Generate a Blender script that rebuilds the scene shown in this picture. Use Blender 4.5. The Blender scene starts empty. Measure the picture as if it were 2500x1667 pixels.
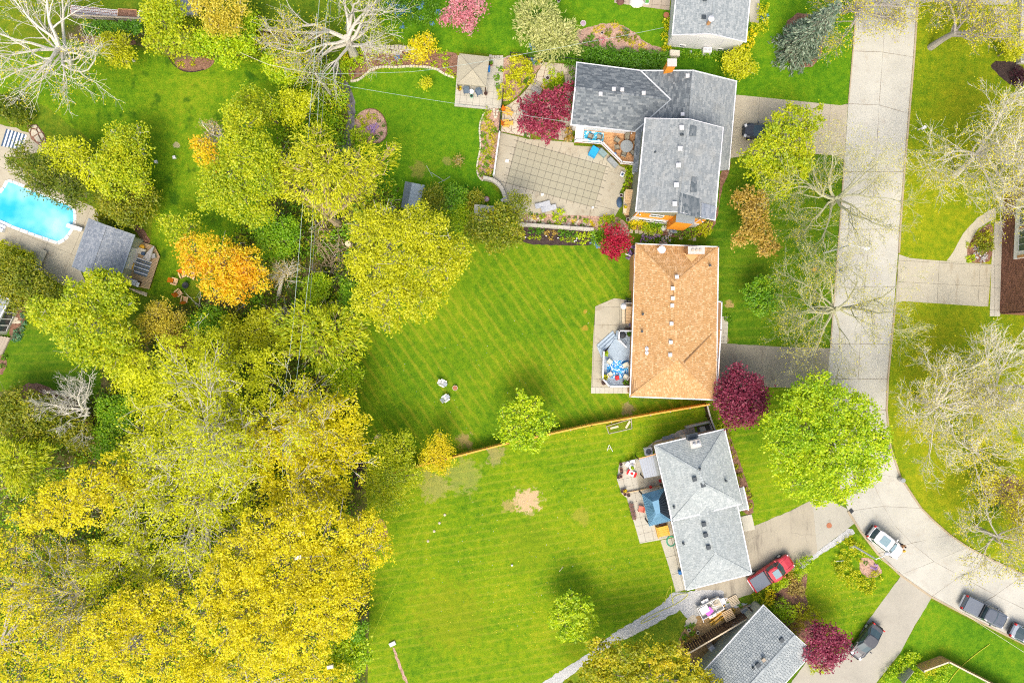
import bpy, math, random
import numpy as np
from mathutils import Vector, Matrix

sc = bpy.context.scene
COL = sc.collection
random.seed(7)
rng = np.random.default_rng(11)
R = math.radians

# ---------------------------------------------------------------- camera, sky, sun, exposure
H = 83.333          # flying height of the camera above the ground, metres
S = 0.05            # metres on the ground per pixel of the photograph
cam = bpy.data.cameras.new('camera')
cam.lens = 24; cam.sensor_width = 36; cam.clip_start = 1; cam.clip_end = 2000
camo = bpy.data.objects.new('camera', cam); COL.objects.link(camo)
camo.location = (0, 0, H); camo.rotation_euler = (0, 0, 0)
sc.camera = camo

SUN_EL, SUN_AZ = R(56), R(186)      # azimuth from north, clockwise: the light comes from the bottom of the picture
world = bpy.data.worlds.new('World'); sc.world = world; world.use_nodes = True
wn = world.node_tree; bg = wn.nodes['Background']
sky = wn.nodes.new('ShaderNodeTexSky'); sky.sky_type = 'NISHITA'; sky.sun_disc = False
sky.sun_elevation = SUN_EL; sky.sun_rotation = SUN_AZ
sky.air_density = 1.0; sky.dust_density = 6.0; sky.ozone_density = 0.6
wn.links.new(sky.outputs[0], bg.inputs[0]); bg.inputs[1].default_value = 0.15
sl = bpy.data.lights.new('sun', 'SUN'); sl.energy = 1.0; sl.angle = R(32); sl.color = (1, .95, .87)
so = bpy.data.objects.new('sun', sl); COL.objects.link(so)
so.rotation_euler = (math.pi/2 - SUN_EL, 0, math.pi - SUN_AZ)
so.location = (0, -40, 120)
vs = sc.view_settings
vs.view_transform = 'Standard'; vs.look = 'None'; vs.gamma = 1; vs.use_curve_mapping = False
vs.exposure = 0.80
sc.cycles.filter_width = 1.1; sc.cycles.use_denoising = False
sc.cycles.max_bounces = 6; sc.cycles.diffuse_bounces = 3; sc.cycles.transmission_bounces = 4
sc.cycles.caustics_reflective = False; sc.cycles.caustics_refractive = False

# ---------------------------------------------------------------- helpers
def W(px, py, z=0.0):
    k = S*(1 - z/H)
    return ((px-1250)*k, (833.5-py)*k, z)
def W2(px, py, z=0.0): return W(px, py, z)[:2]
def PX(poly, z=0.0): return [W2(x, y, z) for x, y in poly]

def area2(p): return sum(p[i-1][0]*p[i][1]-p[i][0]*p[i-1][1] for i in range(len(p)))/2
def ccw(p): return list(p) if area2(p) > 0 else list(p)[::-1]

def rough(poly, step=.5, amp=.06, seed=1):
    """a closed outline resampled with small irregular offsets (world metres)"""
    r = random.Random(seed); out = []
    for i in range(len(poly)):
        a = poly[i]; b = poly[(i+1) % len(poly)]
        L = math.hypot(b[0]-a[0], b[1]-a[1]); n = max(1, int(L/step))
        for k in range(n):
            t = k/n
            out.append((a[0]+(b[0]-a[0])*t+r.uniform(-amp, amp), a[1]+(b[1]-a[1])*t+r.uniform(-amp, amp)))
    return out
def smooth_poly(poly, it=2, closed=True):
    for _ in range(it):
        q = []
        n = len(poly)
        for i in range(n if closed else n-1):
            a = poly[i]; b = poly[(i+1) % n]
            q += [(a[0]*.75+b[0]*.25, a[1]*.75+b[1]*.25), (a[0]*.25+b[0]*.75, a[1]*.25+b[1]*.75)]
        poly = q if closed else [poly[0]]+q+[poly[-1]]
    return poly
def clip_half(poly, nx, ny, d):
    """keep the part with nx*x+ny*y <= d"""
    out = []; n = len(poly)
    for i in range(n):
        a = poly[i]; b = poly[(i+1) % n]
        da = nx*a[0]+ny*a[1]-d; db = nx*b[0]+ny*b[1]-d
        if da <= 0: out.append(a)
        if (da < 0 < db) or (db < 0 < da):
            t = da/(da-db); out.append((a[0]+(b[0]-a[0])*t, a[1]+(b[1]-a[1])*t))
    return out
def clip_convex(subj, conv):
    conv = ccw(conv); n = len(conv)
    for i in range(n):
        a = conv[i]; b = conv[(i+1) % n]
        nx, ny = (b[1]-a[1]), -(b[0]-a[0])
        subj = clip_half(subj, nx, ny, nx*a[0]+ny*a[1])
        if len(subj) < 3: return []
    return subj
def tiles(poly, w, l, ang=0, gap=.01, stagger=0, origin=None, jit=0):
    """cut an outline into rectangular tiles, w along the ang direction, l across it"""
    ox, oy = origin or poly[0]; c, s = math.cos(ang), math.sin(ang)
    loc = [((x-ox)*c+(y-oy)*s, -(x-ox)*s+(y-oy)*c) for x, y in poly]
    x0 = min(p[0] for p in loc); x1 = max(p[0] for p in loc); y0 = min(p[1] for p in loc); y1 = max(p[1] for p in loc)
    out = []
    for j in range(math.floor(y0/l), math.ceil(y1/l)):
        off = (j % 2)*stagger*w + random.uniform(-jit, jit)*w
        for i in range(math.floor((x0-off)/w)-1, math.ceil((x1-off)/w)+1):
            a, b = i*w+off+gap/2, (i+1)*w+off-gap/2
            q = clip_convex(loc, [(a, j*l+gap/2), (b, j*l+gap/2), (b, (j+1)*l-gap/2), (a, (j+1)*l-gap/2)])
            if len(q) >= 3 and abs(area2(q)) > .004*w/.3:
                out.append([(ox+x*c-y*s, oy+x*s+y*c) for x, y in q])
    return out
def voronoi(poly, spacing, gap=.04, seed=3):
    r = random.Random(seed)
    xs = [p[0] for p in poly]; ys = [p[1] for p in poly]; seeds = []
    y = min(ys)
    while y < max(ys)+spacing:
        x = min(xs)
        while x < max(xs)+spacing:
            seeds.append((x+r.uniform(-.42, .42)*spacing, y+r.uniform(-.42, .42)*spacing)); x += spacing
        y += spacing
    out = []
    for a in seeds:
        c = list(poly)
        for b in seeds:
            if b is a: continue
            dx, dy = b[0]-a[0], b[1]-a[1]; L = math.hypot(dx, dy)
            if L > spacing*3: continue
            c = clip_half(c, dx/L, dy/L, (dx*(a[0]+b[0])+dy*(a[1]+b[1]))/2/L-gap/2)
            if len(c) < 3: break
        if len(c) >= 3 and abs(area2(c)) > .02: out.append(c)
    return out

RT = {}
class MB:
    """collects geometry, then links it as ONE mesh object"""
    def __init__(s): s.v = []; s.f = []; s.m = []
    def add(s, vs, fs, m=0):
        n = len(s.v); s.v += [tuple(p) for p in vs]; s.f += [tuple(i+n for i in f) for f in fs]; s.m += [m]*len(fs); return s
    def box(s, c, d, rz=0, m=0, rx=0, ry=0):
        hx, hy, hz = d[0]/2, d[1]/2, d[2]/2
        M = Matrix.Rotation(rz, 3, 'Z') @ Matrix.Rotation(ry, 3, 'Y') @ Matrix.Rotation(rx, 3, 'X')
        vs = []
        for x, y, z in ((-1,-1,-1),(1,-1,-1),(1,1,-1),(-1,1,-1),(-1,-1,1),(1,-1,1),(1,1,1),(-1,1,1)):
            p = M @ Vector((x*hx, y*hy, z*hz)); vs.append((p.x+c[0], p.y+c[1], p.z+c[2]))
        return s.add(vs, [(3,2,1,0),(4,5,6,7),(0,1,5,4),(1,2,6,5),(2,3,7,6),(3,0,4,7)], m)
    def prism(s, poly, z0, z1, m=0, bottom=True, inset=0):
        p = ccw(poly); n = len(p)
        q = p
        if inset:
            cx = sum(a[0] for a in p)/n; cy = sum(a[1] for a in p)/n
            q = [(cx+(x-cx)*(1-inset), cy+(y-cy)*(1-inset)) for x, y in p]
        vs = [(x, y, z0) for x, y in p]+[(x, y, z1) for x, y in q]
        fs = [tuple(range(n, 2*n))]+[(i, (i+1) % n, n+(i+1) % n, n+i) for i in range(n)]
        if bottom: fs.append(tuple(range(n-1, -1, -1)))
        return s.add(vs, fs, m)
    def sheet(s, poly, z, m=0): p = ccw(poly); return s.add([(x, y, z) for x, y in p], [tuple(range(len(p)))], m)
    def plate(s, pts, th, m=0):
        """a 3D polygon given thickness downwards"""
        n = len(pts)
        if area2([(p[0], p[1]) for p in pts]) < 0: pts = pts[::-1]
        return s.add(list(pts)+[(p[0], p[1], p[2]-th) for p in pts],
                     [tuple(range(n)), tuple(range(2*n-1, n-1, -1))]+[(n+i, n+(i+1) % n, (i+1) % n, i) for i in range(n)], m)
    def tube(s, pts, rads, n=6, m=0, cap=True):
        pts = [Vector(p) for p in pts]; k = len(pts)
        if not hasattr(rads, '__len__'): rads = [rads]*k
        vs = []; u = None
        for i in range(k):
            d = (pts[min(i+1, k-1)]-pts[max(i-1, 0)])
            if d.length < 1e-9: d = Vector((0, 0, 1))
            d.normalize()
            if u is None:
                u = d.orthogonal().normalized()
            else:
                u = u - d*u.dot(d)
                u = u.normalized() if u.length > 1e-6 else d.orthogonal().normalized()
            w = d.cross(u)
            for j in range(n):
                a = 2*math.pi*j/n; p = pts[i]+(u*math.cos(a)+w*math.sin(a))*rads[i]; vs.append((p.x, p.y, p.z))
        fs = [(i*n+j, i*n+(j+1) % n, (i+1)*n+(j+1) % n, (i+1)*n+j) for i in range(k-1) for j in range(n)]
        if cap: fs += [tuple(range(n-1, -1, -1)), tuple((k-1)*n+j for j in range(n))]
        return s.add(vs, fs, m)
    def lathe(s, prof, c=(0, 0, 0), n=12, m=0, sx=1, sy=1):
        vs = []; k = len(prof)
        for r, z in prof:
            for j in range(n):
                a = 2*math.pi*j/n; vs.append((c[0]+r*math.cos(a)*sx, c[1]+r*math.sin(a)*sy, c[2]+z))
        fs = [(i*n+j, i*n+(j+1) % n, (i+1)*n+(j+1) % n, (i+1)*n+j) for i in range(k-1) for j in range(n)]
        fs += [tuple(range(n-1, -1, -1)), tuple((k-1)*n+j for j in range(n))]
        return s.add(vs, fs, m)
    def mesh(s, name, mats, inv=None, smooth=False):
        me = bpy.data.meshes.new(name)
        vs = s.v if inv is None else [tuple(inv @ Vector(p)) for p in s.v]
        me.from_pydata(vs, [], s.f)
        mats = mats if isinstance(mats, (list, tuple)) else [mats]
        for m in mats: me.materials.append(M(m))
        if len(mats) > 1: me.polygons.foreach_set('material_index', s.m)
        if smooth: me.polygons.foreach_set('use_smooth', [True]*len(s.f))
        me.update(); return me
    def build(s, name, mats, parent=None, local=False, smooth=False, **kw):
        inv = None
        if parent is not None and not local: inv = RT.get(parent.name)
        o = bpy.data.objects.new(name, s.mesh(name, mats, inv, smooth)); COL.objects.link(o)
        if parent is not None:
            o.parent = parent
            if parent.name in RT: RT[o.name] = RT[parent.name]
        tag(o, **kw); return o

def tag(o, label=None, cat=None, group=None, kind=None):
    if label: o['label'] = label
    if cat: o['category'] = cat
    if group: o['group'] = group
    if kind: o['kind'] = kind
    return o
def thing(name, label, cat, loc=(0, 0, 0), rz=0, group=None):
    o = bpy.data.objects.new(name, None); COL.objects.link(o)
    o.empty_display_size = .3
    o.location = loc; o.rotation_euler = (0, 0, rz)
    RT[o.name] = (Matrix.Translation(Vector(loc)) @ Matrix.Rotation(rz, 4, 'Z')).inverted()
    return tag(o, label, cat, group)
def piece(name, mesh, parent, loc=(0, 0, 0), rz=0, scale=None, **kw):
    """a part that shares its mesh with alike pieces; loc in world metres"""
    o = bpy.data.objects.new(name, mesh); COL.objects.link(o)
    Mx = Matrix.Translation(Vector(loc)) @ Matrix.Rotation(rz, 4, 'Z')
    if scale: Mx = Mx @ Matrix.Diagonal((scale[0], scale[1], scale[2], 1))
    if parent is not None:
        o.parent = parent
        if parent.name in RT: Mx = RT[parent.name] @ Mx
    o.matrix_basis = Mx
    return tag(o, **kw)
def dup(root, loc, rz=0, label=None, group=None, scale=None):
    r = root.copy(); COL.objects.link(r); r.location = loc; r.rotation_euler = (0, 0, rz)
    if scale: r.scale = scale
    if label: r['label'] = label
    if group: r['group'] = group
    for ch in list(root.children):
        c = ch.copy(); COL.objects.link(c); c.parent = r
        for g in list(ch.children):
            d = g.copy(); COL.objects.link(d); d.parent = c
    return r

# ---------------------------------------------------------------- materials
MATS = {}
def M(n): return MATS[n] if isinstance(n, str) else n
class NT:
    def __init__(s, name):
        s.m = bpy.data.materials.new(name); s.m.use_nodes = True; s.t = s.m.node_tree
        s.t.nodes.clear(); s.out = s.t.nodes.new('ShaderNodeOutputMaterial'); MATS[name] = s.m
        s._pos = None
    def n(s, typ, ins=None, **props):
        nd = s.t.nodes.new('ShaderNode'+typ)
        for k, v in props.items(): setattr(nd, k, v)
        for k, v in (ins or {}).items():
            if isinstance(v, bpy.types.NodeSocket): s.t.links.new(v, nd.inputs[k])
            else: nd.inputs[k].default_value = v
        return nd
    @property
    def pos(s):
        if s._pos is None: s._pos = s.n('NewGeometry')
        return s._pos.outputs['Position']
    @property
    def island(s):
        s.pos; return s._pos.outputs['Random Per Island']
    def noise(s, scale, detail=4, rough=.55, vec=None, dist=0):
        return s.n('TexNoise', {'Vector': vec or s.pos, 'Scale': scale, 'Detail': detail, 'Roughness': rough, 'Distortion': dist}).outputs[0]
    def math(s, op, a, b=0.0, c=0.0, clamp=False):
        return s.n('Math', {0: a, 1: b, 2: c}, operation=op, use_clamp=clamp).outputs[0]
    def ramp(s, fac, cols, pos=None, interp='LINEAR'):
        nd = s.n('ValToRGB', {0: fac}); r = nd.color_ramp; r.interpolation = interp
        k = len(cols); pos = pos or [i/(k-1) for i in range(k)]
        while len(r.elements) < k: r.elements.new(.5)
        for e, c, p in zip(r.elements, cols, pos): e.position = p; e.color = (*c, 1) if len(c) == 3 else c
        return nd.outputs[0]
    def step(s, v, a, b):
        return s.n('MapRange', {0: v, 1: a, 2: b, 3: 0.0, 4: 1.0}, interpolation_type='SMOOTHSTEP').outputs[0]
    def mix(s, fac, a, b, mode='MIX'):
        nd = s.t.nodes.new('ShaderNodeMix'); nd.data_type = 'RGBA'; nd.blend_type = mode
        for sock, v in ((nd.inputs[0], fac), (nd.inputs[6], a), (nd.inputs[7], b)):
            if isinstance(v, bpy.types.NodeSocket): s.t.links.new(v, sock)
            else: sock.default_value = v if not isinstance(v, tuple) else (*v[:3], 1)
        return nd.outputs[2]
    def rot(s, ang, sx=1, sy=1):
        return s.n('Mapping', {'Vector': s.pos, 'Rotation': (0, 0, ang), 'Scale': (sx, sy, 1)}).outputs[0]
    def bsdf(s, col, rough=.8, metal=0, spec=.3, bump=None, bstr=.3, bdist=.02, **ex):
        ins = {'Base Color': col if isinstance(col, bpy.types.NodeSocket) else (*col[:3], 1), 'Roughness': rough, 'Metallic': metal, 'Specular IOR Level': spec}
        ins.update(ex)
        if bump is not None: ins['Normal'] = s.n('Bump', {'Strength': bstr, 'Distance': bdist, 'Height': bump}).outputs[0]
        b = s.n('BsdfPrincipled', ins); s.t.links.new(b.outputs[0], s.out.inputs[0]); return s.m

def plain(name, col, rough=.7, var=.18, scale=6, metal=0, spec=.3, bump=.15, island=0.0, **ex):
    """paint, plastic, wood...: a base colour with grain and a little wear"""
    t = NT(name); nz = t.noise(scale, 5); col = tuple(c*.9 for c in col)
    d = tuple(c*(1-var) for c in col); l = tuple(min(1, c*(1+var)) for c in col)
    c = t.ramp(nz, [d, l], [.3, .7])
    if island:
        k = t.math('MULTIPLY_ADD', t.island, 2*island, 1-island)
        c = t.mix(1.0, c, t.n('CombineColor', {0: k, 1: k, 2: k}).outputs[0], 'MULTIPLY')
    return t.bsdf(c, rough, metal, spec, t.noise(scale*6, 3) if bump else None, bump, **ex)

def leaf(name, cols, patch=.35, trans=.42, pscale=.35):
    t = NT(name)
    f = t.math('ADD', t.math('MULTIPLY', t.island, 1-patch), t.math('MULTIPLY', t.step(t.noise(pscale, 3), .3, .7), patch))
    c = t.ramp(f, cols)
    d = t.n('BsdfDiffuse', {'Color': c}); tr = t.n('BsdfTranslucent', {'Color': c})
    g = t.n('BsdfGlossy', {'Color': (1, 1, 1, 1), 'Roughness': .5})
    mx = t.n('MixShader', {0: trans, 1: d.outputs[0], 2: tr.outputs[0]})
    mg = t.n('MixShader', {0: .025, 1: mx.outputs[0], 2: g.outputs[0]})
    t.t.links.new(mg.outputs[0], t.out.inputs[0])

def lawn_mat(name, cols, stripe=None, patches=(), fine=1.0, dark=None):
    t = NT(name)
    big = t.noise(.11, 3); mid = t.noise(1.3, 5, .62); fin = t.noise(5.5, 4, .7); xf = t.noise(22, 2, .7)
    f = t.math('ADD', t.math('MULTIPLY', big, .26), t.math('ADD', t.math('MULTIPLY', mid, .32), t.math('ADD', t.math('MULTIPLY', fin, .26), t.math('MULTIPLY', xf, .16))))
    c = t.ramp(f, cols, [.385+i*.24/(len(cols)-1) for i in range(len(cols))])
    if stripe:
        ang, per, st, scol = stripe
        w = t.n('TexWave', {'Vector': t.rot(ang), 'Scale': 1/per*.314, 'Distortion': 1.2, 'Detail': 2, 'Detail Scale': 1.5}, wave_type='BANDS', bands_direction='X').outputs[1]
        m = t.math('MULTIPLY', t.step(w, .6, 1.0), t.math('MULTIPLY', t.step(t.noise(.2, 2), .30, .55), t.math('MULTIPLY', t.step(t.noise(2.2, 3), .2, .6), st)))
        c = t.mix(m, c, scol)
    if dark:   # clumps of ranker, darker grass
        c = t.mix(t.math('MULTIPLY', t.step(t.noise(.42, 3, .6), .56, .7), .8), c, dark)
    nz = t.noise(1.1, 5, .7)
    for (px, py, rp, pc, st) in patches:
        x, y = W2(px, py)
        dd = t.n('VectorMath', {0: t.pos, 1: (x, y, 0)}, operation='DISTANCE').outputs['Value']
        e = t.math('SUBTRACT', 1.0, t.math('DIVIDE', dd, rp*S))
        e = t.math('ADD', e, t.math('MULTIPLY_ADD', nz, 2.6, -1.45))
        c = t.mix(t.math('MULTIPLY', t.step(e, .0, .35), st), c, pc)
    t.bsdf(c, .9, 0, .1, t.math('ADD', fin, xf), .5, .05)

def shingle_mat(name, cols, dark=.0, wear=(.3, .3, .3), wst=.0):
    t = NT(name)
    c = t.ramp(t.island, [tuple(x*.86 for x in c) for c in cols])
    g = t.noise(40, 2, .8); c = t.mix(.16, c, t.ramp(g, [(.25, .25, .25), (.8, .8, .8)]), 'OVERLAY')
    if wst: c = t.mix(t.math('MULTIPLY', t.step(t.noise(.5, 4, .6), .48, .7), wst), c, wear)
    t.bsdf(c, .95, 0, .1, g, .25, .01)

def concrete(name, col, stain=(.2, .18, .14), st=.35, crack=.0, scale=1.0, streak=None):
    t = NT(name); col = (col[0]*.85, col[1]*.88, col[2]*.855)
    a = t.noise(.35*scale, 5, .6); b = t.noise(9, 4, .7); sp = t.noise(45, 2, .8)
    lo = tuple(c*.86 for c in col); hi = tuple(min(1, c*1.1) for c in col)
    c = t.ramp(t.math('ADD', t.math('MULTIPLY', a, .6), t.math('MULTIPLY', b, .4)), [lo, col, hi], [.35, .5, .65])
    c = t.mix(t.math('MULTIPLY', t.step(t.noise(.8*scale, 6, .7, t.rot(streak, 1, .22) if streak is not None else None), .52, .72), st), c, stain)
    c = t.mix(t.math('MULTIPLY', t.step(sp, .6, .75), .18), c, (.1, .09, .08))
    k = t.math('MULTIPLY_ADD', t.island, .12, .94)
    c = t.mix(1.0, c, t.n('CombineColor', {0: k, 1: k, 2: k}).outputs[0], 'MULTIPLY')
    if crack:
        v = t.n('TexVoronoi', {'Vector': t.n('MixRGB' if False else 'VectorMath', {0: t.pos, 1: t.n('TexNoise', {'Vector': t.pos, 'Scale': .7, 'Detail': 4}).outputs[1]}, operation='ADD').outputs[0], 'Scale': .22}, feature='DISTANCE_TO_EDGE').outputs[0]
        c = t.mix(t.math('MULTIPLY', t.math('MULTIPLY', t.math('SUBTRACT', 1.0, t.step(v, .0, .009)), t.step(t.noise(.5, 3), .42, .6)), crack), c, (.06, .055, .05))
    t.bsdf(c, .9, 0, .2, sp, .2, .01)

# ---------------------------------------------------------------- leaf clouds, trees
def npmesh(name, V, k, mats, mi=None):
    """V: n*k vertices, every k of them one face"""
    n = len(V)//k; me = bpy.data.meshes.new(name)
    me.vertices.add(len(V)); me.vertices.foreach_set('co', V.astype(np.float32).ravel())
    me.loops.add(len(V)); me.loops.foreach_set('vertex_index', np.arange(len(V), dtype=np.int32))
    me.polygons.add(n); me.polygons.foreach_set('loop_start', np.arange(0, len(V), k, dtype=np.int32))
    for m in (mats if isinstance(mats, (list, tuple)) else [mats]): me.materials.append(M(m))
    if mi is not None: me.polygons.foreach_set('material_index', mi)
    me.update(calc_edges=True); return me
def unit(a): return a/np.maximum(np.linalg.norm(a, axis=1, keepdims=True), 1e-9)
def leaf_quads(c, size, up=.6, var=.35, asp=.65, droop=None):
    n = len(c)
    nn = rng.normal(size=(n, 3)); nn[:, 2] = np.abs(nn[:, 2])+up; nn = unit(nn)
    t = rng.normal(size=(n, 3))
    if droop is not None: t = droop+.35*t
    t = unit(t-nn*np.sum(t*nn, axis=1, keepdims=True)); b = np.cross(nn, t)
    s = size*(1+var*rng.uniform(-1, 1, (n, 1)))
    V = np.empty((n, 4, 3)); V[:, 0] = c+t*s*.6; V[:, 1] = c+b*s*.6*asp; V[:, 2] = c-t*s*.6; V[:, 3] = c-b*s*.6*asp
    V[:, 0] -= nn*s*.12; V[:, 2] -= nn*s*.12
    return V.reshape(-1, 3)
def blob_points(cx, cy, cz, rx, rz, nclump, per, sig, inner=.62, low=-.3):
    ph = rng.uniform(0, 6.28, 6)
    d = unit(rng.normal(size=(nclump*2, 3))); d = d[d[:, 2] > low][:nclump]
    th = np.arctan2(d[:, 1], d[:, 0])
    lump = 1+.13*np.sin(3*th+ph[0]+2*d[:, 2])+.10*np.sin(5*th+ph[1])+.08*np.sin(8*th+ph[2]+4*d[:, 2])
    rr = (inner+(1-inner)*np.sqrt(rng.uniform(0, 1, len(d))))*lump
    c = np.stack([cx+d[:, 0]*rr*rx, cy+d[:, 1]*rr*rx, cz+d[:, 2]*rr*rz], 1)
    p = np.repeat(c, per, 0)
    return p+rng.normal(size=p.shape)*np.array([sig, sig, sig*.6])

def world_lobes(lobes, h, flat=.8, fall=.22):
    out = []
    cx = sum(l[0]*l[2]**2 for l in lobes)/sum(l[2]**2 for l in lobes); cy = sum(l[1]*l[2]**2 for l in lobes)/sum(l[2]**2 for l in lobes)
    for l in lobes:
        d = math.hypot(l[0]-cx, l[1]-cy)*S; r = l[2]*S*(1-h*.75/H)
        z = max(h-r*flat-d*fall+random.uniform(-.3, .3)*min(1, h/6), r*flat*.75+.15)
        x, y, _ = W(l[0], l[1], z); out.append((x, y, z, r))
    return out

def tree(label, lobes, h, lf, base=None, dens=1.0, ls=.25, bark='bark', name='tree', cat='tree', flat=.8, fall=.22,
         sig=.3, twigs=4, group=None, trunk_r=None, per=9, low=-.3, droop=False, up=1.0, asp=.65, inner=.62):
    wl = world_lobes(lobes, h, flat, fall)
    tot = sum(l[3]**2 for l in wl)
    bx, by = W2(*base) if base else (sum(l[0]*l[3]**2 for l in wl)/tot, sum(l[1]*l[3]**2 for l in wl)/tot)
    root = thing(name, label, cat, (bx, by, 0), group=group)
    tr = trunk_r or max(.05, h*.026)
    fork = Vector((bx+random.uniform(-.2, .2), by+random.uniform(-.2, .2), h*.33))
    t = MB(); t.tube([(bx, by, -.1), (bx, by, h*.12), tuple(fork)], [tr*1.35, tr, tr*.8], 8); t.build('trunk', bark, root)
    b = MB(); pts = []
    for (x, y, z, r) in wl:
        c = Vector((x, y, z-r*.35)); m = (fork+c)/2+Vector((random.uniform(-.3, .3), random.uniform(-.3, .3), -.1*h*.3))
        b.tube([fork, m, c], [tr*.55, tr*.38, tr*.2], 5, cap=False)
        for k in range(twigs):
            d = Vector((random.gauss(0, 1), random.gauss(0, 1), abs(random.gauss(0, .9))+.1)).normalized()
            e = Vector((x, y, z))+Vector((d.x*r, d.y*r, d.z*r*flat))*random.uniform(.8, 1.04)
            st = m.lerp(c, random.uniform(.5, 1)); mm = st.lerp(e, .5)+Vector((random.uniform(-.2, .2)*r, random.uniform(-.2, .2)*r, .12*r))
            b.tube([st, mm, e], [tr*.2, tr*.13, .012], 4, cap=False)
            for q in range(2):
                s2 = mm.lerp(e, random.random()*.7); e2 = s2+Vector((random.gauss(0, .35)*r, random.gauss(0, .35)*r, random.uniform(0, .35)*r))
                b.tube([s2, e2], [tr*.1, .01], 3, cap=False)
        n = max(4, int(dens*34*r*r*(.25/ls)**2*9/per))
        pts.append(blob_points(x, y, z, r, r*flat, n, per, min(sig, r*.3), inner, low))
    b.build('limbs', bark, root)
    P = np.concatenate(pts); P = P[P[:, 2] > .05]
    dr = None
    if droop:
        ctr = np.array([np.mean([l[0] for l in wl]), np.mean([l[1] for l in wl]), h])
        dr = unit(P-ctr); dr[:, 2] = -1.0 if droop is True else droop
    V = leaf_quads(P, ls, up, asp=asp, droop=dr)
    me = npmesh('crown', V, 4, lf)
    me.transform(RT[root.name])
    o = bpy.data.objects.new('crown', me); COL.objects.link(o); o.parent = root
    return root

def bare(label, base, fork, Rr, h, lf=None, bark='bark_pale', lev=3, n=9, nbud=3, bs=.16, name='bare_tree', elev=(15, 65), r0=None,
         seed=1, az=(0, 360), group=None, zf=.45, minr=.02, nch=4, cat='tree', lr=.58, lobes=None, dens=.5, ls=.22, hl=None):
    rd = random.Random(seed)
    f = Vector(W(fork[0], fork[1], h*zf)); bx, by = W2(*base)
    root = thing(name, label, cat, (bx, by, 0), group=group)
    tr = r0 or h*.028; t = MB()
    mid = Vector((bx, by, 0)).lerp(f, .5)+Vector((rd.uniform(-.15, .15), rd.uniform(-.15, .15), 0))
    t.tube([(bx, by, -.1), mid, f], [tr*1.3, tr, tr*.85], 9); t.build('trunk', bark, root)
    mb = MB(); tips = []
    def grow(p, d, L, r, lv):
        k = 4 if lv > 1 else 3; pts = [p]; rads = [r]; dd = d.copy(); q = p.copy()
        for i in range(k):
            dd = (dd+Vector((rd.gauss(0, .2), rd.gauss(0, .2), rd.gauss(.02, .12)))).normalized()
            q = q+dd*(L/k); pts.append(q.copy()); rads.append(max(minr*.6, r*(1-.6*(i+1)/k)))
        mb.tube(pts, rads, 6 if r > .09 else (4 if r > .035 else 3), cap=False)
        if lv == 0:
            tips.append(pts[-1]); tips.append(pts[-2]); return
        for c in range(nch+(1 if lv == lev else 0)):
            tt = rd.uniform(.3, 1)*k; i = min(k-1, int(tt)); st = pts[i].lerp(pts[i+1], tt-i)
            ax = dd.orthogonal().normalized(); ax.rotate(Matrix.Rotation(rd.uniform(0, 6.28), 3, dd))
            nd = dd.copy(); nd.rotate(Matrix.Rotation(R(rd.uniform(22, 58)), 3, ax)); nd.z = nd.z*.7+.05; nd.normalize()
            grow(st, nd, L*rd.uniform(.45, .72), max(minr, rads[i]*rd.uniform(.42, .62)), lv-1)
        nd = (dd+Vector((rd.gauss(0, .2), rd.gauss(0, .2), 0))).normalized()
        grow(pts[-1], nd, L*.6, max(minr, rads[-1]), lv-1)
    for i in range(n):
        a = R(az[0]+(az[1]-az[0])*(i+rd.uniform(-.3, .3))/n); e = R(rd.uniform(*elev))
        d = Vector((math.cos(a)*math.cos(e), math.sin(a)*math.cos(e), math.sin(e)))
        grow(f-Vector((0, 0, rd.uniform(0, h*.12))), d, Rr*lr*rd.uniform(.75, 1.1), tr*rd.uniform(.4, .65), lev)
    mb.build('limbs', bark, root)
    if lobes:
        P = np.concatenate([blob_points(x, y, z, r, r*.8, max(4, int(dens*34*r*r*(.25/ls)**2)), 9, .3, .5) for x, y, z, r in world_lobes(lobes, hl or h, .8, .14)])
        me = npmesh('crown', leaf_quads(P[P[:, 2] > .05], ls, 1.0), 4, lf); me.transform(RT[root.name])
        o = bpy.data.objects.new('crown', me); COL.objects.link(o); o.parent = root
    if lf and nbud:
        c = np.array([tuple(p) for p in tips]); c = np.repeat(c, nbud, 0)+rng.normal(size=(len(c)*nbud, 3))*.28
        me = npmesh('young_leaves', leaf_quads(c, bs), 4, lf); me.transform(RT[root.name])
        o = bpy.data.objects.new('young_leaves', me); COL.objects.link(o); o.parent = root
    return root

def shrub(label, lobes, h, lf, ls=.17, dens=1.0, name='shrub', cat='shrub', flat=.75, per=7, sig=.12, up=.5, group=None, asp=.65, inner=.7, fall=.1, droop=None):
    wl = world_lobes(lobes, h, flat, fall); pts = []
    for (x, y, z, r) in wl:
        z = max(z, .2); n = max(6, int(dens*44*r*r*(.17/ls)**2*9/per))
        pts.append(blob_points(x, y, z, r, max(r*flat, h-z if len(wl) == 1 else 0), n, per, sig, inner, -.5))
    P = np.concatenate(pts); P = P[P[:, 2] > .03]
    bx = np.mean([l[0] for l in wl]); by = np.mean([l[1] for l in wl])
    dr = None
    if droop is not None: dr = unit(P-np.array([bx, by, 0])); dr[:, 2] = droop
    V = leaf_quads(P, ls, up, asp=asp, droop=dr)-np.array([bx, by, 0])
    o = bpy.data.objects.new(name, npmesh(name, V, 4, lf)); COL.objects.link(o); o.location = (bx, by, 0)
    return tag(o, label, cat, group)

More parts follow.
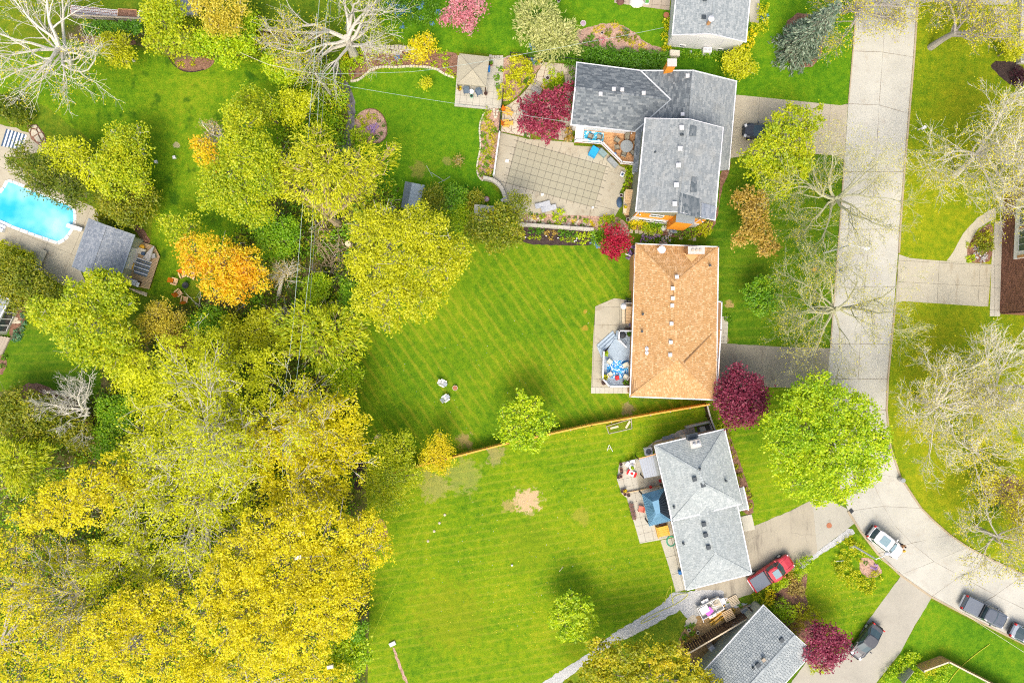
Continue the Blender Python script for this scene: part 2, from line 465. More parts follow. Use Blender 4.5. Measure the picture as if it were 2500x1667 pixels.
def nth(label, i, side='left'):
    return label+', '+('first second third fourth fifth sixth seventh eighth ninth tenth eleventh twelfth thirteenth fourteenth fifteenth'.split())[i]+' from the '+side
TUFT = {}
def tufts(items, lf, label, group, name='perennial_plant', h=.6, cat='plant', ls=.34, up=.4, n=110, asp=.5, droop=None, z=0.0):
    """small plants of one kind: every one an object, alike ones share their mesh. items: px, py, radius in px"""
    dx, dy = [max(t[k] for t in items)-min(t[k] for t in items) for k in (0, 1)]
    items = sorted(items, key=lambda t: t[0] if dx >= dy else t[1])
    for i, (px, py, r) in enumerate(items):
        key = (lf, i % 3, ls, n)
        if key not in TUFT:
            P = blob_points(0, 0, .35, 1.0, .65, max(6, n//6), 6, .14, .35, -.4); P = P[P[:, 2] > .02]
            dr = unit(P)*1.0
            dr[:, 2] = .3
            TUFT[key] = npmesh(name, leaf_quads(P, ls, up, asp=asp, droop=dr), 4, lf)
        o = bpy.data.objects.new(name, TUFT[key]); COL.objects.link(o)
        rr = r*S*.98; hh = h*(.6+.5*rr)
        x, y, _ = W(px, py, z+hh*.5); o.location = (x, y, z); o.scale = (rr, rr, hh); o.rotation_euler = (0, 0, random.uniform(0, 6.28))
        tag(o, nth(label, i, 'left' if dx >= dy else 'top') if len(items) > 1 else label, cat, group if len(items) > 1 else None)

def in_poly(x, y, poly):
    c = np.zeros(len(x), bool); n = len(poly)
    for i in range(n):
        x1, y1 = poly[i]; x2, y2 = poly[i-1]
        if y1 == y2: continue
        m = ((y1 > y) != (y2 > y)) & (x < (x2-x1)*(y-y1)/(y2-y1)+x1); c ^= m
    return c
def scatter_pts(poly, n):
    p = np.array(poly); out = np.empty((0, 2))
    while len(out) < n:
        q = np.stack([rng.uniform(p[:, 0].min(), p[:, 0].max(), n), rng.uniform(p[:, 1].min(), p[:, 1].max(), n)], 1)
        out = np.concatenate([out, q[in_poly(q[:, 0], q[:, 1], poly)]])
    return out[:n]
def ground_leaves(name, poly_px, n, ls, lf, zmax=.6, clump=10, sig=.35, label=None, up=.5, keep=None, asp=.6):
    c = scatter_pts(PX(poly_px), n//clump)
    if keep is not None: c = c[keep(c)]
    z = rng.uniform(.05, 1, len(c))**2*zmax
    P = np.repeat(np.column_stack([c, z]), clump, 0); P = P+rng.normal(size=P.shape)*np.array([sig, sig, sig*.4]); P[:, 2] = np.abs(P[:, 2])+.02
    o = bpy.data.objects.new(name, npmesh(name, leaf_quads(P, ls, up, asp=asp), 4, lf)); COL.objects.link(o)
    return tag(o, label, None, None, 'stuff')
# ================================================================ materials of the place
lawn_mat('grass_rough', [(.040, .105, .006), (.085, .165, .008), (.150, .205, .010), (.23, .235, .022)])
lawn_mat('grass_right', [(.075, .165, .005), (.16, .235, .006), (.26, .29, .008), (.36, .33, .015)])
lawn_mat('grass_b', [(.042, .125, .004), (.090, .195, .005), (.150, .245, .006), (.24, .28, .012)],
         stripe=(R(-35), 1.2, .48, (.30, .29, .02)),
         patches=[(1330, 1130 - 60, 40, (.3, .24, .07), .0), (1135, 1075, 26, (.36, .25, .11), .7), (1428, 800, 9, (.36, .24, .03), .8), (1430, 760, 7, (.36, .24, .03), .8), (1535, 1000, 22, (.33, .24, .12), .7), (880, 1065, 8, (.5, .4, .25), .6)])
lawn_mat('grass_c', [(.050, .140, .004), (.115, .225, .005), (.195, .28, .006), (.30, .31, .014)],
         stripe=(R(81), .95, .34, (.32, .32, .03)),
         patches=[(1288, 1222, 42, (.52, .37, .21), .95), (1240, 1235, 22, (.4, .28, .12), .6), (1060, 1185, 50, (.33, .29, .1), .55), (1130, 1160, 60, (.3, .29, .09), .45), (1210, 1110, 30, (.34, .26, .14), .5), (1420, 1260, 30, (.33, .29, .04), .5), (1290, 1330, 90, (.2, .24, .01), .3), (1100, 1500, 120, (.2, .22, .01), .35)])
lawn_mat('grass_a', [(.032, .120, .004), (.070, .190, .005), (.120, .245, .006), (.20, .275, .010)], fine=1.2,
         patches=[(1025, 415, 28, (.25, .22, .05), .6), (1090, 395, 14, (.3, .25, .08), .5)])
lawn_mat('grass_nw', [(.040, .125, .004), (.090, .200, .005), (.160, .255, .007), (.25, .28, .014)], dark=(.022, .085, .004),
         patches=[(110, 340, 40, (.28, .26, .015), .7), (70, 290, 35, (.28, .26, .015), .7), (430, 355, 10, (.45, .35, .25), .6)])
lawn_mat('grass_street', [(.028, .095, .004), (.062, .150, .005), (.108, .195, .006), (.18, .225, .010)], stripe=(R(88), 1.1, .3, (.2, .24, .02)),
         patches=[(1780, 745, 14, (.42, .28, .12), .7), (1775, 830, 10, (.4, .28, .12), .6)])
t = NT('woodland_soil')
c = t.ramp(t.noise(.5, 6, .7), [(.05, .085, .012), (.09, .12, .015), (.17, .13, .07), (.25, .2, .13)], [.3, .47, .6, .75])
c = t.mix(t.step(t.noise(4, 4, .7), .45, .7), c, (.07, .09, .015)); t.bsdf(c, .95, 0, .1, t.noise(7, 4, .7), .6, .08)
def soil(name, a, b, d, sc_=3.0):
    t = NT(name); c = t.ramp(t.noise(sc_, 6, .75), [d, a, b], [.35, .5, .68])
    t.bsdf(t.mix(t.step(t.noise(26, 2, .7), .55, .75), c, tuple(x*1.5 for x in b)), .95, 0, .1, t.noise(26, 2, .8), .8, .04)
soil('mulch', (.22, .12, .08), (.34, .2, .14), (.09, .05, .03))
soil('mulch_pink', (.42, .27, .2), (.55, .38, .3), (.2, .12, .08))
soil('mulch_dark', (.055, .038, .034), (.085, .062, .055), (.03, .02, .018))
soil('bare_earth', (.30, .20, .09), (.42, .29, .14), (.14, .09, .04))
concrete('road_concrete', (.53, .505, .45), (.36, .32, .26), .6)
concrete('drive_concrete', (.50, .435, .335), (.33, .27, .18), .45)
concrete('drive_right', (.52, .47, .37), (.27, .22, .14), .7, streak=R(90))
concrete('patio_concrete', (.49, .435, .335), (.25, .2, .13), .6)
concrete('slab_pale', (.56, .52, .44), (.36, .31, .23), .35)
concrete('kerb_concrete', (.46, .37, .26), (.3, .2, .12), .5)
concrete('asphalt_old', (.31, .275, .215), (.19, .165, .125), .7, crack=.4, streak=R(90))
concrete('asphalt_c', (.42, .37, .29), (.17, .15, .12), .8, crack=.35, streak=R(63))
concrete('asphalt_grey', (.44, .41, .35), (.33, .30, .25), .5, crack=.3, streak=R(60))
concrete('asphalt_pale', (.43, .395, .335), (.33, .30, .25), .5)
concrete('paver_tan', (.46, .38, .3), (.3, .22, .15), .5)
concrete('flagstone', (.62, .54, .43), (.42, .33, .23), .4)
concrete('edging_stone', (.66, .58, .46), (.4, .32, .22), .3)
concrete('wall_stone', (.50, .46, .40), (.28, .25, .2), .5)
t = NT('gravel_grey'); v = t.n('TexVoronoi', {'Vector': t.pos, 'Scale': 9.0}).outputs[0]
c = t.mix(.55, t.ramp(t.noise(14, 3, .8), [(.2, .21, .22), (.44, .45, .44), (.62, .62, .6)], [.3, .5, .7]), t.ramp(v, [(.75, .75, .75), (.25, .25, .25)]), 'SOFT_LIGHT')
c = t.mix(t.math('MULTIPLY', t.step(t.noise(.6, 4, .7), .55, .7), .3), c, (.3, .28, .16)); t.bsdf(c, .95, 0, .1, t.noise(16, 3, .8), .7, .03)
t = NT('stream_water')
c = t.ramp(t.noise(1.6, 5, .7), [(.07, .065, .07), (.16, .15, .16), (.26, .245, .25)], [.35, .55, .7]); t.bsdf(c, .12, 0, .5, t.noise(5, 3, .6), .25, .03)
t = NT('joint_dark'); t.bsdf((.10, .085, .065), .95)
plain('timber_edge', (.42, .31, .18), .8); plain('cover_mesh', (.37, .35, .25), .85, .06, 20); plain('cover_strap', (.13, .12, .095), .8)

# ================================================================ ground
def sheet(name, poly, mat_, z, step=.6, amp=.10, px=True, kind='structure', seed=1, sm=1):
    p = PX(poly) if px else poly
    if sm: p = smooth_poly(p, sm)
    if amp: p = rough(p, step, amp, seed)
    return MB().sheet(p, z).build(name, mat_, kind=kind)
g = MB(); n = 40; ext = 900
g.sheet([(-ext, -ext), (ext, -ext), (ext, ext), (-ext, ext)], 0); g.build('ground', 'grass_rough', kind='structure')
sheet('woodland_floor', [(600, 60), (700, 100), (800, 120), (845, 215), (868, 330), (862, 410), (960, 440), (1010, 540), (960, 620), (890, 700), (880, 850), (878, 1000), (895, 1120), (893, 1240), (905, 1400), (900, 1560), (905, 1760), (-200, 1760), (-200, 960), (60, 950), (180, 985), (250, 960), (235, 900), (330, 800), (420, 745), (500, 740), (560, 600), (650, 480), (690, 330), (720, 230), (640, 140)], 'woodland_soil', .006)
sheet('woodland_floor', [(80, 60), (230, 62), (360, 70), (500, 60), (560, 60), (640, 110), (560, 150), (524, 135), (500, 168), (450, 172), (410, 130), (330, 110), (240, 105), (130, 95)], 'woodland_soil', .007, seed=5)
sheet('lawn', [(880, 830), (880, 760), (1000, 640), (1100, 596), (1260, 594), (1460, 600), (1560, 596), (1560, 980), (1752, 978), (1722, 987), (1240, 1078), (1000, 1142), (890, 1150), (866, 1040)], 'grass_b', .012, sm=0, amp=.05)
sheet('lawn', [(990, 1145), (1240, 1080), (1722, 988), (1760, 1060), (1660, 1460), (1500, 1556), (1316, 1690), (1250, 1760), (895, 1760), (900, 1560), (905, 1400), (893, 1240)], 'grass_c', .013, sm=0, amp=.05)
sheet('lawn', [(852, 204), (895, 184), (940, 166), (1000, 164), (1060, 167), (1118, 194), (1111, 262), (1186, 268), (1172, 310), (1170, 360), (1164, 430), (1190, 446), (1240, 494), (1180, 530), (1030, 520), (950, 470), (870, 430), (862, 400), (868, 330), (852, 260)], 'grass_a', .012, sm=0, amp=.04)
sheet('lawn', [(-60, 190), (100, 100), (240, 105), (410, 135), (450, 174), (500, 170), (526, 140), (640, 142), (720, 240), (690, 330), (650, 470), (560, 590), (480, 660), (430, 745), (330, 700), (380, 560), (350, 420), (200, 330), (90, 240), (-60, 230)], 'grass_nw', .012)
sheet('lawn', [(930, -80), (1640, -80), (1632, 116), (1640, 160), (1392, 156), (1230, 134), (1110, 128), (1000, 116), (930, 70)], 'grass_a', .010, sm=0, amp=.05)
sheet('lawn', [(1756, -80), (2094, -80), (2071, 254), (2053, 260), (1797, 236), (1690, 176), (1560, 172), (1644, 150), (1644, 130)], 'grass_a', .014, sm=0, amp=.05, seed=4)
sheet('lawn', [(1756, 420), (1900, 365), (2062, 388), (2060, 420), (2027, 840), (2022, 854), (1760, 842), (1756, 604), (1548, 600), (1560, 570), (1700, 570), (1745, 540)], 'grass_street', .011, sm=0, amp=.04)
sheet('lawn', [(1740, 980), (1860, 942), (2020, 945), (2018, 1060), (2050, 1215), (1990, 1225), (1840, 1290), (1770, 1050)], 'grass_c', .011, sm=0, amp=.04)
sheet('lawn', [(-80, 850), (60, 790), (200, 850), (250, 905), (245, 960), (180, 985), (90, 950), (-80, 960)], 'grass_street', .014)
sheet('lawn', [(2205, -80), (2700, -80), (2700, 1450), (2500, 1402), (2345, 1325), (2257, 1250), (2198, 1170), (2163, 996), (2175, 840), (2194, 621), (2240, -80)], 'grass_right', .010, sm=0, amp=.04)
sheet('lawn', [(2270, 1462), (2340, 1500), (2500, 1580), (2700, 1680), (2700, 1800), (2080, 1800), (2140, 1690), (2200, 1590)], 'grass_a', .010, sm=0, amp=.04)
sheet('lawn', [(1960, 1370), (2085, 1295), (2142, 1353), (2198, 1405), (2120, 1520), (2070, 1590), (1860, 1480)], 'grass_c', .016, sm=0, amp=.04)

# ---------------------------------------------------------------- street of concrete slabs
RL = [(2102, -140), (2091, 0), (2082, 125), (2071, 254), (2059, 420), (2049, 560), (2038, 700), (2027, 840), (2019, 925), (2016, 1010), (2024, 1090), (2045, 1170), (2070, 1247), (2099, 1295), (2142, 1351), (2198, 1403), (2273, 1456), (2351, 1497), (2500, 1571), (2660, 1648)]
RC = [(2172, -140), (2163, 0), (2155, 128), (2146, 257), (2137, 420), (2125, 560), (2110, 700), (2100, 840), (2095, 925), (2092, 1005), (2100, 1085), (2121, 1155), (2156, 1235), (2185, 1283), (2225, 1325), (2280, 1370), (2345, 1405), (2430, 1452), (2555, 1512), (2710, 1590)]
RR = [(2250, -140), (2240, 0), (2231, 140), (2219, 278), (2207, 420), (2197, 560), (2186, 700), (2175, 840), (2167, 925), (2164, 1000), (2173, 1090), (2198, 1165), (2248, 1240), (2280, 1272), (2318, 1305), (2362, 1335), (2425, 1368), (2500, 1402), (2610, 1445), (2760, 1510)]
t = NT('joint_road'); t.bsdf((.21, .18, .14), .95)
rd_ = MB().sheet(PX(RL+RR[::-1]), .018).build('road', 'joint_road', kind='structure')
rr_ = random.Random(2)
for i in range(len(RL)-1):
    for A, B in ((RL, RC), (RC, RR)):
        q = [A[i], B[i], B[i+1], A[i+1]]
        cx = sum(p[0] for p in q)/4; cy = sum(p[1] for p in q)/4
        w = PX([(x+(cx-x)*.008, y+(cy-y)*.008) for x, y in q])
        w = rough(w, 1.6, .022, 40+i)
        MB().prism(w, .0, .030+rr_.uniform(-.003, .003), bottom=False).build('concrete_slab', 'road_concrete', rd_)
def strip(name, line, w, z0, z1, mat_, parent=None, kind='structure', seg=None, off=0):
    """a band along a line of pixels; with seg it is laid as separate pieces"""
    p = PX(line); mbs = MB()
    for a, b in zip(p, p[1:]):
        dx, dy = b[0]-a[0], b[1]-a[1]; L = math.hypot(dx, dy); nx, ny = -dy/L, dx/L
        o1 = off-w/2; o2 = off+w/2
        mbs.prism([(a[0]+nx*o1, a[1]+ny*o1), (b[0]+nx*o1, b[1]+ny*o1), (b[0]+nx*o2, b[1]+ny*o2), (a[0]+nx*o2, a[1]+ny*o2)], z0, z1)
    return mbs.build(name, mat_, parent, kind=kind if parent is None else None)
strip('kerb', RR[:6]+[(2194, 618)], .2, 0, .13, 'kerb_concrete'); strip('kerb', [(2185, 742)]+RR[7:], .2, 0, .13, 'kerb_concrete')
strip('kerb', RL[:3]+[(2071, 250)], .14, 0, .12, 'kerb_concrete'); strip('kerb', [(2060, 395)]+RL[4:7]+[(2027, 846)], .14, 0, .12, 'kerb_concrete')
strip('kerb', [(2019, 945)]+RL[9:12]+[(2060, 1225)], .14, 0, .12, 'kerb_concrete'); strip('kerb', RL[12:16], .24, 0, .12, 'kerb_concrete'); strip('kerb', RL[15:], .24, 0, .07, 'kerb_concrete')

def paved(name, poly, base_mat, piece_mat, w, l, ang, gap=.03, z=.02, pname='concrete_slab', jit=0, stagger=0, lift=.02, origin=None):
    """a paved area: a bed of dark joint with its slabs laid on it"""
    p = PX(poly); o = MB().sheet(p, z).build(name, base_mat, kind='structure')
    for q in tiles(p, w, l, ang, gap, stagger, origin, jit):
        MB().prism(q, 0, z+lift+random.uniform(-.003, .003), bottom=False).build(pname, piece_mat, o)
    return o
# driveways
DA = [(1760, 224), (1797, 232), (2053, 258), (2070, 253), (2061, 392), (2044, 380), (1900, 370), (1784, 386), (1760, 386)]
paved('driveway', DA, 'joint_dark', 'drive_concrete', 2.9, 4.0, R(-5), .025, origin=W2(1797, 232))
sheet('driveway', [(1745, 835), (1768, 838), (1900, 846), (2026, 850), (2019, 948), (1870, 945), (1745, 950)], 'asphalt_old', .024, sm=0, amp=.03)
sheet('driveway', [(1800, 1290), (1839, 1284), (1928, 1247), (1987, 1217), (2000, 1345), (1945, 1388), (1830, 1450), (1740, 1480), (1690, 1475), (1700, 1420)], 'asphalt_c', .024, sm=0, amp=.04)
sheet('driveway', [(1983, 1219), (2030, 1222), (2066, 1240), (2086, 1276), (2072, 1288), (1995, 1345)], 'asphalt_grey', .028, sm=0, amp=.02)
sheet('driveway', [(2199, 1406), (2274, 1459), (2233, 1526), (2197, 1593), (2138, 1667), (2080, 1760), (1880, 1760), (1935, 1660), (1970, 1612), (2060, 1592), (2091, 1562), (2115, 1520)], 'asphalt_pale', .024, sm=0, amp=.03)
paved('driveway', [(2194, 621), (2220, 630), (2260, 634), (2412, 645), (2420, 646), (2412, 748), (2396, 748), (2203, 735), (2185, 740)], 'joint_dark', 'drive_right', 5.0, 2.6, R(-3), .03, origin=W2(2190, 688))
paved('footpath', [(2428, 540), (2450, 540), (2441, 772), (2416, 772), (2420, 646)], 'joint_dark', 'slab_pale', 1.6, 2.7, R(0), .03)
sheet('footpath', [(2311, 637), (2327, 615), (2351, 570), (2386, 532), (2430, 505), (2432, 530), (2388, 558), (2364, 600), (2358, 641)], 'drive_right', .022, sm=0, amp=.02)
sheet('footpath', [(2424, 16), (2455, 17), (2461, 60), (2458, 105), (2438, 108), (2432, 50)], 'slab_pale', .022, amp=.02)
sheet('driveway', [(2245, -60), (2500, -60), (2470, 12), (2420, 13), (2243, 4)], 'asphalt_grey', .022, sm=0, amp=.02)
# gravel beside the silver roofed house
sheet('gravel_path', [(1316, 1670), (1434, 1595), (1500, 1543), (1615, 1475), (1641, 1445), (1674, 1445), (1700, 1440), (1765, 1440), (1770, 1470), (1827, 1472), (1712, 1540), (1690, 1520), (1674, 1506), (1661, 1489), (1548, 1549), (1500, 1571), (1428, 1621), (1367, 1668), (1300, 1720), (1240, 1720)], 'gravel_grey', .026, step=.3, amp=.09, sm=0)
sheet('gravel_path', [(1950, 1386), (2000, 1342), (2070, 1290), (2082, 1292), (2088, 1300), (2060, 1318), (2000, 1355), (1955, 1392)], 'gravel_grey', .032, step=.3, amp=.06, sm=0)

# ---------------------------------------------------------------- beds, stream
def bed(poly, mat_, z=.02, name='planting_bed', amp=.07, seed=1): return sheet(name, poly, mat_, z, .35, amp, seed=seed)
bed([(846, 140), (890, 118), (960, 112), (1110, 128), (1122, 140), (1116, 200), (1060, 164), (1000, 161), (940, 163), (895, 180), (852, 198)], 'mulch')
bed([(1224, 135), (1300, 140), (1330, 150), (1300, 190), (1260, 240), (1232, 250), (1205, 240), (1200, 190)], 'mulch_pink', .022)
bed([(1196, 262), (1222, 262), (1218, 330), (1206, 420), (1180, 440), (1166, 430), (1174, 350), (1172, 310), (1186, 270)], 'mulch_pink', .02)
bed([(885, 270), (915, 265), (938, 285), (947, 320), (938, 345), (905, 352), (870, 345), (862, 320), (868, 285)], 'mulch_pink')
bed([(1265, 545), (1450, 560), (1448, 590), (1440, 600), (1400, 600), (1260, 596)], 'mulch_dark')
bed([(1250, 524), (1290, 516), (1500, 528), (1530, 540), (1540, 585), (1445, 562), (1262, 546)], 'mulch_pink', .021)
bed([(1540, 420), (1570, 420), (1556, 545), (1530, 545), (1520, 480)], 'mulch')
bed([(1540, 548), (1700, 545), (1752, 535), (1760, 400), (1785, 390), (1780, 420), (1762, 460), (1750, 540), (1735, 565), (1690, 582), (1600, 575), (1545, 565)], 'mulch')
bed([(1390, 80), (1490, 52), (1540, 70), (1580, 110), (1630, 120), (1620, 135), (1420, 118), (1400, 110)], 'mulch_pink')
bed([(1775, 1045), (1800, 1110), (1840, 1220), (1838, 1262), (1800, 1240), (1768, 1050)], 'mulch')
bed([(2098, 1362), (2125, 1360), (2150, 1385), (2155, 1402), (2120, 1412), (2100, 1395)], 'mulch_pink', .026)
bed([(1680, 1520), (1700, 1500), (1755, 1500), (1830, 1470), (1862, 1476), (1780, 1560), (1720, 1640), (1650, 1600), (1655, 1560)], 'bare_earth', .034)
bed([(1862, 1476), (1960, 1385), (1975, 1400), (1960, 1460), (2010, 1520), (1990, 1590)], 'mulch', .022)
bed([(2362, 642), (2360, 600), (2392, 560), (2425, 540), (2424, 600), (2420, 632), (2410, 642)], 'mulch', .026)
bed([(425, 150), (460, 140), (524, 140), (522, 160), (495, 174), (450, 176), (430, 165)], 'mulch', .022)
bed([(200, 85), (330, 95), (335, 112), (240, 112), (195, 104)], 'mulch', .022)
bed([(30, 725), (60, 730), (62, 780), (48, 826), (20, 830), (28, 760)], 'mulch', .022)
bed([(-20, 865), (18, 868), (14, 910), (-20, 920)], 'mulch', .022)
bed([(0, 975), (60, 936), (100, 934), (160, 965), (225, 1000), (235, 1060), (205, 1030), (150, 990), (80, 960), (20, 990), (-10, 985)], 'mulch', .022)
bed([(280, 530), (345, 550), (372, 595), (350, 592), (330, 560)], 'mulch', .022)
bed([(1925, 30), (2020, 40), (2000, 165), (1930, 165), (1905, 120)], 'mulch', .022)
bed([(2410, 150), (2500, 150), (2500, 220), (2480, 215), (2440, 190)], 'mulch_dark', .022)
bed([(2400, 1180), (2500, 1150), (2500, 1250), (2440, 1230), (2400, 1210)], 'mulch', .022)
bed([(885, 1110), (895, 1115), (897, 1160), (885, 1200), (860, 1190), (865, 1140)], 'mulch_dark', .022)
bed([(908, 1265), (940, 1266), (950, 1320), (920, 1320)], 'bare_earth', .022)
bed([(958, 1580), (964, 1580), (985, 1640), (1010, 1690), (1002, 1690), (978, 1644)], 'mulch_pink', .022, 'worn_track')
stream = [(812, 150), (830, 165), (838, 185), (850, 205), (862, 230), (868, 255), (866, 280), (868, 300), (862, 320), (858, 345), (852, 372), (838, 378), (832, 360), (838, 330), (848, 300), (852, 280), (846, 255), (840, 235), (828, 205), (818, 185), (806, 165)]
sheet('stream', stream, 'stream_water', .024, .4, .10)

# ---------------------------------------------------------------- stone edgings, low walls
def edging(label, line, w=.28, hgt=.16, l=.42, mat_='edging_stone', name='stone_edging', cat='edging', seed=1, pn='stone'):
    p = smooth_poly(PX(line), 2, closed=False); r = random.Random(seed)
    root = thing(name, label, cat, (p[0][0], p[0][1], 0))
    acc = 0; pts = [p[0]]
    seg = []
    for a, b in zip(p, p[1:]):
        L = math.hypot(b[0]-a[0], b[1]-a[1]); n = max(1, round(L/.05))
        for k in range(n): seg.append((a[0]+(b[0]-a[0])*k/n, a[1]+(b[1]-a[1])*k/n))
    i = 0
    while i < len(seg)-3:
        n = max(3, int(l*r.uniform(.75, 1.3)/.05)); j = min(len(seg)-1, i+n)
        a, b = seg[i], seg[j]; L = math.hypot(b[0]-a[0], b[1]-a[1])
        if L > .1:
            ang = math.atan2(b[1]-a[1], b[0]-a[0]); ww = w*r.uniform(.85, 1.15); hh = hgt*r.uniform(.85, 1.15)
            m = MB(); c, s_ = math.cos(ang), math.sin(ang); cx, cy = (a[0]+b[0])/2, (a[1]+b[1])/2
            q = [(-L/2+.015, -ww/2), (L/2-.015, -ww/2*r.uniform(.85, 1)), (L/2-.015, ww/2), (-L/2+.015, ww/2*r.uniform(.85, 1))]
            m.prism([(cx+x*c-y*s_, cy+x*s_+y*c) for x, y in q], 0, hh, inset=.08); m.build(pn, mat_, root)
        i = j
    return root
edging('long wavy pale stone edging between backyard lawn and mulch bed by the tan gazebo', [(856, 199), (872, 199), (890, 186), (905, 170), (935, 163), (965, 166), (1000, 162), (1035, 164), (1065, 168), (1085, 183), (1112, 191)])
edging('curved stone edging of the narrow flower bed west of the covered pool', [(1186, 268), (1176, 290), (1170, 308), (1172, 335), (1174, 360), (1168, 385), (1163, 415), (1170, 436), (1180, 442)], .22, .14)
edging('rough row of pale rocks along the mulch bed top beside the big bare oak', [(868, 112), (900, 118), (940, 118), (975, 117), (1010, 122)], .5, .3, .5, 'flagstone', 'rock_row', 'rocks', 3)
edging('second rough row of rocks just below the first in the long mulch bed', [(880, 124), (910, 127), (945, 128), (985, 131)], .4, .25, .45, 'flagstone', 'rock_row', 'rocks', 5)
edging('dark stacked stones along the bed edge behind the tan gazebo', [(1194, 139), (1212, 142), (1230, 141)], .35, .3, .4, 'wall_stone', 'rock_row', 'rocks', 7)
edging('thin rim round the island bed with pink gravel', [(893, 268), (915, 265), (938, 283), (947, 318), (938, 346), (905, 353), (872, 346)], .1, .1, .35, 'mulch', 'bed_rim', 'edging', 9)
edging('dark curved edging round the small bed with two hostas at the upper left', [(412, 140), (420, 155), (432, 166), (448, 175), (475, 177), (500, 170)], .1, .1, .4, 'mulch_dark', 'bed_rim', 'edging', 11)
edging('low pink stones at the left of the flagstone garden by the iron fence', [(1206, 265), (1207, 290), (1212, 291), (1215, 268)], .25, .18, .35, 'edging_stone', 'rock_row', 'rocks', 13)
# block retaining wall: curved part and the straight one above the dark bed
def blockwall(label, line, w, hgt, bl, mat_='wall_stone', name='retaining_wall', smooth=True, courses=3):
    p = PX(line)
    if smooth: p = smooth_poly(p, 2, closed=False)
    root = thing(name, label, 'wall', (p[0][0], p[0][1], 0))
    cum = [0]
    for a, b in zip(p, p[1:]): cum.append(cum[-1]+math.hypot(b[0]-a[0], b[1]-a[1]))
    def at(d):
        d = max(0, min(cum[-1]-1e-6, d))
        for i in range(len(p)-1):
            if cum[i+1] >= d:
                t_ = (d-cum[i])/(cum[i+1]-cum[i]); return (p[i][0]+(p[i+1][0]-p[i][0])*t_, p[i][1]+(p[i+1][1]-p[i][1])*t_)
    for k in range(courses):
        ch = hgt/courses; d = -(bl/2 if k % 2 else 0)
        while d < cum[-1]:
            a, b = at(max(0, d)), at(min(cum[-1], d+bl)); L = math.hypot(b[0]-a[0], b[1]-a[1])
            if L > .08:
                MB().box(((a[0]+b[0])/2, (a[1]+b[1])/2, ch*(k+.5)), (L-.02, w*(1-.05*k), ch-.012), math.atan2(b[1]-a[1], b[0]-a[0])).build('block', mat_, root)
            d += bl
    return root
blockwall('curved grey block retaining wall at the lower left corner of the covered pool', [(1180, 437), (1200, 440), (1216, 450), (1229, 468), (1235, 495)], .45, .8, .6)
blockwall('straight grey block retaining wall above the dark mulch bed', [(1264, 549), (1350, 555), (1448, 562)], .4, .7, .8, smooth=False)
# ================================================================ houses
shingle_mat('sh_dark', [(.115, .135, .15), (.155, .18, .195), (.20, .228, .24), (.27, .295, .30)])
shingle_mat('sh_grey', [(.235, .265, .275), (.30, .33, .335), (.37, .395, .39)], wear=(.29, .28, .24), wst=.25)
shingle_mat('sh_patch', [(.085, .11, .125), (.135, .16, .175), (.21, .235, .245)])
shingle_mat('sh_brown', [(.50, .285, .115), (.545, .325, .14), (.59, .36, .165), (.69, .46, .245)], wear=(.43, .27, .14), wst=.22)
shingle_mat('sh_silver', [(.33, .375, .375), (.39, .435, .43), (.46, .505, .495)], wear=(.31, .335, .325), wst=.35)
shingle_mat('sh_light', [(.28, .32, .33), (.35, .39, .395), (.42, .46, .455)])
shingle_mat('sh_pool', [(.20, .235, .28), (.27, .305, .345), (.345, .375, .405)], wear=(.17, .19, .22), wst=.5)
shingle_mat('sh_top', [(.27, .31, .32), (.35, .39, .395), (.43, .465, .46)])
t = NT('roof_felt'); t.bsdf((.09, .095, .1), .95)
t = NT('felt_brown'); t.bsdf((.26, .15, .07), .95)
t = NT('felt_light'); t.bsdf((.22, .25, .25), .95)
plain('white_paint', (.80, .80, .79), .5, .05); plain('fascia_white', (.78, .78, .80), .45, .05)
plain('soffit', (.62, .61, .57), .6, .05); plain('siding_pale', (.66, .67, .66), .6, .05); plain('siding_orange', (.78, .30, .025), .6, .08)
plain('siding_olive', (.24, .25, .17), .7, .08); plain('siding_sage', (.42, .45, .36), .6, .06); plain('brick_tan', (.50, .27, .11), .85, .2); plain('stucco_beige', (.52, .45, .34), .85, .08)
plain('brick_red', (.27, .13, .085), .9, .15, island=.35); plain('mortar', (.34, .25, .19), .95)
plain('vent_grey', (.46, .48, .5), .4, .05); plain('vent_dark', (.06, .075, .085), .5, .1); plain('metal_white', (.72, .72, .73), .4, .04); plain('flash_grey', (.30, .34, .36), .4, .1, metal=.3)
plain('flash_white', (.72, .75, .75), .4, .05); plain('concrete_cap', (.56, .53, .48), .9, .1)
t = NT('glass'); t.bsdf((.055, .075, .08), .06, 0, .6)
t = NT('glass_green'); t.bsdf((.09, .13, .10), .08, 0, .6)

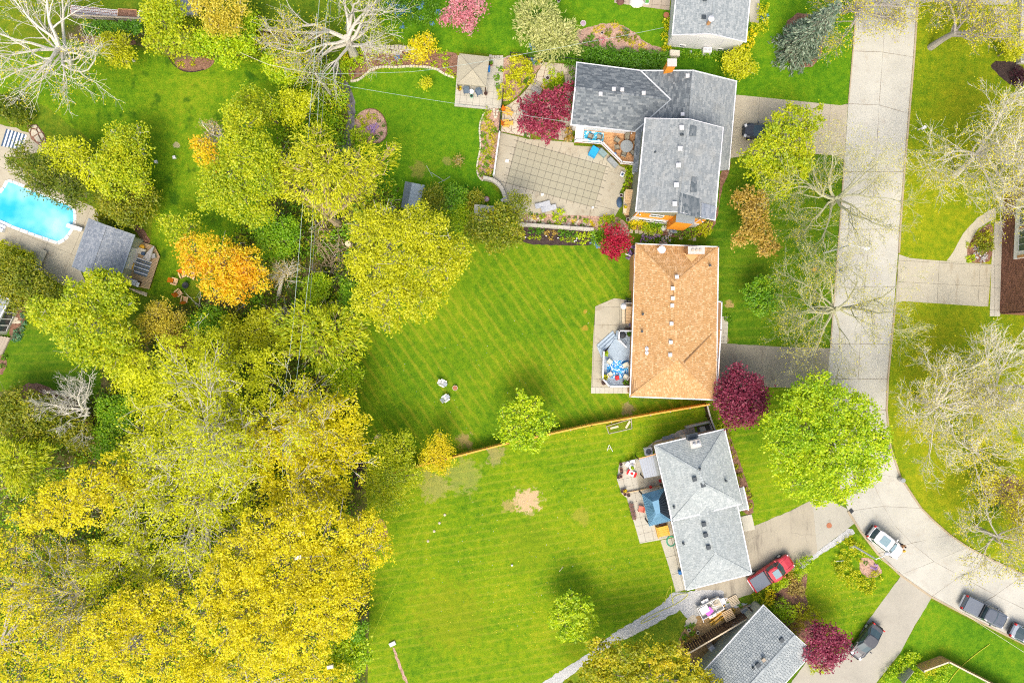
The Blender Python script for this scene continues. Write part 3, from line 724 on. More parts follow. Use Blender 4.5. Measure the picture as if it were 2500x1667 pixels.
def V3(px, py, z): return Vector(W(px, py, z))
def shingle_face(mb, pts, row=.21, wr=(.28, .42), th=.016, gap=.012, seed=1, eave=(0, 1), m=0):
    """cover one flat roof face (3D points, its eave first) with lapped shingles"""
    P = [Vector(p) for p in pts]; r = random.Random(seed)
    n = Vector((0, 0, 0))
    for i in range(len(P)): a, b = P[i-1], P[i]; n += Vector(((a.y-b.y)*(a.z+b.z), (a.z-b.z)*(a.x+b.x), (a.x-b.x)*(a.y+b.y)))
    n.normalize()
    if n.z < 0: n = -n
    u = (P[eave[1]]-P[eave[0]]); u -= n*u.dot(n); u.normalize(); v = n.cross(u)
    ctr = sum(P, Vector())/len(P)
    if v.dot(ctr-P[eave[0]]) < 0: v = -v
    o = P[eave[0]]+n*((ctr-P[eave[0]]).dot(n))
    poly = ccw([((p-o).dot(u), (p-o).dot(v)) for p in P])
    x0 = min(p[0] for p in poly); x1 = max(p[0] for p in poly); y0 = min(p[1] for p in poly); y1 = max(p[1] for p in poly)
    y = y0
    while y < y1:
        x = x0-r.uniform(0, wr[1])
        while x < x1:
            w = r.uniform(*wr); q = clip_convex([(x+gap/2, y), (x+w-gap/2, y), (x+w-gap/2, y+row), (x+gap/2, y+row)], poly)
            if len(q) >= 3 and abs(area2(q)) > 1e-3:
                k = len(q); t0 = th*r.uniform(.8, 1.3); vs = []
                for (a, b) in q: p = o+u*a+v*b+n*(.012+t0*(1-(b-y)/row)); vs.append((p.x, p.y, p.z))
                fs = [tuple(range(k))] if u.cross(v).dot(n) > 0 else [tuple(range(k-1, -1, -1))]
                low = [i for i in range(k) if q[i][1] < y+.02 and q[(i+1) % k][1] < y+.02]
                for i in low:
                    a = len(vs); j = (i+1) % k
                    for (aa, bb) in (q[i], q[j]): p = o+u*aa+v*bb-n*.01; vs.append((p.x, p.y, p.z))
                    fs.append((i, j, a+1, a))
                mb.add(vs, fs, m)
            x += w
        y += row
def caps(mb, a, b, w=.26, l=.28, m=0, up=.018):
    a, b = Vector(a), Vector(b); L = (b-a).length; n = max(2, int(L/l)); d = (b-a).normalized()
    rz = math.atan2(d.y, d.x); ry = -math.asin(max(-1, min(1, d.z)))
    for i in range(n):
        p = a+(b-a)*((i+.5)/n); mb.box((p.x, p.y, p.z+up+.006*(i % 2)), (l*.98, w, .03), rz, m, ry=ry)
def gutter(mb, a, b, w=.13, h=.14, m=0):
    a, b = Vector(a), Vector(b); d = b-a; L = d.length; p = (a+b)/2
    mb.box((p.x, p.y, p.z-.02), (L+.1, w, h), math.atan2(d.y, d.x), m, ry=-math.asin(max(-1, min(1, d.z/L))))
def roof(root, faces, felt, sh, ridge=(), edges=(), row=.21, wr=(.28, .42), gap=.012, seed=1, fascia='fascia_white', capw=.26, name='roof', th=.016):
    rf = MB()
    for f in faces: rf.plate([tuple(Vector(p)-Vector((0, 0, .03))) for p in f], .1)
    ro = rf.build(name, felt, root)
    sm = MB()
    for i, f in enumerate(faces): shingle_face(sm, f, row, wr, th, gap, seed+i)
    sm.build('shingles', sh, ro, kind='stuff')
    if ridge:
        c = MB()
        for a, b in ridge: caps(c, a, b, capw)
        c.build('ridge_caps', sh, ro, kind='stuff')
    if edges:
        for a, b in edges: e = MB(); gutter(e, a, b); e.build('gutter', fascia, root)
    return ro
def walls(root, outline, z1, mat_, z0=0, name='wall'):
    for a, b in zip(outline, outline[1:]+outline[:1]):
        d = (b[0]-a[0], b[1]-a[1]); L = math.hypot(*d)
        MB().box(((a[0]+b[0])/2, (a[1]+b[1])/2, (z0+z1)/2), (L-.004, .2, z1-z0), math.atan2(d[1], d[0])).build(name, mat_, root)
def inset(poly, d):
    p = ccw(poly); out = []; n = len(p)
    for i in range(n):
        a, b, c = p[i-1], p[i], p[(i+1) % n]
        u1 = Vector((b[0]-a[0], b[1]-a[1])).normalized(); u2 = Vector((c[0]-b[0], c[1]-b[1])).normalized()
        n1 = Vector((-u1.y, u1.x)); n2 = Vector((-u2.y, u2.x)); k = (n1+n2); k /= max(.3, 1+n1.dot(n2))
        out.append((b[0]+k.x*d, b[1]+k.y*d))
    return out
def window(root, a, b, t_, z, w, h, frame='white_paint', gl='glass', out=.11, mull=1):
    """a window set on the wall that runs from a to b (outside on the right hand side)"""
    d = Vector((b[0]-a[0], b[1]-a[1], 0)).normalized(); nrm = Vector((d.y, -d.x, 0)); rz = math.atan2(d.y, d.x)
    p = Vector((a[0], a[1], 0)).lerp(Vector((b[0], b[1], 0)), t_)+nrm*out
    f = MB(); 
    for s_ in (-1, 1): q = p+d*(s_*w/2); f.box((q.x, q.y, z+h/2), (.08, .08, h+.08), rz)
    for s_ in (0, 1): f.box((p.x, p.y, z+h*s_), (w-.08, .08, .08), rz)
    for k in range(mull): q = p+d*(w*((k+1)/(mull+1)-.5)); f.box((q.x, q.y, z+h/2), (.05, .06, h-.08), rz)
    wo = f.build('window', frame, root)
    q = p-nrm*.02; MB().box((q.x, q.y, z+h/2), (w-.08, .02, h-.08), rz).build('pane', gl, wo); return wo
def boxvent(root, px, py, z, s=.42, mat_='vent_grey', hood='metal_white', rz=0, h=.22):
    x, y, _ = W(px, py, z); m = MB(); m.box((x, y, z+h/2-.12), (s, s, h), rz); v = m.build('roof_vent', mat_, root)
    MB().prism([(x+(dx*math.cos(rz)-dy*math.sin(rz))*s*.62, y+(dx*math.sin(rz)+dy*math.cos(rz))*s*.62) for dx, dy in ((-1, -1), (1, -1), (1, 1), (-1, 1))], z+h-.12, z+h-.05, inset=.15).build('vent_hood', hood, v)
def pipe(root, px, py, z, r=.07, h=.4, mat_='vent_dark'):
    x, y, _ = W(px, py, z); m = MB(); m.lathe([(r*2.2, -.06), (r*2.2, -.02), (r, .02), (r, h), (r*.7, h)], (x, y, z), 10); m.build('vent_pipe', mat_, root)
def mid(a, b, t_=.5): return Vector(a).lerp(Vector(b), t_)
def gable(root, e, r0, r1, felt, sh, wallmat, gmat, over=.4, gut=True, gtrim='fascia_white', **kw):
    """e: four eave corners (A,B at the first gable; C,D at the other), r0 over A-B, r1 over C-D"""
    A, B_, C_, D = [Vector(p) for p in e]; r0, r1 = Vector(r0), Vector(r1)
    ro = roof(root, [[A, D, r1, r0], [C_, B_, r0, r1]], felt, sh, [(r0, r1)], [(A, D), (B_, C_)] if gut else (), fascia=gtrim, **kw)
    ins = inset([(p.x, p.y) for p in (A, B_, C_, D)], over)
    zb = min(A.z, C_.z)-.05
    walls(root, ins, zb, wallmat)
    for (p, q, r) in ((A, B_, r0), (C_, D, r1)):
        bar = MB()
        for a, b in ((p, r), (r, q)):
            d = b-a; L = d.length; c = (a+b)/2
            bar.box((c.x, c.y, c.z-.06), (L, .06, .2), math.atan2(d.y, d.x), ry=-math.asin(d.z/L))
        bar.build('bargeboard', gtrim, root)
    # gable triangles
    k = len(ins)
    ce = Vector((sum(p[0] for p in ins)/k, sum(p[1] for p in ins)/k, 0))
    for (i0, i1, p, q, r) in ((None, None, A, B_, r0), (None, None, C_, D, r1)):
        best = sorted(ins, key=lambda w_: (w_[0]-p.x)**2+(w_[1]-p.y)**2)[0]; best2 = sorted(ins, key=lambda w_: (w_[0]-q.x)**2+(w_[1]-q.y)**2)[0]
        a, b = Vector((*best, zb)), Vector((*best2, zb)); c = (a+b)/2; t_ = max(0, min(1, ((r-p).x*(q-p).x+(r-p).y*(q-p).y)/((q-p).x**2+(q-p).y**2)))
        c = a.lerp(b, t_); c.z = r.z-.16
        nn = Vector(((b-a).y, -(b-a).x, 0)).normalized()*.1
        g_ = MB(); vs = [a+nn, b+nn, c+nn, a-nn, b-nn, c-nn]
        g_.add([tuple(x) for x in vs], [(0, 1, 2), (5, 4, 3), (0, 3, 4, 1), (1, 4, 5, 2), (2, 5, 3, 0)]); g_.build('gable_wall', gmat, root)
    return ro, ins

# ---- house with the large dark grey roof
hA = thing('house', 'large house with dark grey patchwork roof, taller south block and orange siding', 'house', W(1640, 350))
z = 3.2
nw, sw, se, ne = V3(1408, 153, z), V3(1394, 305, z), V3(1551, 321, z), V3(1564, 173, z)
rw, re_ = V3(1404, 214, 5.0), V3(1637, 244, 5.0)
roof(hA, [[sw, se, re_, rw], [ne, nw, rw, re_]], 'roof_felt', 'sh_dark', [(rw, re_)], [(sw, se), (ne, nw), (nw, rw), (rw, sw)], wr=(.22, .62), row=.2, seed=3)
rn, rs = V3(1693, 173, 6.1), V3(1672, 430, 6.1)
een, ees = V3(1798, 199, z), V3(1779, 414, z)
wsw = V3(1545, 420, z)
roof(hA, [[ne, wsw, rs, rn]], 'roof_felt', 'sh_dark', (), [(ne, rn)], wr=(.22, .62), row=.2, seed=9)
roof(hA, [[ees, een, rn, rs]], 'roof_felt', 'sh_grey', [(rn, rs)], [(een, ees), (rn, een)], wr=(.25, .6), row=.2, seed=12)
v_ = MB()
for a, b in ((V3(1564, 174, 3.25), re_), ): gutter(v_, Vector(a)+Vector((0, 0, .12)), Vector(b)+Vector((0, 0, .10)), .16, .03)
v_.build('valley_flashing', 'flash_white', hA)
v_ = MB(); gutter(v_, Vector(re_)+Vector((0, 0, .10)), V3(1551, 320, 3.35), .14, .03); v_.build('valley_flashing', 'flash_grey', hA)
walls(hA, inset([(p.x, p.y) for p in (nw, sw, se, ne)], .45), 3.1, 'siding_pale')
walls(hA, inset([(p.x, p.y) for p in (ne, V3(1545, 420, z), ees, een)], .45), 3.1, 'siding_pale')
g_ = MB(); a, b, c = V3(1570, 176, 3.1), V3(1792, 201, 3.1), V3(1693, 178, 5.9); g_.add([tuple(x) for x in (a, b, c)]+[tuple(Vector(x)-Vector((0, .2, 0))) for x in (a, b, c)], [(0, 2, 1), (3, 4, 5), (0, 1, 4, 3), (1, 2, 5, 4), (2, 0, 3, 5)]); g_.build('gable_wall', 'siding_pale', hA)
# taller south block
z = 7.2
A_, B2, C2, D2 = V3(1552, 516, z), V3(1745, 538, z), V3(1765, 312, z), V3(1575, 289, z)
r0, r1 = V3(1659, 518, 8.8), V3(1684, 291, 8.8)
_, ins = gable(hA, (A_, B2, C2, D2), r0, r1, 'roof_felt', 'sh_grey', 'siding_olive', 'siding_olive', .45, wr=(.22, .6), row=.2, seed=21)
# the repaired darker shingles and the small bluish patches
def eastz(px, py):
    t_ = (py-289)/(518-289); xr = 1684+(1659-1684)*t_; xe = 1765+(1745-1765)*t_; k = max(0, min(1, (px-xr)/(xe-xr))); return 8.8+(7.2-8.8)*k
def pe(poly, seed, m='sh_patch'):
    mb = MB(); shingle_face(mb, [V3(x, y, eastz(x, y)) for x, y in poly], .2, (.22, .6), .02, .012, seed, eave=(0, 1)); mb.v = [(x, y, w_+.08) for x, y, w_ in mb.v]; mb.build('shingle_patch', m, hA, kind='stuff')
pe([(1708, 532), (1709, 486), (1686, 479), (1660, 470), (1654, 522)], 31); pe([(1700, 470), (1702, 434), (1688, 432), (1684, 470)], 33); pe([(1699, 333), (1700, 310), (1684, 306), (1681, 333)], 35)
pe([(1744, 537), (1747, 505), (1712, 495), (1711, 532)], 39, 'sh_pool')
for x, y in ((1664, 312), (1660, 363), (1656, 404), (1651, 452), (1647, 498)): boxvent(hA, x, y, 8.82)
for x, y in ((1466, 230), (1498, 218), (1519, 220), (1571, 228)): boxvent(hA, x, y, 5.0, .36)
for x, y in ((1678, 186), (1666, 280)): boxvent(hA, x, y, 5.95, .36)
pipe(hA, 1600, 372, 7.7, .08, .25); pipe(hA, 1663, 329, 8.8, .06, .25); pipe(hA, 1667, 329, 8.8, .06, .2)
# south wall: orange boarding, band, bay and down pipes
sa, sb = sorted(ins, key=lambda q: q[1])[:2]; sa, sb = sorted((sa, sb))
dS = Vector((sb[0]-sa[0], sb[1]-sa[1], 0)); LS = dS.length; dS.normalize(); nS = Vector((dS.y, -dS.x, 0)); rzS = math.atan2(dS.y, dS.x)
def onS(t_, off, z_): p = Vector((*sa, 0))+dS*(LS*t_)+nS*off; return (p.x, p.y, z_)
bd = MB()
for k in range(12): bd.box(onS(.5, .13, 2.9+k*.2), (LS, .05, .185), rzS, rx=R(6))
bd.build('siding_boards', 'siding_orange', hA, kind='stuff')
MB().box(onS(.5, .14, 1.3), (LS, .06, 2.6), rzS).build('lower_wall', 'soffit', hA)
by = MB(); by.box(onS(.66, .55, 4.3), (2.0, .9, 4.9), rzS); by.build('chimney_bay', 'siding_orange', hA)
MB().box(onS(.66, .55, 6.78), (2.1, 1.0, .08), rzS).build('bay_cap', 'flash_grey', hA)
for t_, o_ in ((.015, .3), (.9, .3)):
    d_ = MB(); d_.tube([onS(t_, .75, 7.05), onS(t_, .6, 6.6), onS(t_, .2, 6.0), onS(t_, .2, .2)], .07, 6); d_.build('downpipe', 'white_paint', hA)
for t_ in (.2, .42): window(hA, sa, sb, t_, .9, 1.4, 1.2, out=.2)
window(hA, sa, sb, .3, 4.2, 1.5, 1.1, out=.2)
# east and west sides
for t_ in (.25, .6): window(hA, *[(q[0], q[1]) for q in (sb, sorted(ins, key=lambda q: -q[1]-q[0]*.2)[0])], t_, 4.2, 1.4, 1.2, out=.11)
# chimney of this house
ch = MB(); x, y, _ = W(1622, 186, 3); ch.box((x, y, 3.4), (.9, .7, 6.8)); c_ = ch.build('chimney', 'siding_orange', hA); MB().box((x, y, 6.86), (1.05, .85, .12)).build('chimney_cap', 'concrete_cap', c_)

# ---- house with the brown roof
hB = thing('house', 'long house with tan brown shingle hip roof and white gutters', 'house', W(1648, 785))
z = 3.2
nw, ne, se, sw = V3(1552, 595, z), V3(1754, 603, z), V3(1748, 976, z), V3(1538, 968, z)
rn, rs = V3(1647, 690, 5.0), V3(1652, 880, 5.0)
ro = roof(hB, [[nw, sw, rs, rn], [se, ne, rn, rs], [ne, nw, rn], [sw, se, rs]], 'felt_brown', 'sh_brown', [(rn, rs), (nw, rn), (ne, rn), (sw, rs), (se, rs)], [(nw, ne), (ne, se), (se, sw), (sw, nw)], wr=(.2, .36), row=.2, seed=41, gap=.02)
walls(hB, inset([(p.x, p.y) for p in (nw, ne, se, sw)], .32), 3.1, 'brick_tan')
f_ = MB(); gutter(f_, V3(1746, 806, 3.30), V3(1670, 885, 4.86), .14, .03); f_.build('valley_flashing', 'felt_brown', hB)
for x, y in ((1652, 676), (1642, 704), (1642, 728), (1641, 746), (1639, 790), (1637, 835), (1636, 866)): boxvent(hB, x, y, 4.9, .36)
for x, y in ((1733, 648), (1569, 767), (1567, 809), (1616, 838)): boxvent(hB, x, y, 3.9, .2, 'vent_dark', 'vent_dark', R(30), .3)
for x, y in ((1580, 851), (1580, 861)): pipe(hB, x, y, 3.9, .12, .25, 'metal_white')
dish = MB(); x, y, _ = W(1614, 611, 4.0); dish.lathe([(.05, -.5), (.05, .1), (.1, .15), (.42, .35), (.45, .42), (.1, .3)], (x, y, 4.0), 14); dish.build('satellite_dish', 'metal_white', hB)
MB().box((x-.35, y+.1, 4.25), (.3, .25, .15), .4).build('dish_arm', 'metal_white', hB)
x, y, _ = W(1690, 616, 4.0)
c_ = MB(); c_.box((x, y, 2.9), (1.7, .75, 5.6)); co = c_.build('chimney', 'brick_tan', hB)
MB().box((x, y, 5.75), (1.9, .85, .12)).build('chimney_cap', 'concrete_cap', co)
fl = MB()
for k in (-.45, 0, .4): fl.lathe([(.14, 0), (.14, .2), (.1, .2)], (x+k, y, 5.81), 8)
fl.build('flue_pots', 'stucco_beige', co)
cr = MB(); ap = V3(1689, 640, 4.35); l_, r_ = V3(1667, 617, 4.4), V3(1708, 620, 4.4); tp = V3(1689, 622, 4.9)
cr.add([tuple(p) for p in (l_, r_, tp, ap)], [(0, 3, 2), (3, 1, 2), (0, 2, 1)]); cr.build('chimney_saddle', 'sh_brown', hB)
# bay on the street side and the strip beyond the gutter
by = MB(); by.plate([tuple(V3(x, y, 2.9)) for x, y in ((1744, 736), (1761, 738), (1759, 805), (1742, 804))], .12); by.build('bay_roof', 'felt_brown', hB)
for a, b in ((V3(1746, 736, 2.95), V3(1762, 737, 2.95)), (V3(1762, 737, 2.95), V3(1760, 806, 2.95)), (V3(1760, 806, 2.95), V3(1752, 930, 2.95))): e_ = MB(); gutter(e_, a, b); e_.build('gutter', 'fascia_white', hB)
bw = [W2(x, y, 2.9) for x, y in ((1744, 738), (1757, 739), (1755, 928), (1742, 928))]; walls(hB, bw, 2.85, 'brick_tan')
window(hB, bw[1], bw[2], .8, 0.05, 2.6, 2.2, out=.12); 
# low annex on the west side above the grass
an = [W2(x, y, 2.4) for x, y in ((1546, 622), (1556, 622), (1554, 706), (1545, 706))]; MB().prism(an, 0, 2.4).build('side_annex', 'brick_tan', hB)

# ---- house with the silver roof
hC = thing('house', 'house with pale silver grey hip roof turned slightly and a lower garage wing', 'house', W(1720, 1240))
z = 3.9
nw, ne, se, sw = V3(1598, 1087, z), V3(1769, 1047, z), V3(1812, 1229, z), V3(1641, 1271, z)
rn, rs = V3(1705, 1150, 5.9), V3(1718, 1181, 5.9)
roof(hC, [[nw, sw, rs, rn], [se, ne, rn, rs], [ne, nw, rn], [sw, se, rs]], 'felt_light', 'sh_silver', [(rn, rs), (nw, rn), (ne, rn), (sw, rs), (se, rs)], [(nw, ne), (ne, se), (sw, nw), (sw, V3(1709, 1255, z)), (V3(1742, 1246, z), se)], wr=(.24, .4), row=.2, seed=51)
walls(hC, inset([(p.x, p.y) for p in (nw, ne, se, sw)], .5), 3.8, 'stucco_beige')
z = 2.7
gw, ge, gse, gsw = V3(1631, 1232, z), V3(1798, 1222, z), V3(1835, 1400, z), V3(1675, 1440, z)
gn, gs = V3(1724, 1232, 4.25), V3(1747, 1353, 4.25)
roof(hC, [[gw, gsw, gs, gn], [gse, ge, gn, gs], [gsw, gse, gs]], 'felt_light', 'sh_silver', [(gn, gs), (gsw, gs), (gse, gs)], [(gw, gsw), (gsw, gse), (gse, ge)], wr=(.24, .4), row=.2, seed=57, name='garage_roof')
walls(hC, inset([(p.x, p.y) for p in (gw, ge, gse, gsw)], .4), 2.8, 'stucco_beige')
porch = [V3(1800, 1192, 2.7), V3(1815, 1188, 2.7), V3(1827, 1241, 2.6), V3(1789, 1249, 2.6)]
roof(hC, [[porch[3], porch[2], porch[1], porch[0]]], 'felt_light', 'sh_silver', (), [(porch[3], porch[2]), (porch[2], porch[1])], wr=(.24, .4), row=.2, seed=59, name='porch_roof')
po = MB(); po.box(W(1818, 1238, 1.3), (.14, .14, 2.6)); po.build('porch_post', 'white_paint', hC)
for x, y in ((1695, 1169), (1716, 1183)): boxvent(hC, x, y, 5.75, .42, 'vent_dark', 'vent_dark', R(13))
for x, y in ((1718, 1279), (1722, 1305), (1729, 1335)): boxvent(hC, x, y, 4.15, .42, 'vent_dark', 'vent_dark', R(13))
for x, y, zz in ((1708, 1144, 5.8), (1772, 1173, 4.85), (1668, 1326, 3.1), (1645, 1237, 4.25)): boxvent(hC, x, y, zz, .2, 'vent_dark', 'vent_dark', R(20), .35)
x, y, _ = W(1692, 1080, 4.9)
c_ = MB(); c_.box((x, y, 3.3), (1.1, .8, 5.2), R(13)); co = c_.build('chimney', 'siding_pale', hC); MB().box((x, y, 5.95), (1.2, .9, .12), R(13)).build('chimney_cap', 'concrete_cap', co)
fl = MB(); fl.lathe([(.17, 0), (.17, .35), (.22, .36), (.05, .5)], (x-.2, y-.05, 6.01), 8); fl.lathe([(.17, 0), (.17, .35), (.22, .36), (.05, .5)], (x+.3, y+.05, 6.01), 8); fl.build('flue_pots', 'metal_white', co)
sd = MB(); a = V3(1676, 1085, 3.9); sd.box((x-.1, y+.75, 4.75), (1.3, .6, .5), R(13)); sd.build('chimney_saddle', 'vent_dark', hC)
iw = inset([(p.x, p.y) for p in (gw, ge, gse, gsw)], .4)
es = sorted(iw, key=lambda q: -q[0])[:2]; es = sorted(es, key=lambda q: q[1])
window(hC, es[0], es[1], .3, .05, 2.5, 2.2, gl='soffit', mull=0, out=.12)

# ---- house at the bottom with light grey roof
hD = thing('house', 'house with light grey shingle gable roof running off the bottom edge', 'house', W(1830, 1610))
z = 3.0
N_, E_ = V3(1864, 1476, z), V3(1986, 1590, z); d_ = Vector((V3(1733, 1620, z)-V3(1864, 1476, z))).normalized()*16
W_, S_ = N_+d_, E_+d_
r0 = mid(N_, E_); r0.z = 4.9; r1 = r0+d_
gable(hD, (N_, E_, S_, W_), r0, r1, 'felt_light', 'sh_light', 'siding_sage', 'siding_sage', .45, wr=(.27, .36), row=.25, seed=71, gap=.045, th=.03)
for x, y in ((1908, 1561), (1850, 1622)): boxvent(hD, x, y, 4.6, .42, 'vent_dark', 'vent_dark', R(43))
boxvent(hD, 1864, 1609, 4.85, .36, 'vent_dark', 'paver_tan', R(43)); boxvent(hD, 1838, 1628, 4.5, .22, 'vent_dark', 'vent_dark', R(43), .4)

# ---- white house at the top
hT = thing('house', 'white sided house with grey shingle roof and gable end at the top edge', 'house', W(1730, 40))
a, b = V3(1641, 86, 3.3), V3(1821, 103, 3.3); dn = Vector((.097, 1, 0)).normalized()*13
r0 = V3(1736, 83, 4.75)
_, ins = gable(hT, (a, b, b+dn, a+dn), r0, r0+dn, 'felt_light', 'sh_top', 'siding_pale', 'white_paint', .22, wr=(.24, .36), row=.2, seed=81)
wa, wb = sorted(sorted(ins, key=lambda q: q[1])[:2])
for t_ in (.38, .72):
    p = Vector((*wa, 0)).lerp(Vector((*wb, 0)), t_); MB().box((p.x, p.y-.13, 1.6), (.06, .04, 3.2)).build('wall_batten', 'metal_white', hT)
window(hT, wa, wb, .2, .25, .7, .5, out=.13, mull=0); window(hT, wa, wb, .75, .25, .7, .5, out=.13, mull=0)
boxvent(hT, 1718, 43, 4.4, .42, 'vent_dark', 'vent_dark'); boxvent(hT, 1720, 0, 4.4, .36, 'vent_dark', 'vent_dark')
x, y, _ = W(1728, 60, 4.5); c_ = MB(); c_.lathe([(.3, -.2), (.3, .0), (.2, .02), (.2, 1.3)], (x, y, 4.5), 12); co = c_.build('flue_pipe', 'brick_tan', hT)
MB().lathe([(.2, 1.3), (.34, 1.32), (.34, 1.45), (.1, 1.6)], (x, y, 4.5), 14).build('flue_cowl', 'metal_white', co)
MB().prism(PX([(1826, -40), (1856, -40), (1852, 57), (1830, 55)]), 0, .05).build('footpath', 'slab_pale', kind='structure')

# ---- pool house
hP = thing('pool_house', 'pool house with blue grey shingle roof between the blue pool and a timber deck', 'shed', W(255, 610))
z = 2.7
a, b, c, d = V3(218, 534, z), V3(329, 574, z), V3(288, 696, z), V3(177, 651, z)
r0 = mid(a, b); r0.z = 3.9; r1 = mid(d, c); r1.z = 3.9
_, ins = gable(hP, (a, b, c, d), r0, r1, 'roof_felt', 'sh_pool', 'siding_sage', 'siding_sage', .38, wr=(.24, .36), row=.2, seed=91, gtrim='flash_grey')
e1, e2 = sorted(sorted(ins, key=lambda q: -q[0])[:2], key=lambda q: q[1])
window(hP, e1, e2, .62, .8, .9, 1.2, mull=0); window(hP, e1, e2, .46, .8, .9, 1.2, mull=0); MB().box((mid((*e1, 0), (*e2, 0), .54).x+.16, mid((*e1, 0), (*e2, 0), .54).y, 1.0), (.08, 2.6, 2.0), math.atan2(e2[1]-e1[1], e2[0]-e1[0])-math.pi/2).build('sliding_door', 'white_paint', hP)

# ---- garden shed
hS = thing('garden_shed', 'small garden shed with blue grey metal roof beside the lawn', 'shed', W(1005, 477))
plain('shed_metal', (.28, .34, .37), .4, .08); plain('shed_metal_dark', (.15, .19, .23), .4, .08)
z = 2.0
a, b, c, d = V3(989, 443, z), V3(1037, 452, z), V3(1021, 511, z), V3(979, 506, z)
r0 = V3(1006, 446, 2.5); r1 = V3(994, 508, 2.5)
rm = MB()
for q, m_ in (([a, d, r1, r0], 1), ([c, b, r0, r1], 0)):
    k = 7
    for i in range(k):
        p0, p1 = q[0].lerp(q[1], i/k), q[0].lerp(q[1], (i+.97)/k); p3, p2 = q[3].lerp(q[2], i/k), q[3].lerp(q[2], (i+.97)/k)
        rm.plate([tuple(p) for p in (p0, p1, p2, p3)], .04+.01*(i % 2), m_)
rm.build('roof', ['shed_metal', 'shed_metal_dark'], hS); walls(hS, inset([(p.x, p.y) for p in (a, b, c, d)], .15), 1.95, 'siding_sage')

# ---- glazed garden room at the left edge
hL = thing('garden_room', 'pale green garden room with four roof-high panes and grey roof at the left edge', 'house', W(10, 760))
b0, b1 = W2(53, 741), W2(16, 817); z = 2.3
t0, t1 = V3(27, 735, 2.75), V3(-16, 812, 2.75)
g_ = MB(); g_.add([(b0[0], b0[1], 0), (b1[0], b1[1], 0), (b1[0], b1[1], 2.7), (b0[0], b0[1], 2.7)]+[(b0[0]-.2, b0[1], 0), (b1[0]-.2, b1[1], 0), (b1[0]-.2, b1[1], 2.7), (b0[0]-.2, b0[1], 2.7)], [(0, 1, 2, 3), (7, 6, 5, 4), (3, 2, 6, 7), (0, 3, 7, 4), (1, 5, 6, 2)]); g_.build('wall', 'siding_sage', hL)
for k in range(4): window(hL, b1, b0, .2+.2*k, .45, .78, 1.75, out=.05, mull=0)
dl = Vector((b1[0]-b0[0], b1[1]-b0[1], 0)).normalized(); nl = Vector((dl.y, -dl.x, 0)); nl = -nl if nl.x > 0 else nl
q0 = Vector((*b0, 2.75))+Vector((.3, .4, 0)); q1 = Vector((*b1, 2.75))+Vector((.2, -.3, 0))
q0 = V3(24, 731, 2.8); q1 = V3(-22, 815, 2.8)
roof(hL, [[q1, q0, q0+nl*6+Vector((0, 0, 1.2)), q1+nl*6+Vector((0, 0, 1.2))]], 'felt_light', 'sh_top', (), [(q0, q1), (q0, q0+nl*6+Vector((0, 0, 1.2)))], wr=(.24, .36), row=.2, seed=95)
MB().prism([W2(*p) for p in ((20, 735), (53, 741), (-60, 650), (-90, 690))], 0, 2.2).build('side_wall', 'vent_grey', hL)
st = thing('timber_steps', 'weathered wooden steps beside the garden room at the left edge', 'steps', W(10, 845))
a, b, c, d = [Vector((*W2(*p), 0)) for p in ((18, 819), (28, 824), (8, 866), (-4, 862))]
ln = (Vector((*W2(8, 866), 0))-Vector((*W2(28, 824), 0))); wd = Vector((-.9, .15, 0)).normalized()
for k in range(7):
    p = Vector((*W2(27, 824), 0))+wd*(.17+.34*k); q = p+ln; m_ = (p+q)/2
    MB().box((m_.x, m_.y, .25), (ln.length, .31, .06), math.atan2(ln.y, ln.x)).build('board', 'paver_tan', st)
MB().box((*(mid((*W2(27, 824), 0), (*W2(8, 866), 0))).xy, .12), (ln.length, .06, .22), math.atan2(ln.y, ln.x)).build('riser', 'paver_tan', st)

# ---- brick house at the right edge
hR = thing('house', 'brick house with white bay window at the right edge of the picture', 'house', W(2500, 650))
bx0, by0 = W2(2449, 470); bx1, by1 = W2(2440, 763); hz = 5.6
MB().prism([(bx0+.12, by0), (bx1+.12, by1), (bx1+12, by1-.6), (bx0+12, by0-.6)], 0, hz).build('wall_core', 'mortar', hR)
bk = MB(); dB = Vector((bx1-bx0, by1-by0, 0)); LB = dB.length; dB.normalize(); rzB = math.atan2(dB.y, dB.x); rB = random.Random(4)
for i in range(int(hz/.125)):
    x = -(.2 if i % 2 else 0)
    while x < LB:
        a0 = max(0, x); a1 = min(LB, x+.38)
        if a1-a0 > .05:
            p = Vector((bx0, by0, 0))+dB*((a0+a1)/2); bk.box((p.x+.07, p.y, .0625+i*.125), (a1-a0-.02, .12+rB.uniform(-.008, .008), .108), rzB)
        x += .4
bk.build('brickwork', 'brick_red', hR, kind='stuff')
MB().box((bx1+5.9, by1-.42, hz/2), (11.6, .12, hz), -.05).build('side_wall', 'brick_red', hR)
z0, z1 = 2.5, 5.5; ya, yb = W2(2478, 486, 2.5)[1], W2(2474, 633, 2.5)[1]; xw = W2(2474, 633, 2.5)[0]
MB().prism([(xw+.35, ya), (xw, yb), (xw+2, yb), (xw+2, ya)], z0, z1).build('bay', 'white_paint', hR)
for t_ in (.28, .72): window(hR, (xw+.35, ya), (xw, yb), t_, 3.3, 2.4, 1.7, frame='white_paint', gl='glass_green', out=.06, mull=2)
bb = MB()
for t_ in (.03, .5, .97):
    p = Vector((xw+.35, ya, 0)).lerp(Vector((xw, yb, 0)), t_); bb.box((p.x-.03, p.y, 4.2), (.1, .3, 2.0), .05)
bb.build('brick_panels', 'brick_tan', hR)
pr = [(xw+.2, ya+.4), (xw-.2, yb-.4), (xw+9, yb-.9), (xw+9, ya)]
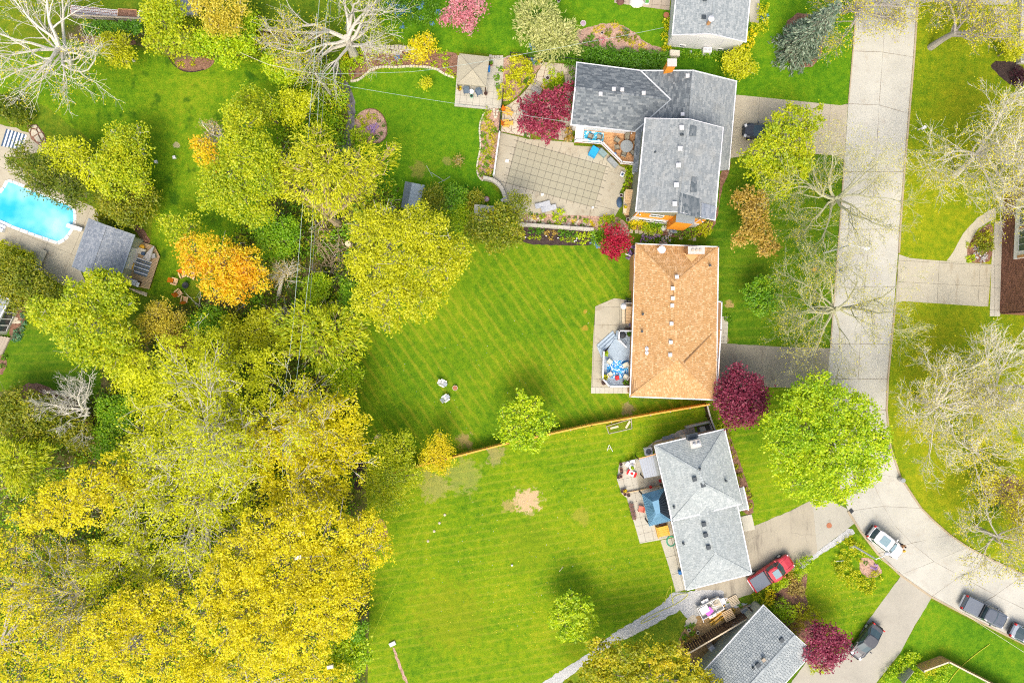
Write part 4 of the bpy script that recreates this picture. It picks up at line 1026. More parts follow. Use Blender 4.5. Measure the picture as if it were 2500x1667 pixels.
rf = MB(); rf.plate([(pr[0][0]-.5, pr[0][1], 5.6), (pr[1][0]-.5, pr[1][1], 5.6), (pr[2][0], pr[2][1], 7.6), (pr[3][0], pr[3][1], 7.6)], .12); rf.build('roof', 'felt_light', hR)
# ---- house with white porch at the top right corner
hQ = thing('house', 'house with white railed porch at the top right corner', 'house', W(2510, 80))
qx0, qy0 = W2(2489, -30); qx1, qy1 = W2(2486, 158)
MB().prism([(qx0+1.6, qy0), (qx1+1.6, qy1+.1), (qx1+12, qy1), (qx0+12, qy0)], 0, 4.2).build('wall', 'stucco_beige', hQ)
MB().prism([(qx0-.3, qy0), (qx1-.3, qy1), (qx1+1.6, qy1), (qx0+1.6, qy0)], 0, .7).build('porch_floor', 'slab_pale', hQ)
rl = MB()
for (a0, a1) in ((.05, .42), (.8, 1.0)):
    p, q = Vector((qx0-.25, qy0, 0)).lerp(Vector((qx1-.25, qy1, 0)), a0), Vector((qx0-.25, qy0, 0)).lerp(Vector((qx1-.25, qy1, 0)), a1)
    for zz in (.85, 1.65): c = (p+q)/2; rl.box((c.x, c.y, zz), ((q-p).length, .09, .09), math.atan2((q-p).y, (q-p).x))
    n_ = int((q-p).length/.16)
    for i in range(n_+1): c = p.lerp(q, i/n_); rl.box((c.x, c.y, 1.25), (.05, .05, .78))
rl.box((qx1+.7, qy1-.05, 1.65), (2.0, .1, .1)); rl.box((qx1+.7, qy1-.05, .85), (2.0, .1, .1))
for i in range(12): rl.box((qx1-.2+.17*i, qy1-.05, 1.25), (.05, .05, .78))
rl.build('railing', 'white_paint', hQ)
rf = MB(); rf.plate([(qx0+1.2, qy0, 4.2), (qx1+1.2, qy1-.5, 4.2), (qx1+12, qy1-.5, 6.6), (qx0+12, qy0, 6.6)], .14); rf.build('roof', 'felt_light', hQ)
# ================================================================ leaves and bark
plain('bark', (.30, .25, .19), .9, .25, 9); plain('bark_grey', (.40, .37, .32), .9, .25, 9); plain('bark_pale', (.56, .53, .45), .9, .18, 9)
plain('bark_white', (.66, .63, .53), .9, .15, 9); plain('bark_tan', (.46, .36, .23), .9, .25, 9); plain('bark_green', (.42, .42, .26), .9, .2, 9); plain('cut_wood', (.75, .6, .4), .9, .1)
leaf('leaf_yellow', [(.48, .43, .004), (.72, .65, .005), (.85, .765, .006), (.89, .84, .012)])
leaf('leaf_gold', [(.66, .52, .004), (.84, .72, .006), (.88, .82, .012)])
leaf('leaf_orange', [(.82, .40, .008), (.89, .53, .01), (.89, .68, .012), (.80, .74, .012)], .55)
leaf('leaf_yellowlime', [(.36, .43, .005), (.58, .63, .006), (.74, .77, .008), (.84, .86, .012)])
leaf('leaf_lime', [(.24, .38, .006), (.42, .54, .007), (.60, .65, .008), (.72, .70, .01)])
leaf('leaf_willow', [(.34, .42, .008), (.56, .61, .01), (.74, .75, .012), (.82, .81, .04)])
leaf('leaf_brightgreen', [(.20, .42, .006), (.40, .60, .007), (.58, .72, .008), (.72, .78, .01)])
leaf('leaf_green', [(.08, .25, .006), (.16, .38, .008), (.28, .50, .01), (.40, .56, .012)])
leaf('leaf_midgreen', [(.065, .20, .008), (.13, .33, .01), (.22, .42, .012)])
leaf('leaf_fern', [(.15, .38, .008), (.28, .53, .01), (.44, .60, .012)])
leaf('leaf_olive', [(.11, .18, .006), (.22, .29, .008), (.36, .38, .01), (.50, .44, .012)])
leaf('leaf_darkolive', [(.06, .11, .006), (.13, .20, .008), (.23, .28, .01), (.36, .36, .012)])
leaf('leaf_olivegold', [(.18, .25, .006), (.38, .42, .007), (.60, .55, .008), (.78, .60, .01)], .5)
leaf('leaf_bronze', [(.30, .21, .02), (.48, .34, .04), (.64, .46, .09), (.72, .53, .15)], .4)
leaf('leaf_wine', [(.13, .010, .030), (.25, .028, .065), (.38, .06, .12), (.48, .10, .17)])
leaf('leaf_maplered', [(.18, .012, .030), (.32, .030, .065), (.46, .065, .12), (.55, .11, .17)])
leaf('leaf_crimson', [(.30, .004, .02), (.48, .012, .045), (.62, .03, .08)])
leaf('leaf_pink', [(.62, .18, .22), (.74, .30, .34), (.80, .45, .48)])
leaf('leaf_palegreen', [(.30, .36, .09), (.48, .53, .15), (.64, .66, .24), (.74, .73, .32)])
leaf('leaf_spruce', [(.10, .17, .12), (.20, .29, .20), (.33, .42, .29), (.46, .53, .37)])
leaf('leaf_chartreuse', [(.40, .46, .006), (.62, .64, .008), (.78, .76, .012)])
leaf('leaf_blue', [(.10, .30, .62), (.25, .5, .8), (.4, .66, .85)]); leaf('leaf_violet', [(.35, .2, .55), (.55, .38, .68), (.65, .45, .7)])
leaf('leaf_white', [(.7, .7, .68), (.8, .8, .8)]); leaf('leaf_bud', [(.50, .48, .01), (.72, .66, .012), (.84, .74, .02)]); leaf('leaf_budtan', [(.42, .33, .08), (.56, .44, .12), (.6, .5, .06)])
leaf('leaf_brown', [(.12, .07, .03), (.22, .13, .06), (.3, .2, .1)]); leaf('leaf_ochre', [(.50, .42, .03), (.68, .57, .04), (.75, .66, .08)]); leaf('leaf_burgundy', [(.05, .01, .02), (.1, .02, .035)])
leaf('leaf_hosta', [(.06, .22, .10), (.12, .32, .16), (.3, .45, .2)])

# ================================================================ wood on the left
# bright yellow maples
tree('huge full yellow maple at the bottom centre-left, its crown reaching over the lawn', [(640, 1295, 55), (720, 1300, 55), (800, 1290, 65), (880, 1300, 50), (928, 1340, 36), (905, 1285, 36), (600, 1360, 70), (700, 1385, 90), (800, 1390, 85), (866, 1385, 55), (540, 1420, 58), (620, 1460, 85), (720, 1480, 90), (806, 1475, 75), (862, 1465, 42), (560, 1530, 66), (660, 1560, 76), (750, 1560, 62), (505, 1490, 46), (820, 1535, 30)], 14, 'leaf_yellow', (740, 1370), bark='bark_grey', name='maple_tree', dens=.52, ls=.2, fall=.12, twigs=7, sig=.24)
tree('yellow maple spreading along the bottom edge, left of the huge one', [(330, 1500, 55), (262, 1530, 55), (210, 1580, 55), (330, 1585, 66), (405, 1540, 52), (425, 1625, 58), (285, 1645, 58), (195, 1650, 46), (365, 1475, 46), (440, 1468, 36), (470, 1560, 42), (300, 1470, 36), (395, 1450, 30)], 12, 'leaf_yellow', (350, 1560), bark='bark_grey', name='maple_tree', dens=.5, ls=.2, twigs=7, sig=.24)
tree('yellow maple in the bottom left corner of the wood', [(30, 1330, 46), (20, 1420, 50), (62, 1490, 46), (25, 1560, 50), (100, 1565, 46), (40, 1640, 50), (120, 1640, 44), (90, 1430, 30)], 11, 'leaf_yellow', (60, 1540), bark='bark_grey', name='maple_tree', dens=.36, ls=.2, twigs=7)
tree('long yellow maple crown near the left edge above the grey leafless branches', [(105, 1245, 42), (50, 1265, 24), (150, 1212, 48), (215, 1180, 46), (275, 1150, 42), (165, 1262, 42), (225, 1240, 48), (292, 1208, 40), (80, 1275, 26), (330, 1180, 34)], 12, 'leaf_yellow', (230, 1210), bark='bark_grey', name='maple_tree', dens=.5, ls=.2, twigs=7, sig=.24)
tree('yellow maple below the huge one on the bottom edge', [(570, 1625, 55), (680, 1640, 55), (500, 1640, 46), (760, 1640, 48), (830, 1660, 36), (470, 1610, 34)], 10, 'leaf_yellow', (630, 1640), bark='bark_grey', name='maple_tree', ls=.2, dens=.65, twigs=6)
# half open yellow-lime maples with pale limbs showing
bare('half open yellow-green maple, its pale limbs fanning up from the middle of the wood', (640, 1010), (600, 1062), 11.5, 15, 'leaf_yellowlime', 'bark_pale', 3, 12, 6, .2, 'maple_tree', (10, 60), .34, 201, (20, 215), nch=3, minr=.03, hl=10.5, dens=.42, lobes=[(380, 905, 56), (450, 862, 55), (525, 850, 52), (350, 965, 46), (425, 950, 66), (515, 940, 70), (600, 900, 54), (655, 885, 42), (480, 1030, 60), (570, 1010, 56), (400, 1040, 56), (640, 960, 42), (320, 900, 26)])
bare('half open yellow maple whose pale limbs reach right towards the striped lawn', (740, 1085), (690, 1125), 9.5, 14, 'leaf_yellow', 'bark_pale', 3, 10, 6, .2, 'maple_tree', (8, 60), .32, 202, (-75, 110), nch=3, minr=.03, hl=10, dens=.42, lobes=[(720, 1010, 46), (775, 1010, 50), (835, 1000, 45), (872, 1035, 32), (755, 1075, 70), (840, 1070, 50), (860, 1105, 34), (660, 1060, 55), (690, 1150, 60), (775, 1150, 58), (820, 1185, 38), (610, 1130, 55), (680, 1210, 46), (760, 1220, 44)])
bare('half open yellow-green maple left of the middle of the wood with many pale branches', (560, 1190), (500, 1225), 10.5, 14, 'leaf_yellowlime', 'bark_pale', 3, 14, 5, .2, 'maple_tree', (8, 60), .34, 203, (0, 360), nch=3, minr=.03, hl=9.5, dens=.36, lobes=[(480, 1130, 66), (560, 1170, 56), (390, 1110, 56), (330, 1090, 42), (430, 1200, 66), (350, 1190, 40), (540, 1240, 50), (440, 1270, 40), (600, 1230, 36)])
bare('grey leafless tree with few yellow buds between the yellow maples at the lower left', (200, 1440), (190, 1450), 7.5, 12, 'leaf_yellow', 'bark_pale', 3, 9, 2, .17, seed=5)
bare('thin grey leafless tree in the wood above the lower left maples', (330, 1330), (310, 1345), 5, 11, 'leaf_yellowlime', 'bark_pale', 3, 8, 3, .2, seed=6)
tree('small bright green tree at the lawn edge under the huge yellow maple', [(832, 1580, 40), (868, 1600, 34), (852, 1556, 30), (885, 1588, 24), (845, 1625, 32), (815, 1610, 26)], 6, 'leaf_brightgreen', bark='bark', ls=.24)
tree('slender green sapling leaning out beside the small bright green tree', [(868, 1545, 20), (880, 1530, 14)], 6, 'leaf_green', ls=.22)
# left side
tree('broad yellow-green tree south of the pool house', [(200, 740, 50), (262, 704, 44), (290, 740, 40), (172, 790, 46), (118, 772, 36), (240, 805, 50), (300, 830, 40), (222, 858, 40), (280, 888, 30), (182, 848, 30), (92, 752, 24), (250, 690, 26), (295, 690, 18), (228, 675, 18)], 9, 'leaf_lime', (235, 790), bark='bark_pale', twigs=6, ls=.24)
bare('white leafless tree tips poking out of the broad yellow-green tree', (290, 850), (300, 845), 3, 8, 'leaf_budtan', 'bark_white', 2, 9, 2, .15, seed=8)
tree('ochre thin-leaved bush tree below the orange garden chairs', [(385, 780, 38), (420, 800, 34), (360, 806, 32), (440, 778, 20), (395, 755, 22)], 5, 'leaf_ochre', bark='bark_tan', dens=.5, twigs=9, ls=.18)
tree('dusky pinkish brown bush between the ochre bush and the yellow maple', [(440, 850, 30), (470, 830, 24), (420, 830, 22)], 4, 'leaf_bronze', bark='bark_tan', dens=.4, twigs=9, ls=.16)
tree('low green thicket tree at the left edge under the dead white tree', [(50, 990, 46), (105, 1010, 46), (155, 1040, 40), (40, 1040, 42), (195, 1060, 38), (90, 1060, 44), (20, 1000, 40)], 5.5, 'leaf_olive', bark='bark', ls=.22)
tree('weeping green willow near the left edge of the wood', [(50, 1120, 50), (18, 1150, 46), (85, 1150, 40), (30, 1100, 40), (95, 1110, 34), (55, 1170, 36)], 7, 'leaf_lime', (60, 1165), bark='bark_tan', droop=True, asp=.28, ls=.4, dens=1.2)
tree('green undergrowth tree right of the wooden stairs', [(270, 1000, 32), (300, 1020, 30), (262, 1060, 30), (285, 1100, 24), (245, 1100, 18), (320, 985, 20)], 4, 'leaf_fern', ls=.2)
tree('yellow-green tree behind the mulch bed at the left of the wood', [(300, 920, 30), (330, 880, 26), (280, 880, 24), (310, 850, 24)], 6, 'leaf_yellowlime', ls=.22)
bare('dead white tree with crooked bare branches over the curved mulch bed', (215, 1010), (200, 1000), 5.0, 9, None, 'bark_white', 3, 8, seed=14, az=(60, 290), elev=(5, 50))
tree('olive evergreen hedge tree along the pool patio', [(20, 650, 36), (60, 690, 46), (112, 712, 42), (30, 722, 40), (102, 742, 32), (70, 650, 24), (8, 690, 30)], 4, 'leaf_olive', bark='bark', ls=.2, name='hedge_tree')
tree('dark spreading evergreen beside the blue pool', [(55, 398, 32), (105, 428, 42), (155, 458, 42), (205, 480, 38), (130, 400, 34), (60, 370, 20), (90, 455, 24), (185, 440, 30)], 5.5, 'leaf_darkolive', bark='bark', ls=.24, name='juniper_tree', asp=.4)
tree('lime feathery tree with thin bare twigs behind the dark spreading evergreen', [(165, 385, 38), (205, 400, 34), (130, 370, 28), (230, 430, 30), (190, 360, 26)], 6, 'leaf_yellowlime', bark='bark_pale', dens=.65, twigs=9, ls=.2)
tree('round yellow-green tree between the pool and the lawn', [(290, 400, 44), (330, 420, 34), (280, 448, 40), (250, 410, 26), (345, 450, 24), (300, 360, 28)], 6.5, 'leaf_lime', bark='bark_grey', ls=.22)
tree('olive domed cedar right of the blue pool', [(290, 492, 42), (338, 500, 42), (320, 520, 34), (272, 470, 28), (360, 480, 24), (300, 530, 22)], 4.5, 'leaf_olive', bark='bark', ls=.2, name='cedar_tree')
tree('soft green tree with a grey patch and bare twigs on the upper lawn', [(285, 330, 26), (310, 350, 34), (335, 330, 24), (270, 360, 24), (340, 370, 26), (300, 390, 26)], 5.5, 'leaf_lime', bark='bark_white', dens=.6, twigs=8, ls=.2)
shrub('round dark juniper bush beside the striped rug', [(35, 268, 36), (15, 255, 26), (58, 285, 24)], 1.8, 'leaf_darkolive', .2)
shrub('round dark green shrub at the corner of the pool house', [(262, 545, 24), (245, 530, 16)], 1.6, 'leaf_olive')
tree('lime young tree at the top of the left lawn', [(272, 112, 28), (292, 138, 24), (314, 130, 18), (300, 100, 20), (255, 100, 14), (310, 155, 12)], 4.5, 'leaf_chartreuse', bark='bark_pale', ls=.22)
bare('big pale bare tree filling the top left corner', (172, 150), (142, 118), 8.6, 13, 'leaf_bud', 'bark_white', 3, 14, 1, .15, seed=21, r0=.37, az=(75, 372), elev=(6, 50), minr=.018, nch=3, lr=.66)
tree('tall soft green tree right of the honeycomb planter', [(395, 60, 40), (440, 100, 32), (420, 25, 32), (380, 110, 26), (370, 30, 24)], 7, 'leaf_lime', dens=.8, ls=.22)
tree('ochre yellow birch with a white stem at the top edge', [(540, 30, 40), (500, 12, 32), (560, 62, 28), (525, 60, 24), (590, 15, 20)], 8, 'leaf_ochre', bark='bark_white', dens=.8, twigs=6, ls=.2, name='birch_tree')
tree('green garden tree below the ochre birch', [(585, 88, 36), (606, 52, 26), (545, 122, 30), (560, 146, 20), (490, 108, 28), (515, 95, 24), (600, 115, 20)], 6, 'leaf_brightgreen', ls=.22, dens=.9)
for i, px_ in enumerate(range(212, 345, 17)):
    tree(nth('dark leaning cedar in the short row under the honeycomb panel', i), [(px_+10, 74, 12), (px_+4, 66, 10), (px_-2, 58, 7)], 3.6, 'leaf_midgreen', (px_+18, 84), ls=.18, twigs=1, name='cedar', group='row of cedars under the honeycomb planter')
tree('vivid green round tree at the edge of the wood below the power line', [(682, 162, 34), (720, 152, 28), (702, 180, 26), (742, 122, 24), (660, 150, 20)], 5, 'leaf_brightgreen', ls=.22)
bare('big grey bare oak with a thick leaning trunk at the top centre', (866, 140), (846, 92), 8.2, 12, 'leaf_lime', 'bark_pale', 3, 11, 2, .14, seed=33, r0=.46, elev=(6, 50), name='oak_tree', zf=.4, minr=.018, nch=3, lr=.62)
bare('smaller pale bare tree left of the big grey oak above the power line', (735, 130), (725, 110), 4.5, 9, 'leaf_bud', 'bark_pale', 3, 7, 1, .15, seed=34)
tree('tall lime tree left of the power line in the middle of the left lawn', [(598, 300, 44), (580, 345, 42), (622, 388, 56), (560, 430, 50), (640, 440, 46), (530, 478, 42), (600, 500, 46), (640, 522, 30), (520, 440, 34), (660, 390, 34), (570, 275, 24), (555, 480, 36)], 11, 'leaf_lime', (610, 430), bark='bark_grey', ls=.2, dens=.8, sig=.26)
tree('soft olive-lime tree behind the tall lime tree', [(630, 255, 36), (605, 238, 22), (660, 270, 24), (640, 285, 26)], 7, 'leaf_lime', ls=.2, dens=.8)
tree('small orange-tipped tree on the left flank of the tall lime tree', [(505, 370, 24), (480, 350, 15), (520, 400, 20), (490, 385, 14)], 6, 'leaf_orange', ls=.2, dens=.8)
bare('pale bare upright twigs between the orange-tipped and the tall lime tree', (545, 330), (540, 335), 3.0, 8, 'leaf_budtan', 'bark_white', 2, 9, 1, .15, seed=37, az=(90, 250))
tree('yellow-green small tree beside the power line', [(722, 255, 32), (716, 285, 22), (745, 250, 18), (700, 240, 18)], 6, 'leaf_yellowlime', ls=.2, dens=.9)
tree('tall yellow weeping willow over the stream', [(770, 352, 46), (788, 400, 54), (722, 450, 50), (740, 400, 42), (848, 408, 44), (900, 395, 36), (936, 385, 34), (805, 460, 48), (848, 480, 44), (694, 450, 32), (780, 510, 36), (910, 430, 30), (700, 410, 26), (880, 455, 34), (960, 365, 16)], 11, 'leaf_willow', (825, 545), bark='bark_tan', name='willow_tree', droop=-.8, asp=.28, ls=.34, dens=.85, twigs=6, trunk_r=.42)
tree('large yellow-lime maple at the corner of the striped lawn', [(938, 540, 38), (1018, 566, 32), (902, 560, 50), (960, 600, 72), (1050, 580, 55), (1100, 622, 46), (1040, 660, 66), (920, 660, 55), (960, 730, 58), (1030, 735, 48), (902, 730, 40), (950, 785, 28), (880, 642, 34), (1090, 662, 36), (1020, 545, 46), (1135, 605, 18)], 13, 'leaf_chartreuse', (940, 640), bark='bark_pale', name='maple_tree', twigs=8, ls=.2, dens=.72, sig=.26)
tree('orange-gold maple left of the power line', [(470, 612, 36), (520, 612, 40), (560, 650, 48), (602, 640, 36), (530, 690, 40), (580, 700, 40), (635, 690, 22), (474, 650, 26), (560, 722, 20), (600, 670, 30), (645, 660, 12)], 9, 'leaf_orange', (560, 670), bark='bark_grey', name='maple_tree', ls=.2, twigs=7, dens=.7, sig=.25)
tree('yellow-lime tree just above the orange-gold maple', [(430, 560, 30), (470, 550, 28), (410, 540, 20), (450, 590, 22)], 5, 'leaf_lime', dens=.55, ls=.2)
tree('soft green round tree under the power line', [(690, 592, 32), (702, 562, 30), (655, 572, 30), (670, 610, 26), (650, 540, 24)], 5, 'leaf_fern', ls=.2)
tree('bright green round shrub tree right of the power line', [(772, 702, 28), (790, 690, 20), (760, 720, 18)], 3.5, 'leaf_brightgreen', ls=.2)
bare('small white twiggy tree with a short dark trunk left of the wires', (680, 720), (693, 668), 2.4, 7, 'leaf_budtan', 'bark_white', 2, 12, 1, .12, seed=44, zf=.6)
tree('yellow-green weeping tree along the left edge of the striped lawn', [(760, 802, 48), (822, 800, 52), (868, 828, 38), (722, 822, 44), (782, 860, 40), (838, 866, 40), (692, 782, 34), (860, 772, 24), (885, 795, 22), (740, 770, 30)], 9, 'leaf_lime', (790, 860), bark='bark_tan', droop=-.5, asp=.32, ls=.4, dens=1.1, trunk_r=.25)
tree('green bushy tree below the weeping tree on the lawn edge', [(830, 920, 32), (860, 905, 24), (812, 895, 26), (845, 945, 22)], 5, 'leaf_brightgreen', ls=.2)
tree('mid green tree at the foot of the large yellow-lime maple', [(860, 730, 26), (872, 762, 28), (850, 700, 20), (890, 745, 20)], 5, 'leaf_green', ls=.2)
tree('yellow-green bushy tree above the half open maple in the wood', [(620, 810, 34), (660, 830, 30), (580, 830, 30), (640, 780, 26), (560, 800, 26)], 6, 'leaf_chartreuse', ls=.2, dens=.8)
tree('green bushy tree in the hollow under the orange-gold maple', [(540, 810, 30), (500, 790, 30), (470, 800, 24), (520, 770, 24)], 4, 'leaf_fern', ls=.2, dens=.8)
tree('soft lime conifer at the left end of the cedar fence', [(930, 1130, 34), (978, 1100, 34), (960, 1170, 44), (920, 1200, 36), (960, 1228, 32), (1000, 1160, 28), (905, 1160, 22), (985, 1065, 16), (940, 1080, 24)], 6, 'leaf_lime', (945, 1160), asp=.35, ls=.24, dens=1.1, name='larch_tree')
tree('pointed golden yellow young conifer over the cedar fence', [(1075, 1066, 16), (1068, 1092, 26), (1058, 1122, 28), (1088, 1112, 22), (1080, 1140, 16), (1045, 1105, 14)], 4.5, 'leaf_gold', (1068, 1105), asp=.35, ls=.2, name='larch_tree')
# lawns in the middle
tree('bright lime tree standing at the cedar fence', [(1280, 1005, 42), (1318, 1030, 33), (1250, 1042, 34), (1270, 1074, 26), (1298, 1060, 34), (1242, 1000, 20), (1305, 984, 18), (1228, 1066, 15), (1300, 1088, 17), (1270, 965, 14), (1345, 1030, 14)], 6, 'leaf_brightgreen', (1278, 1030), ls=.24, per=14, sig=.2, dens=.75, inner=.5)
tree('round bright lime tree alone on the lower lawn', [(1395, 1505, 42), (1375, 1478, 25), (1418, 1480, 29), (1430, 1515, 26), (1380, 1538, 26), (1412, 1546, 22), (1356, 1510, 22), (1392, 1456, 12)], 5, 'leaf_brightgreen', ls=.23, per=14, sig=.19, dens=.75, inner=.5)
tree('olive and gold mottled tree at the bottom edge beside the gravel path', [(1470, 1592, 33), (1520, 1600, 38), (1580, 1602, 42), (1640, 1600, 33), (1682, 1632, 32), (1500, 1650, 44), (1572, 1660, 48), (1640, 1660, 44), (1708, 1662, 32), (1450, 1642, 34), (1452, 1566, 14), (1740, 1680, 30), (1400, 1690, 30)], 8, 'leaf_olivegold', (1580, 1630), bark='bark', ls=.25, per=12, sig=.22)
tree('large vivid green maple overhanging the street', [(1980, 972, 55), (2040, 990, 54), (2090, 1012, 48), (1932, 1002, 44), (1902, 1050, 34), (1960, 1060, 70), (2040, 1070, 78), (2108, 1070, 54), (2142, 1108, 33), (1920, 1120, 44), (1990, 1150, 66), (2060, 1160, 56), (2112, 1148, 38), (1940, 1178, 36), (2000, 1208, 26), (2045, 1212, 24), (2000, 932, 26), (1892, 1082, 26), (1880, 1010, 14), (2155, 1060, 18)], 11, 'leaf_brightgreen', (2000, 1060), bark='bark', name='maple_tree', ls=.22, per=14, sig=.25, dens=.72, inner=.5)
tree('dark wine red maple at the corner of the brown roofed house', [(1808, 950, 42), (1788, 980, 38), (1830, 988, 38), (1802, 1008, 33), (1778, 942, 28), (1840, 950, 29), (1830, 1022, 16), (1802, 905, 18), (1765, 985, 16), (1850, 985, 18)], 5.5, 'leaf_wine', ls=.22, name='maple_tree')
tree('dark wine red maple beside the black car at the bottom', [(2015, 1556, 34), (2040, 1584, 29), (1990, 1588, 26), (2012, 1608, 24), (1992, 1552, 20), (2052, 1558, 19), (1985, 1528, 12)], 5, 'leaf_wine', ls=.22, name='maple_tree')
tree('crimson small maple at the corner of the brown roof', [(1506, 575, 21), (1494, 602, 21), (1520, 594, 18), (1500, 618, 13), (1484, 560, 11), (1478, 612, 9)], 3.4, 'leaf_crimson', ls=.2, name='maple_tree')
tree('spreading dark red japanese maple with open branches over the flagstone patio', [(1335, 248, 26), (1302, 262, 26), (1362, 238, 24), (1282, 252, 15), (1320, 298, 30), (1360, 292, 28), (1288, 298, 22), (1348, 322, 18), (1386, 222, 14), (1308, 318, 17), (1345, 270, 22), (1382, 262, 15), (1276, 310, 12), (1332, 340, 10), (1390, 205, 9)], 4, 'leaf_maplered', (1335, 282), bark='bark_pale', ls=.22, name='maple_tree', dens=.75, twigs=6, per=12, sig=.2)
tree('round mid green tree on the front lawn of the brown roofed house', [(1860, 706, 31), (1850, 734, 31), (1880, 728, 26), (1836, 714, 20), (1882, 692, 17), (1860, 755, 15)], 4.2, 'leaf_green', ls=.22, per=12, sig=.18)
tree('bronze leaved feathery tree on the front lawn', [(1815, 490, 24), (1846, 500, 22), (1840, 530, 28), (1850, 560, 29), (1820, 570, 22), (1870, 590, 22), (1796, 482, 13), (1882, 608, 14), (1860, 480, 15), (1800, 592, 14), (1866, 612, 13), (1830, 462, 10), (1895, 600, 9)], 5, 'leaf_bronze', bark='bark_tan', ls=.22, dens=.9)
tree('wide lime-green tree over the driveway and parked black car', [(1890, 302, 29), (1940, 292, 34), (1985, 290, 29), (1930, 340, 42), (1890, 370, 42), (1850, 372, 29), (1958, 350, 33), (1842, 410, 29), (1880, 430, 38), (1930, 420, 38), (1960, 395, 28), (1825, 390, 20), (1905, 460, 26), (1870, 345, 24), (1880, 325, 18)], 7.5, 'leaf_lime', (1915, 375), bark='bark_grey', ls=.22, per=14, sig=.22, dens=.7, inner=.5)
tree('round chartreuse shrub tree between the top house and its neighbour', [(1800, 150, 29), (1820, 164, 22), (1785, 160, 22), (1806, 180, 14), (1775, 145, 12)], 3, 'leaf_chartreuse', ls=.18)
shrub('golden loose shrub at the corner of the white sided house', [(1822, 108, 18), (1832, 85, 13), (1805, 118, 14)], 1.6, 'leaf_gold', .18)
shrub('tall lime shrub beside the path of the white sided house', [(1862, 20, 14), (1860, 45, 12), (1866, 66, 12), (1845, 70, 12)], 1.4, 'leaf_chartreuse', .18)
tree('pale yellow-green feathery conifer at the top, left one of the pair', [(1310, 38, 48), (1290, 78, 34), (1340, 62, 34), (1275, 30, 24), (1330, 100, 24)], 5, 'leaf_palegreen', asp=.3, ls=.34, dens=1.4, name='juniper_tree', droop=.15)
tree('pale yellow-green feathery conifer at the top, right one of the pair', [(1372, 92, 40), (1342, 122, 34), (1392, 112, 24), (1352, 80, 26), (1320, 128, 16), (1388, 70, 18)], 4.5, 'leaf_palegreen', asp=.3, ls=.34, dens=1.4, name='juniper_tree', droop=.15)
tree('pink blossoming crab apple at the top edge', [(1130, 20, 29), (1102, 42, 20), (1140, 55, 21), (1166, 18, 20), (1084, 52, 11), (1145, 76, 10), (1120, -10, 24)], 4, 'leaf_pink', bark='bark_white', ls=.2, dens=.85, name='crab_apple_tree')
tree('yellow forsythia-like feathery shrub in the long mulch bed', [(1032, 116, 27), (1020, 140, 20), (1045, 100, 16), (1010, 112, 14)], 2.6, 'leaf_gold', bark='bark_pale', ls=.18, dens=.7, twigs=7)
tree('yellow-olive rounded tree left of the dark mulch bed', [(1190, 546, 35), (1240, 560, 33), (1210, 580, 34), (1165, 562, 24), (1252, 586, 18), (1220, 525, 24), (1268, 575, 12)], 6, 'leaf_olive', bark='bark', ls=.22)
tree('dark lime spruce at the end of the curved retaining wall', [(1262, 505, 26), (1256, 482, 16), (1280, 490, 14), (1245, 520, 18), (1275, 525, 16)], 5, 'leaf_olive', asp=.35, ls=.22, name='spruce_tree')
tree('olive shrub tree right of the garden shed', [(1060, 478, 26), (1075, 500, 20), (1045, 500, 18)], 3, 'leaf_olive', ls=.18)
tree('round green shrub tree second from the garden shed', [(1110, 478, 24), (1098, 500, 16), (1122, 495, 14)], 3, 'leaf_green', ls=.18)
tree('small green shrub tree with a brown heart, third from the garden shed', [(1158, 485, 20), (1145, 498, 12), (1168, 478, 10)], 2.4, 'leaf_olive', ls=.18)
tree('green shrub behind the pale shed roof in the trees', [(1140, 530, 24), (1125, 552, 20), (1120, 515, 18)], 2.6, 'leaf_brightgreen', ls=.18)
tree('tiny lime sapling alone on the backyard lawn', [(1038, 203, 13), (1045, 210, 8)], 2, 'leaf_chartreuse', ls=.15)
bare('tiny sparse pale shrub on the backyard lawn', (1118, 397), (1119, 395), .75, 1.4, 'leaf_budtan', 'bark_pale', 1, 9, 3, .12, seed=50, name='twiggy_shrub', cat='shrub')
# blue spruce: tiers of boughs round a leader
def spruce(label, base, h, r, lf):
    bx, by = W2(*base); root = thing('spruce_tree', label, 'tree', (bx, by, 0))
    t = MB(); t.tube([(bx, by, -.1), (bx, by, h)], [.2, .02], 8); t.build('trunk', 'bark', root)
    b = MB(); P = []; D = []
    for k in range(15):
        z = .5+(h-.6)*k/14; rr = r*(1-k/14.6)**.85; n = max(5, int(14-k*.6))
        for i in range(n):
            a = 6.283*(i+random.random()*.5)/n+k; L = rr*random.uniform(.82, 1.08); e = (bx+math.cos(a)*L, by+math.sin(a)*L, z-.12*L)
            b.tube([(bx, by, z), ((bx+e[0])/2, (by+e[1])/2, z+.04*L), e], [.04, .03, .012], 4, cap=False)
            m = int(26*L)+6; s = rng.uniform(.25, 1, m)**.7
            q = np.stack([bx+(e[0]-bx)*s, by+(e[1]-by)*s, z+(e[2]-z)*s], 1)+rng.normal(size=(m, 3))*np.array([.22, .22, .07]); P.append(q); D.append(np.tile([math.cos(a), math.sin(a), -.1], (m, 1)))
    b.build('boughs', 'bark', root, kind='stuff')
    me = npmesh('needles', leaf_quads(np.concatenate(P), .3, .5, asp=.4, droop=np.concatenate(D)), 4, lf); me.transform(RT[root.name])
    o = bpy.data.objects.new('needles', me); COL.objects.link(o); o.parent = root
spruce('blue-green spruce beside the street at the top', (1938, 124), 11.5, 2.9, 'leaf_spruce')
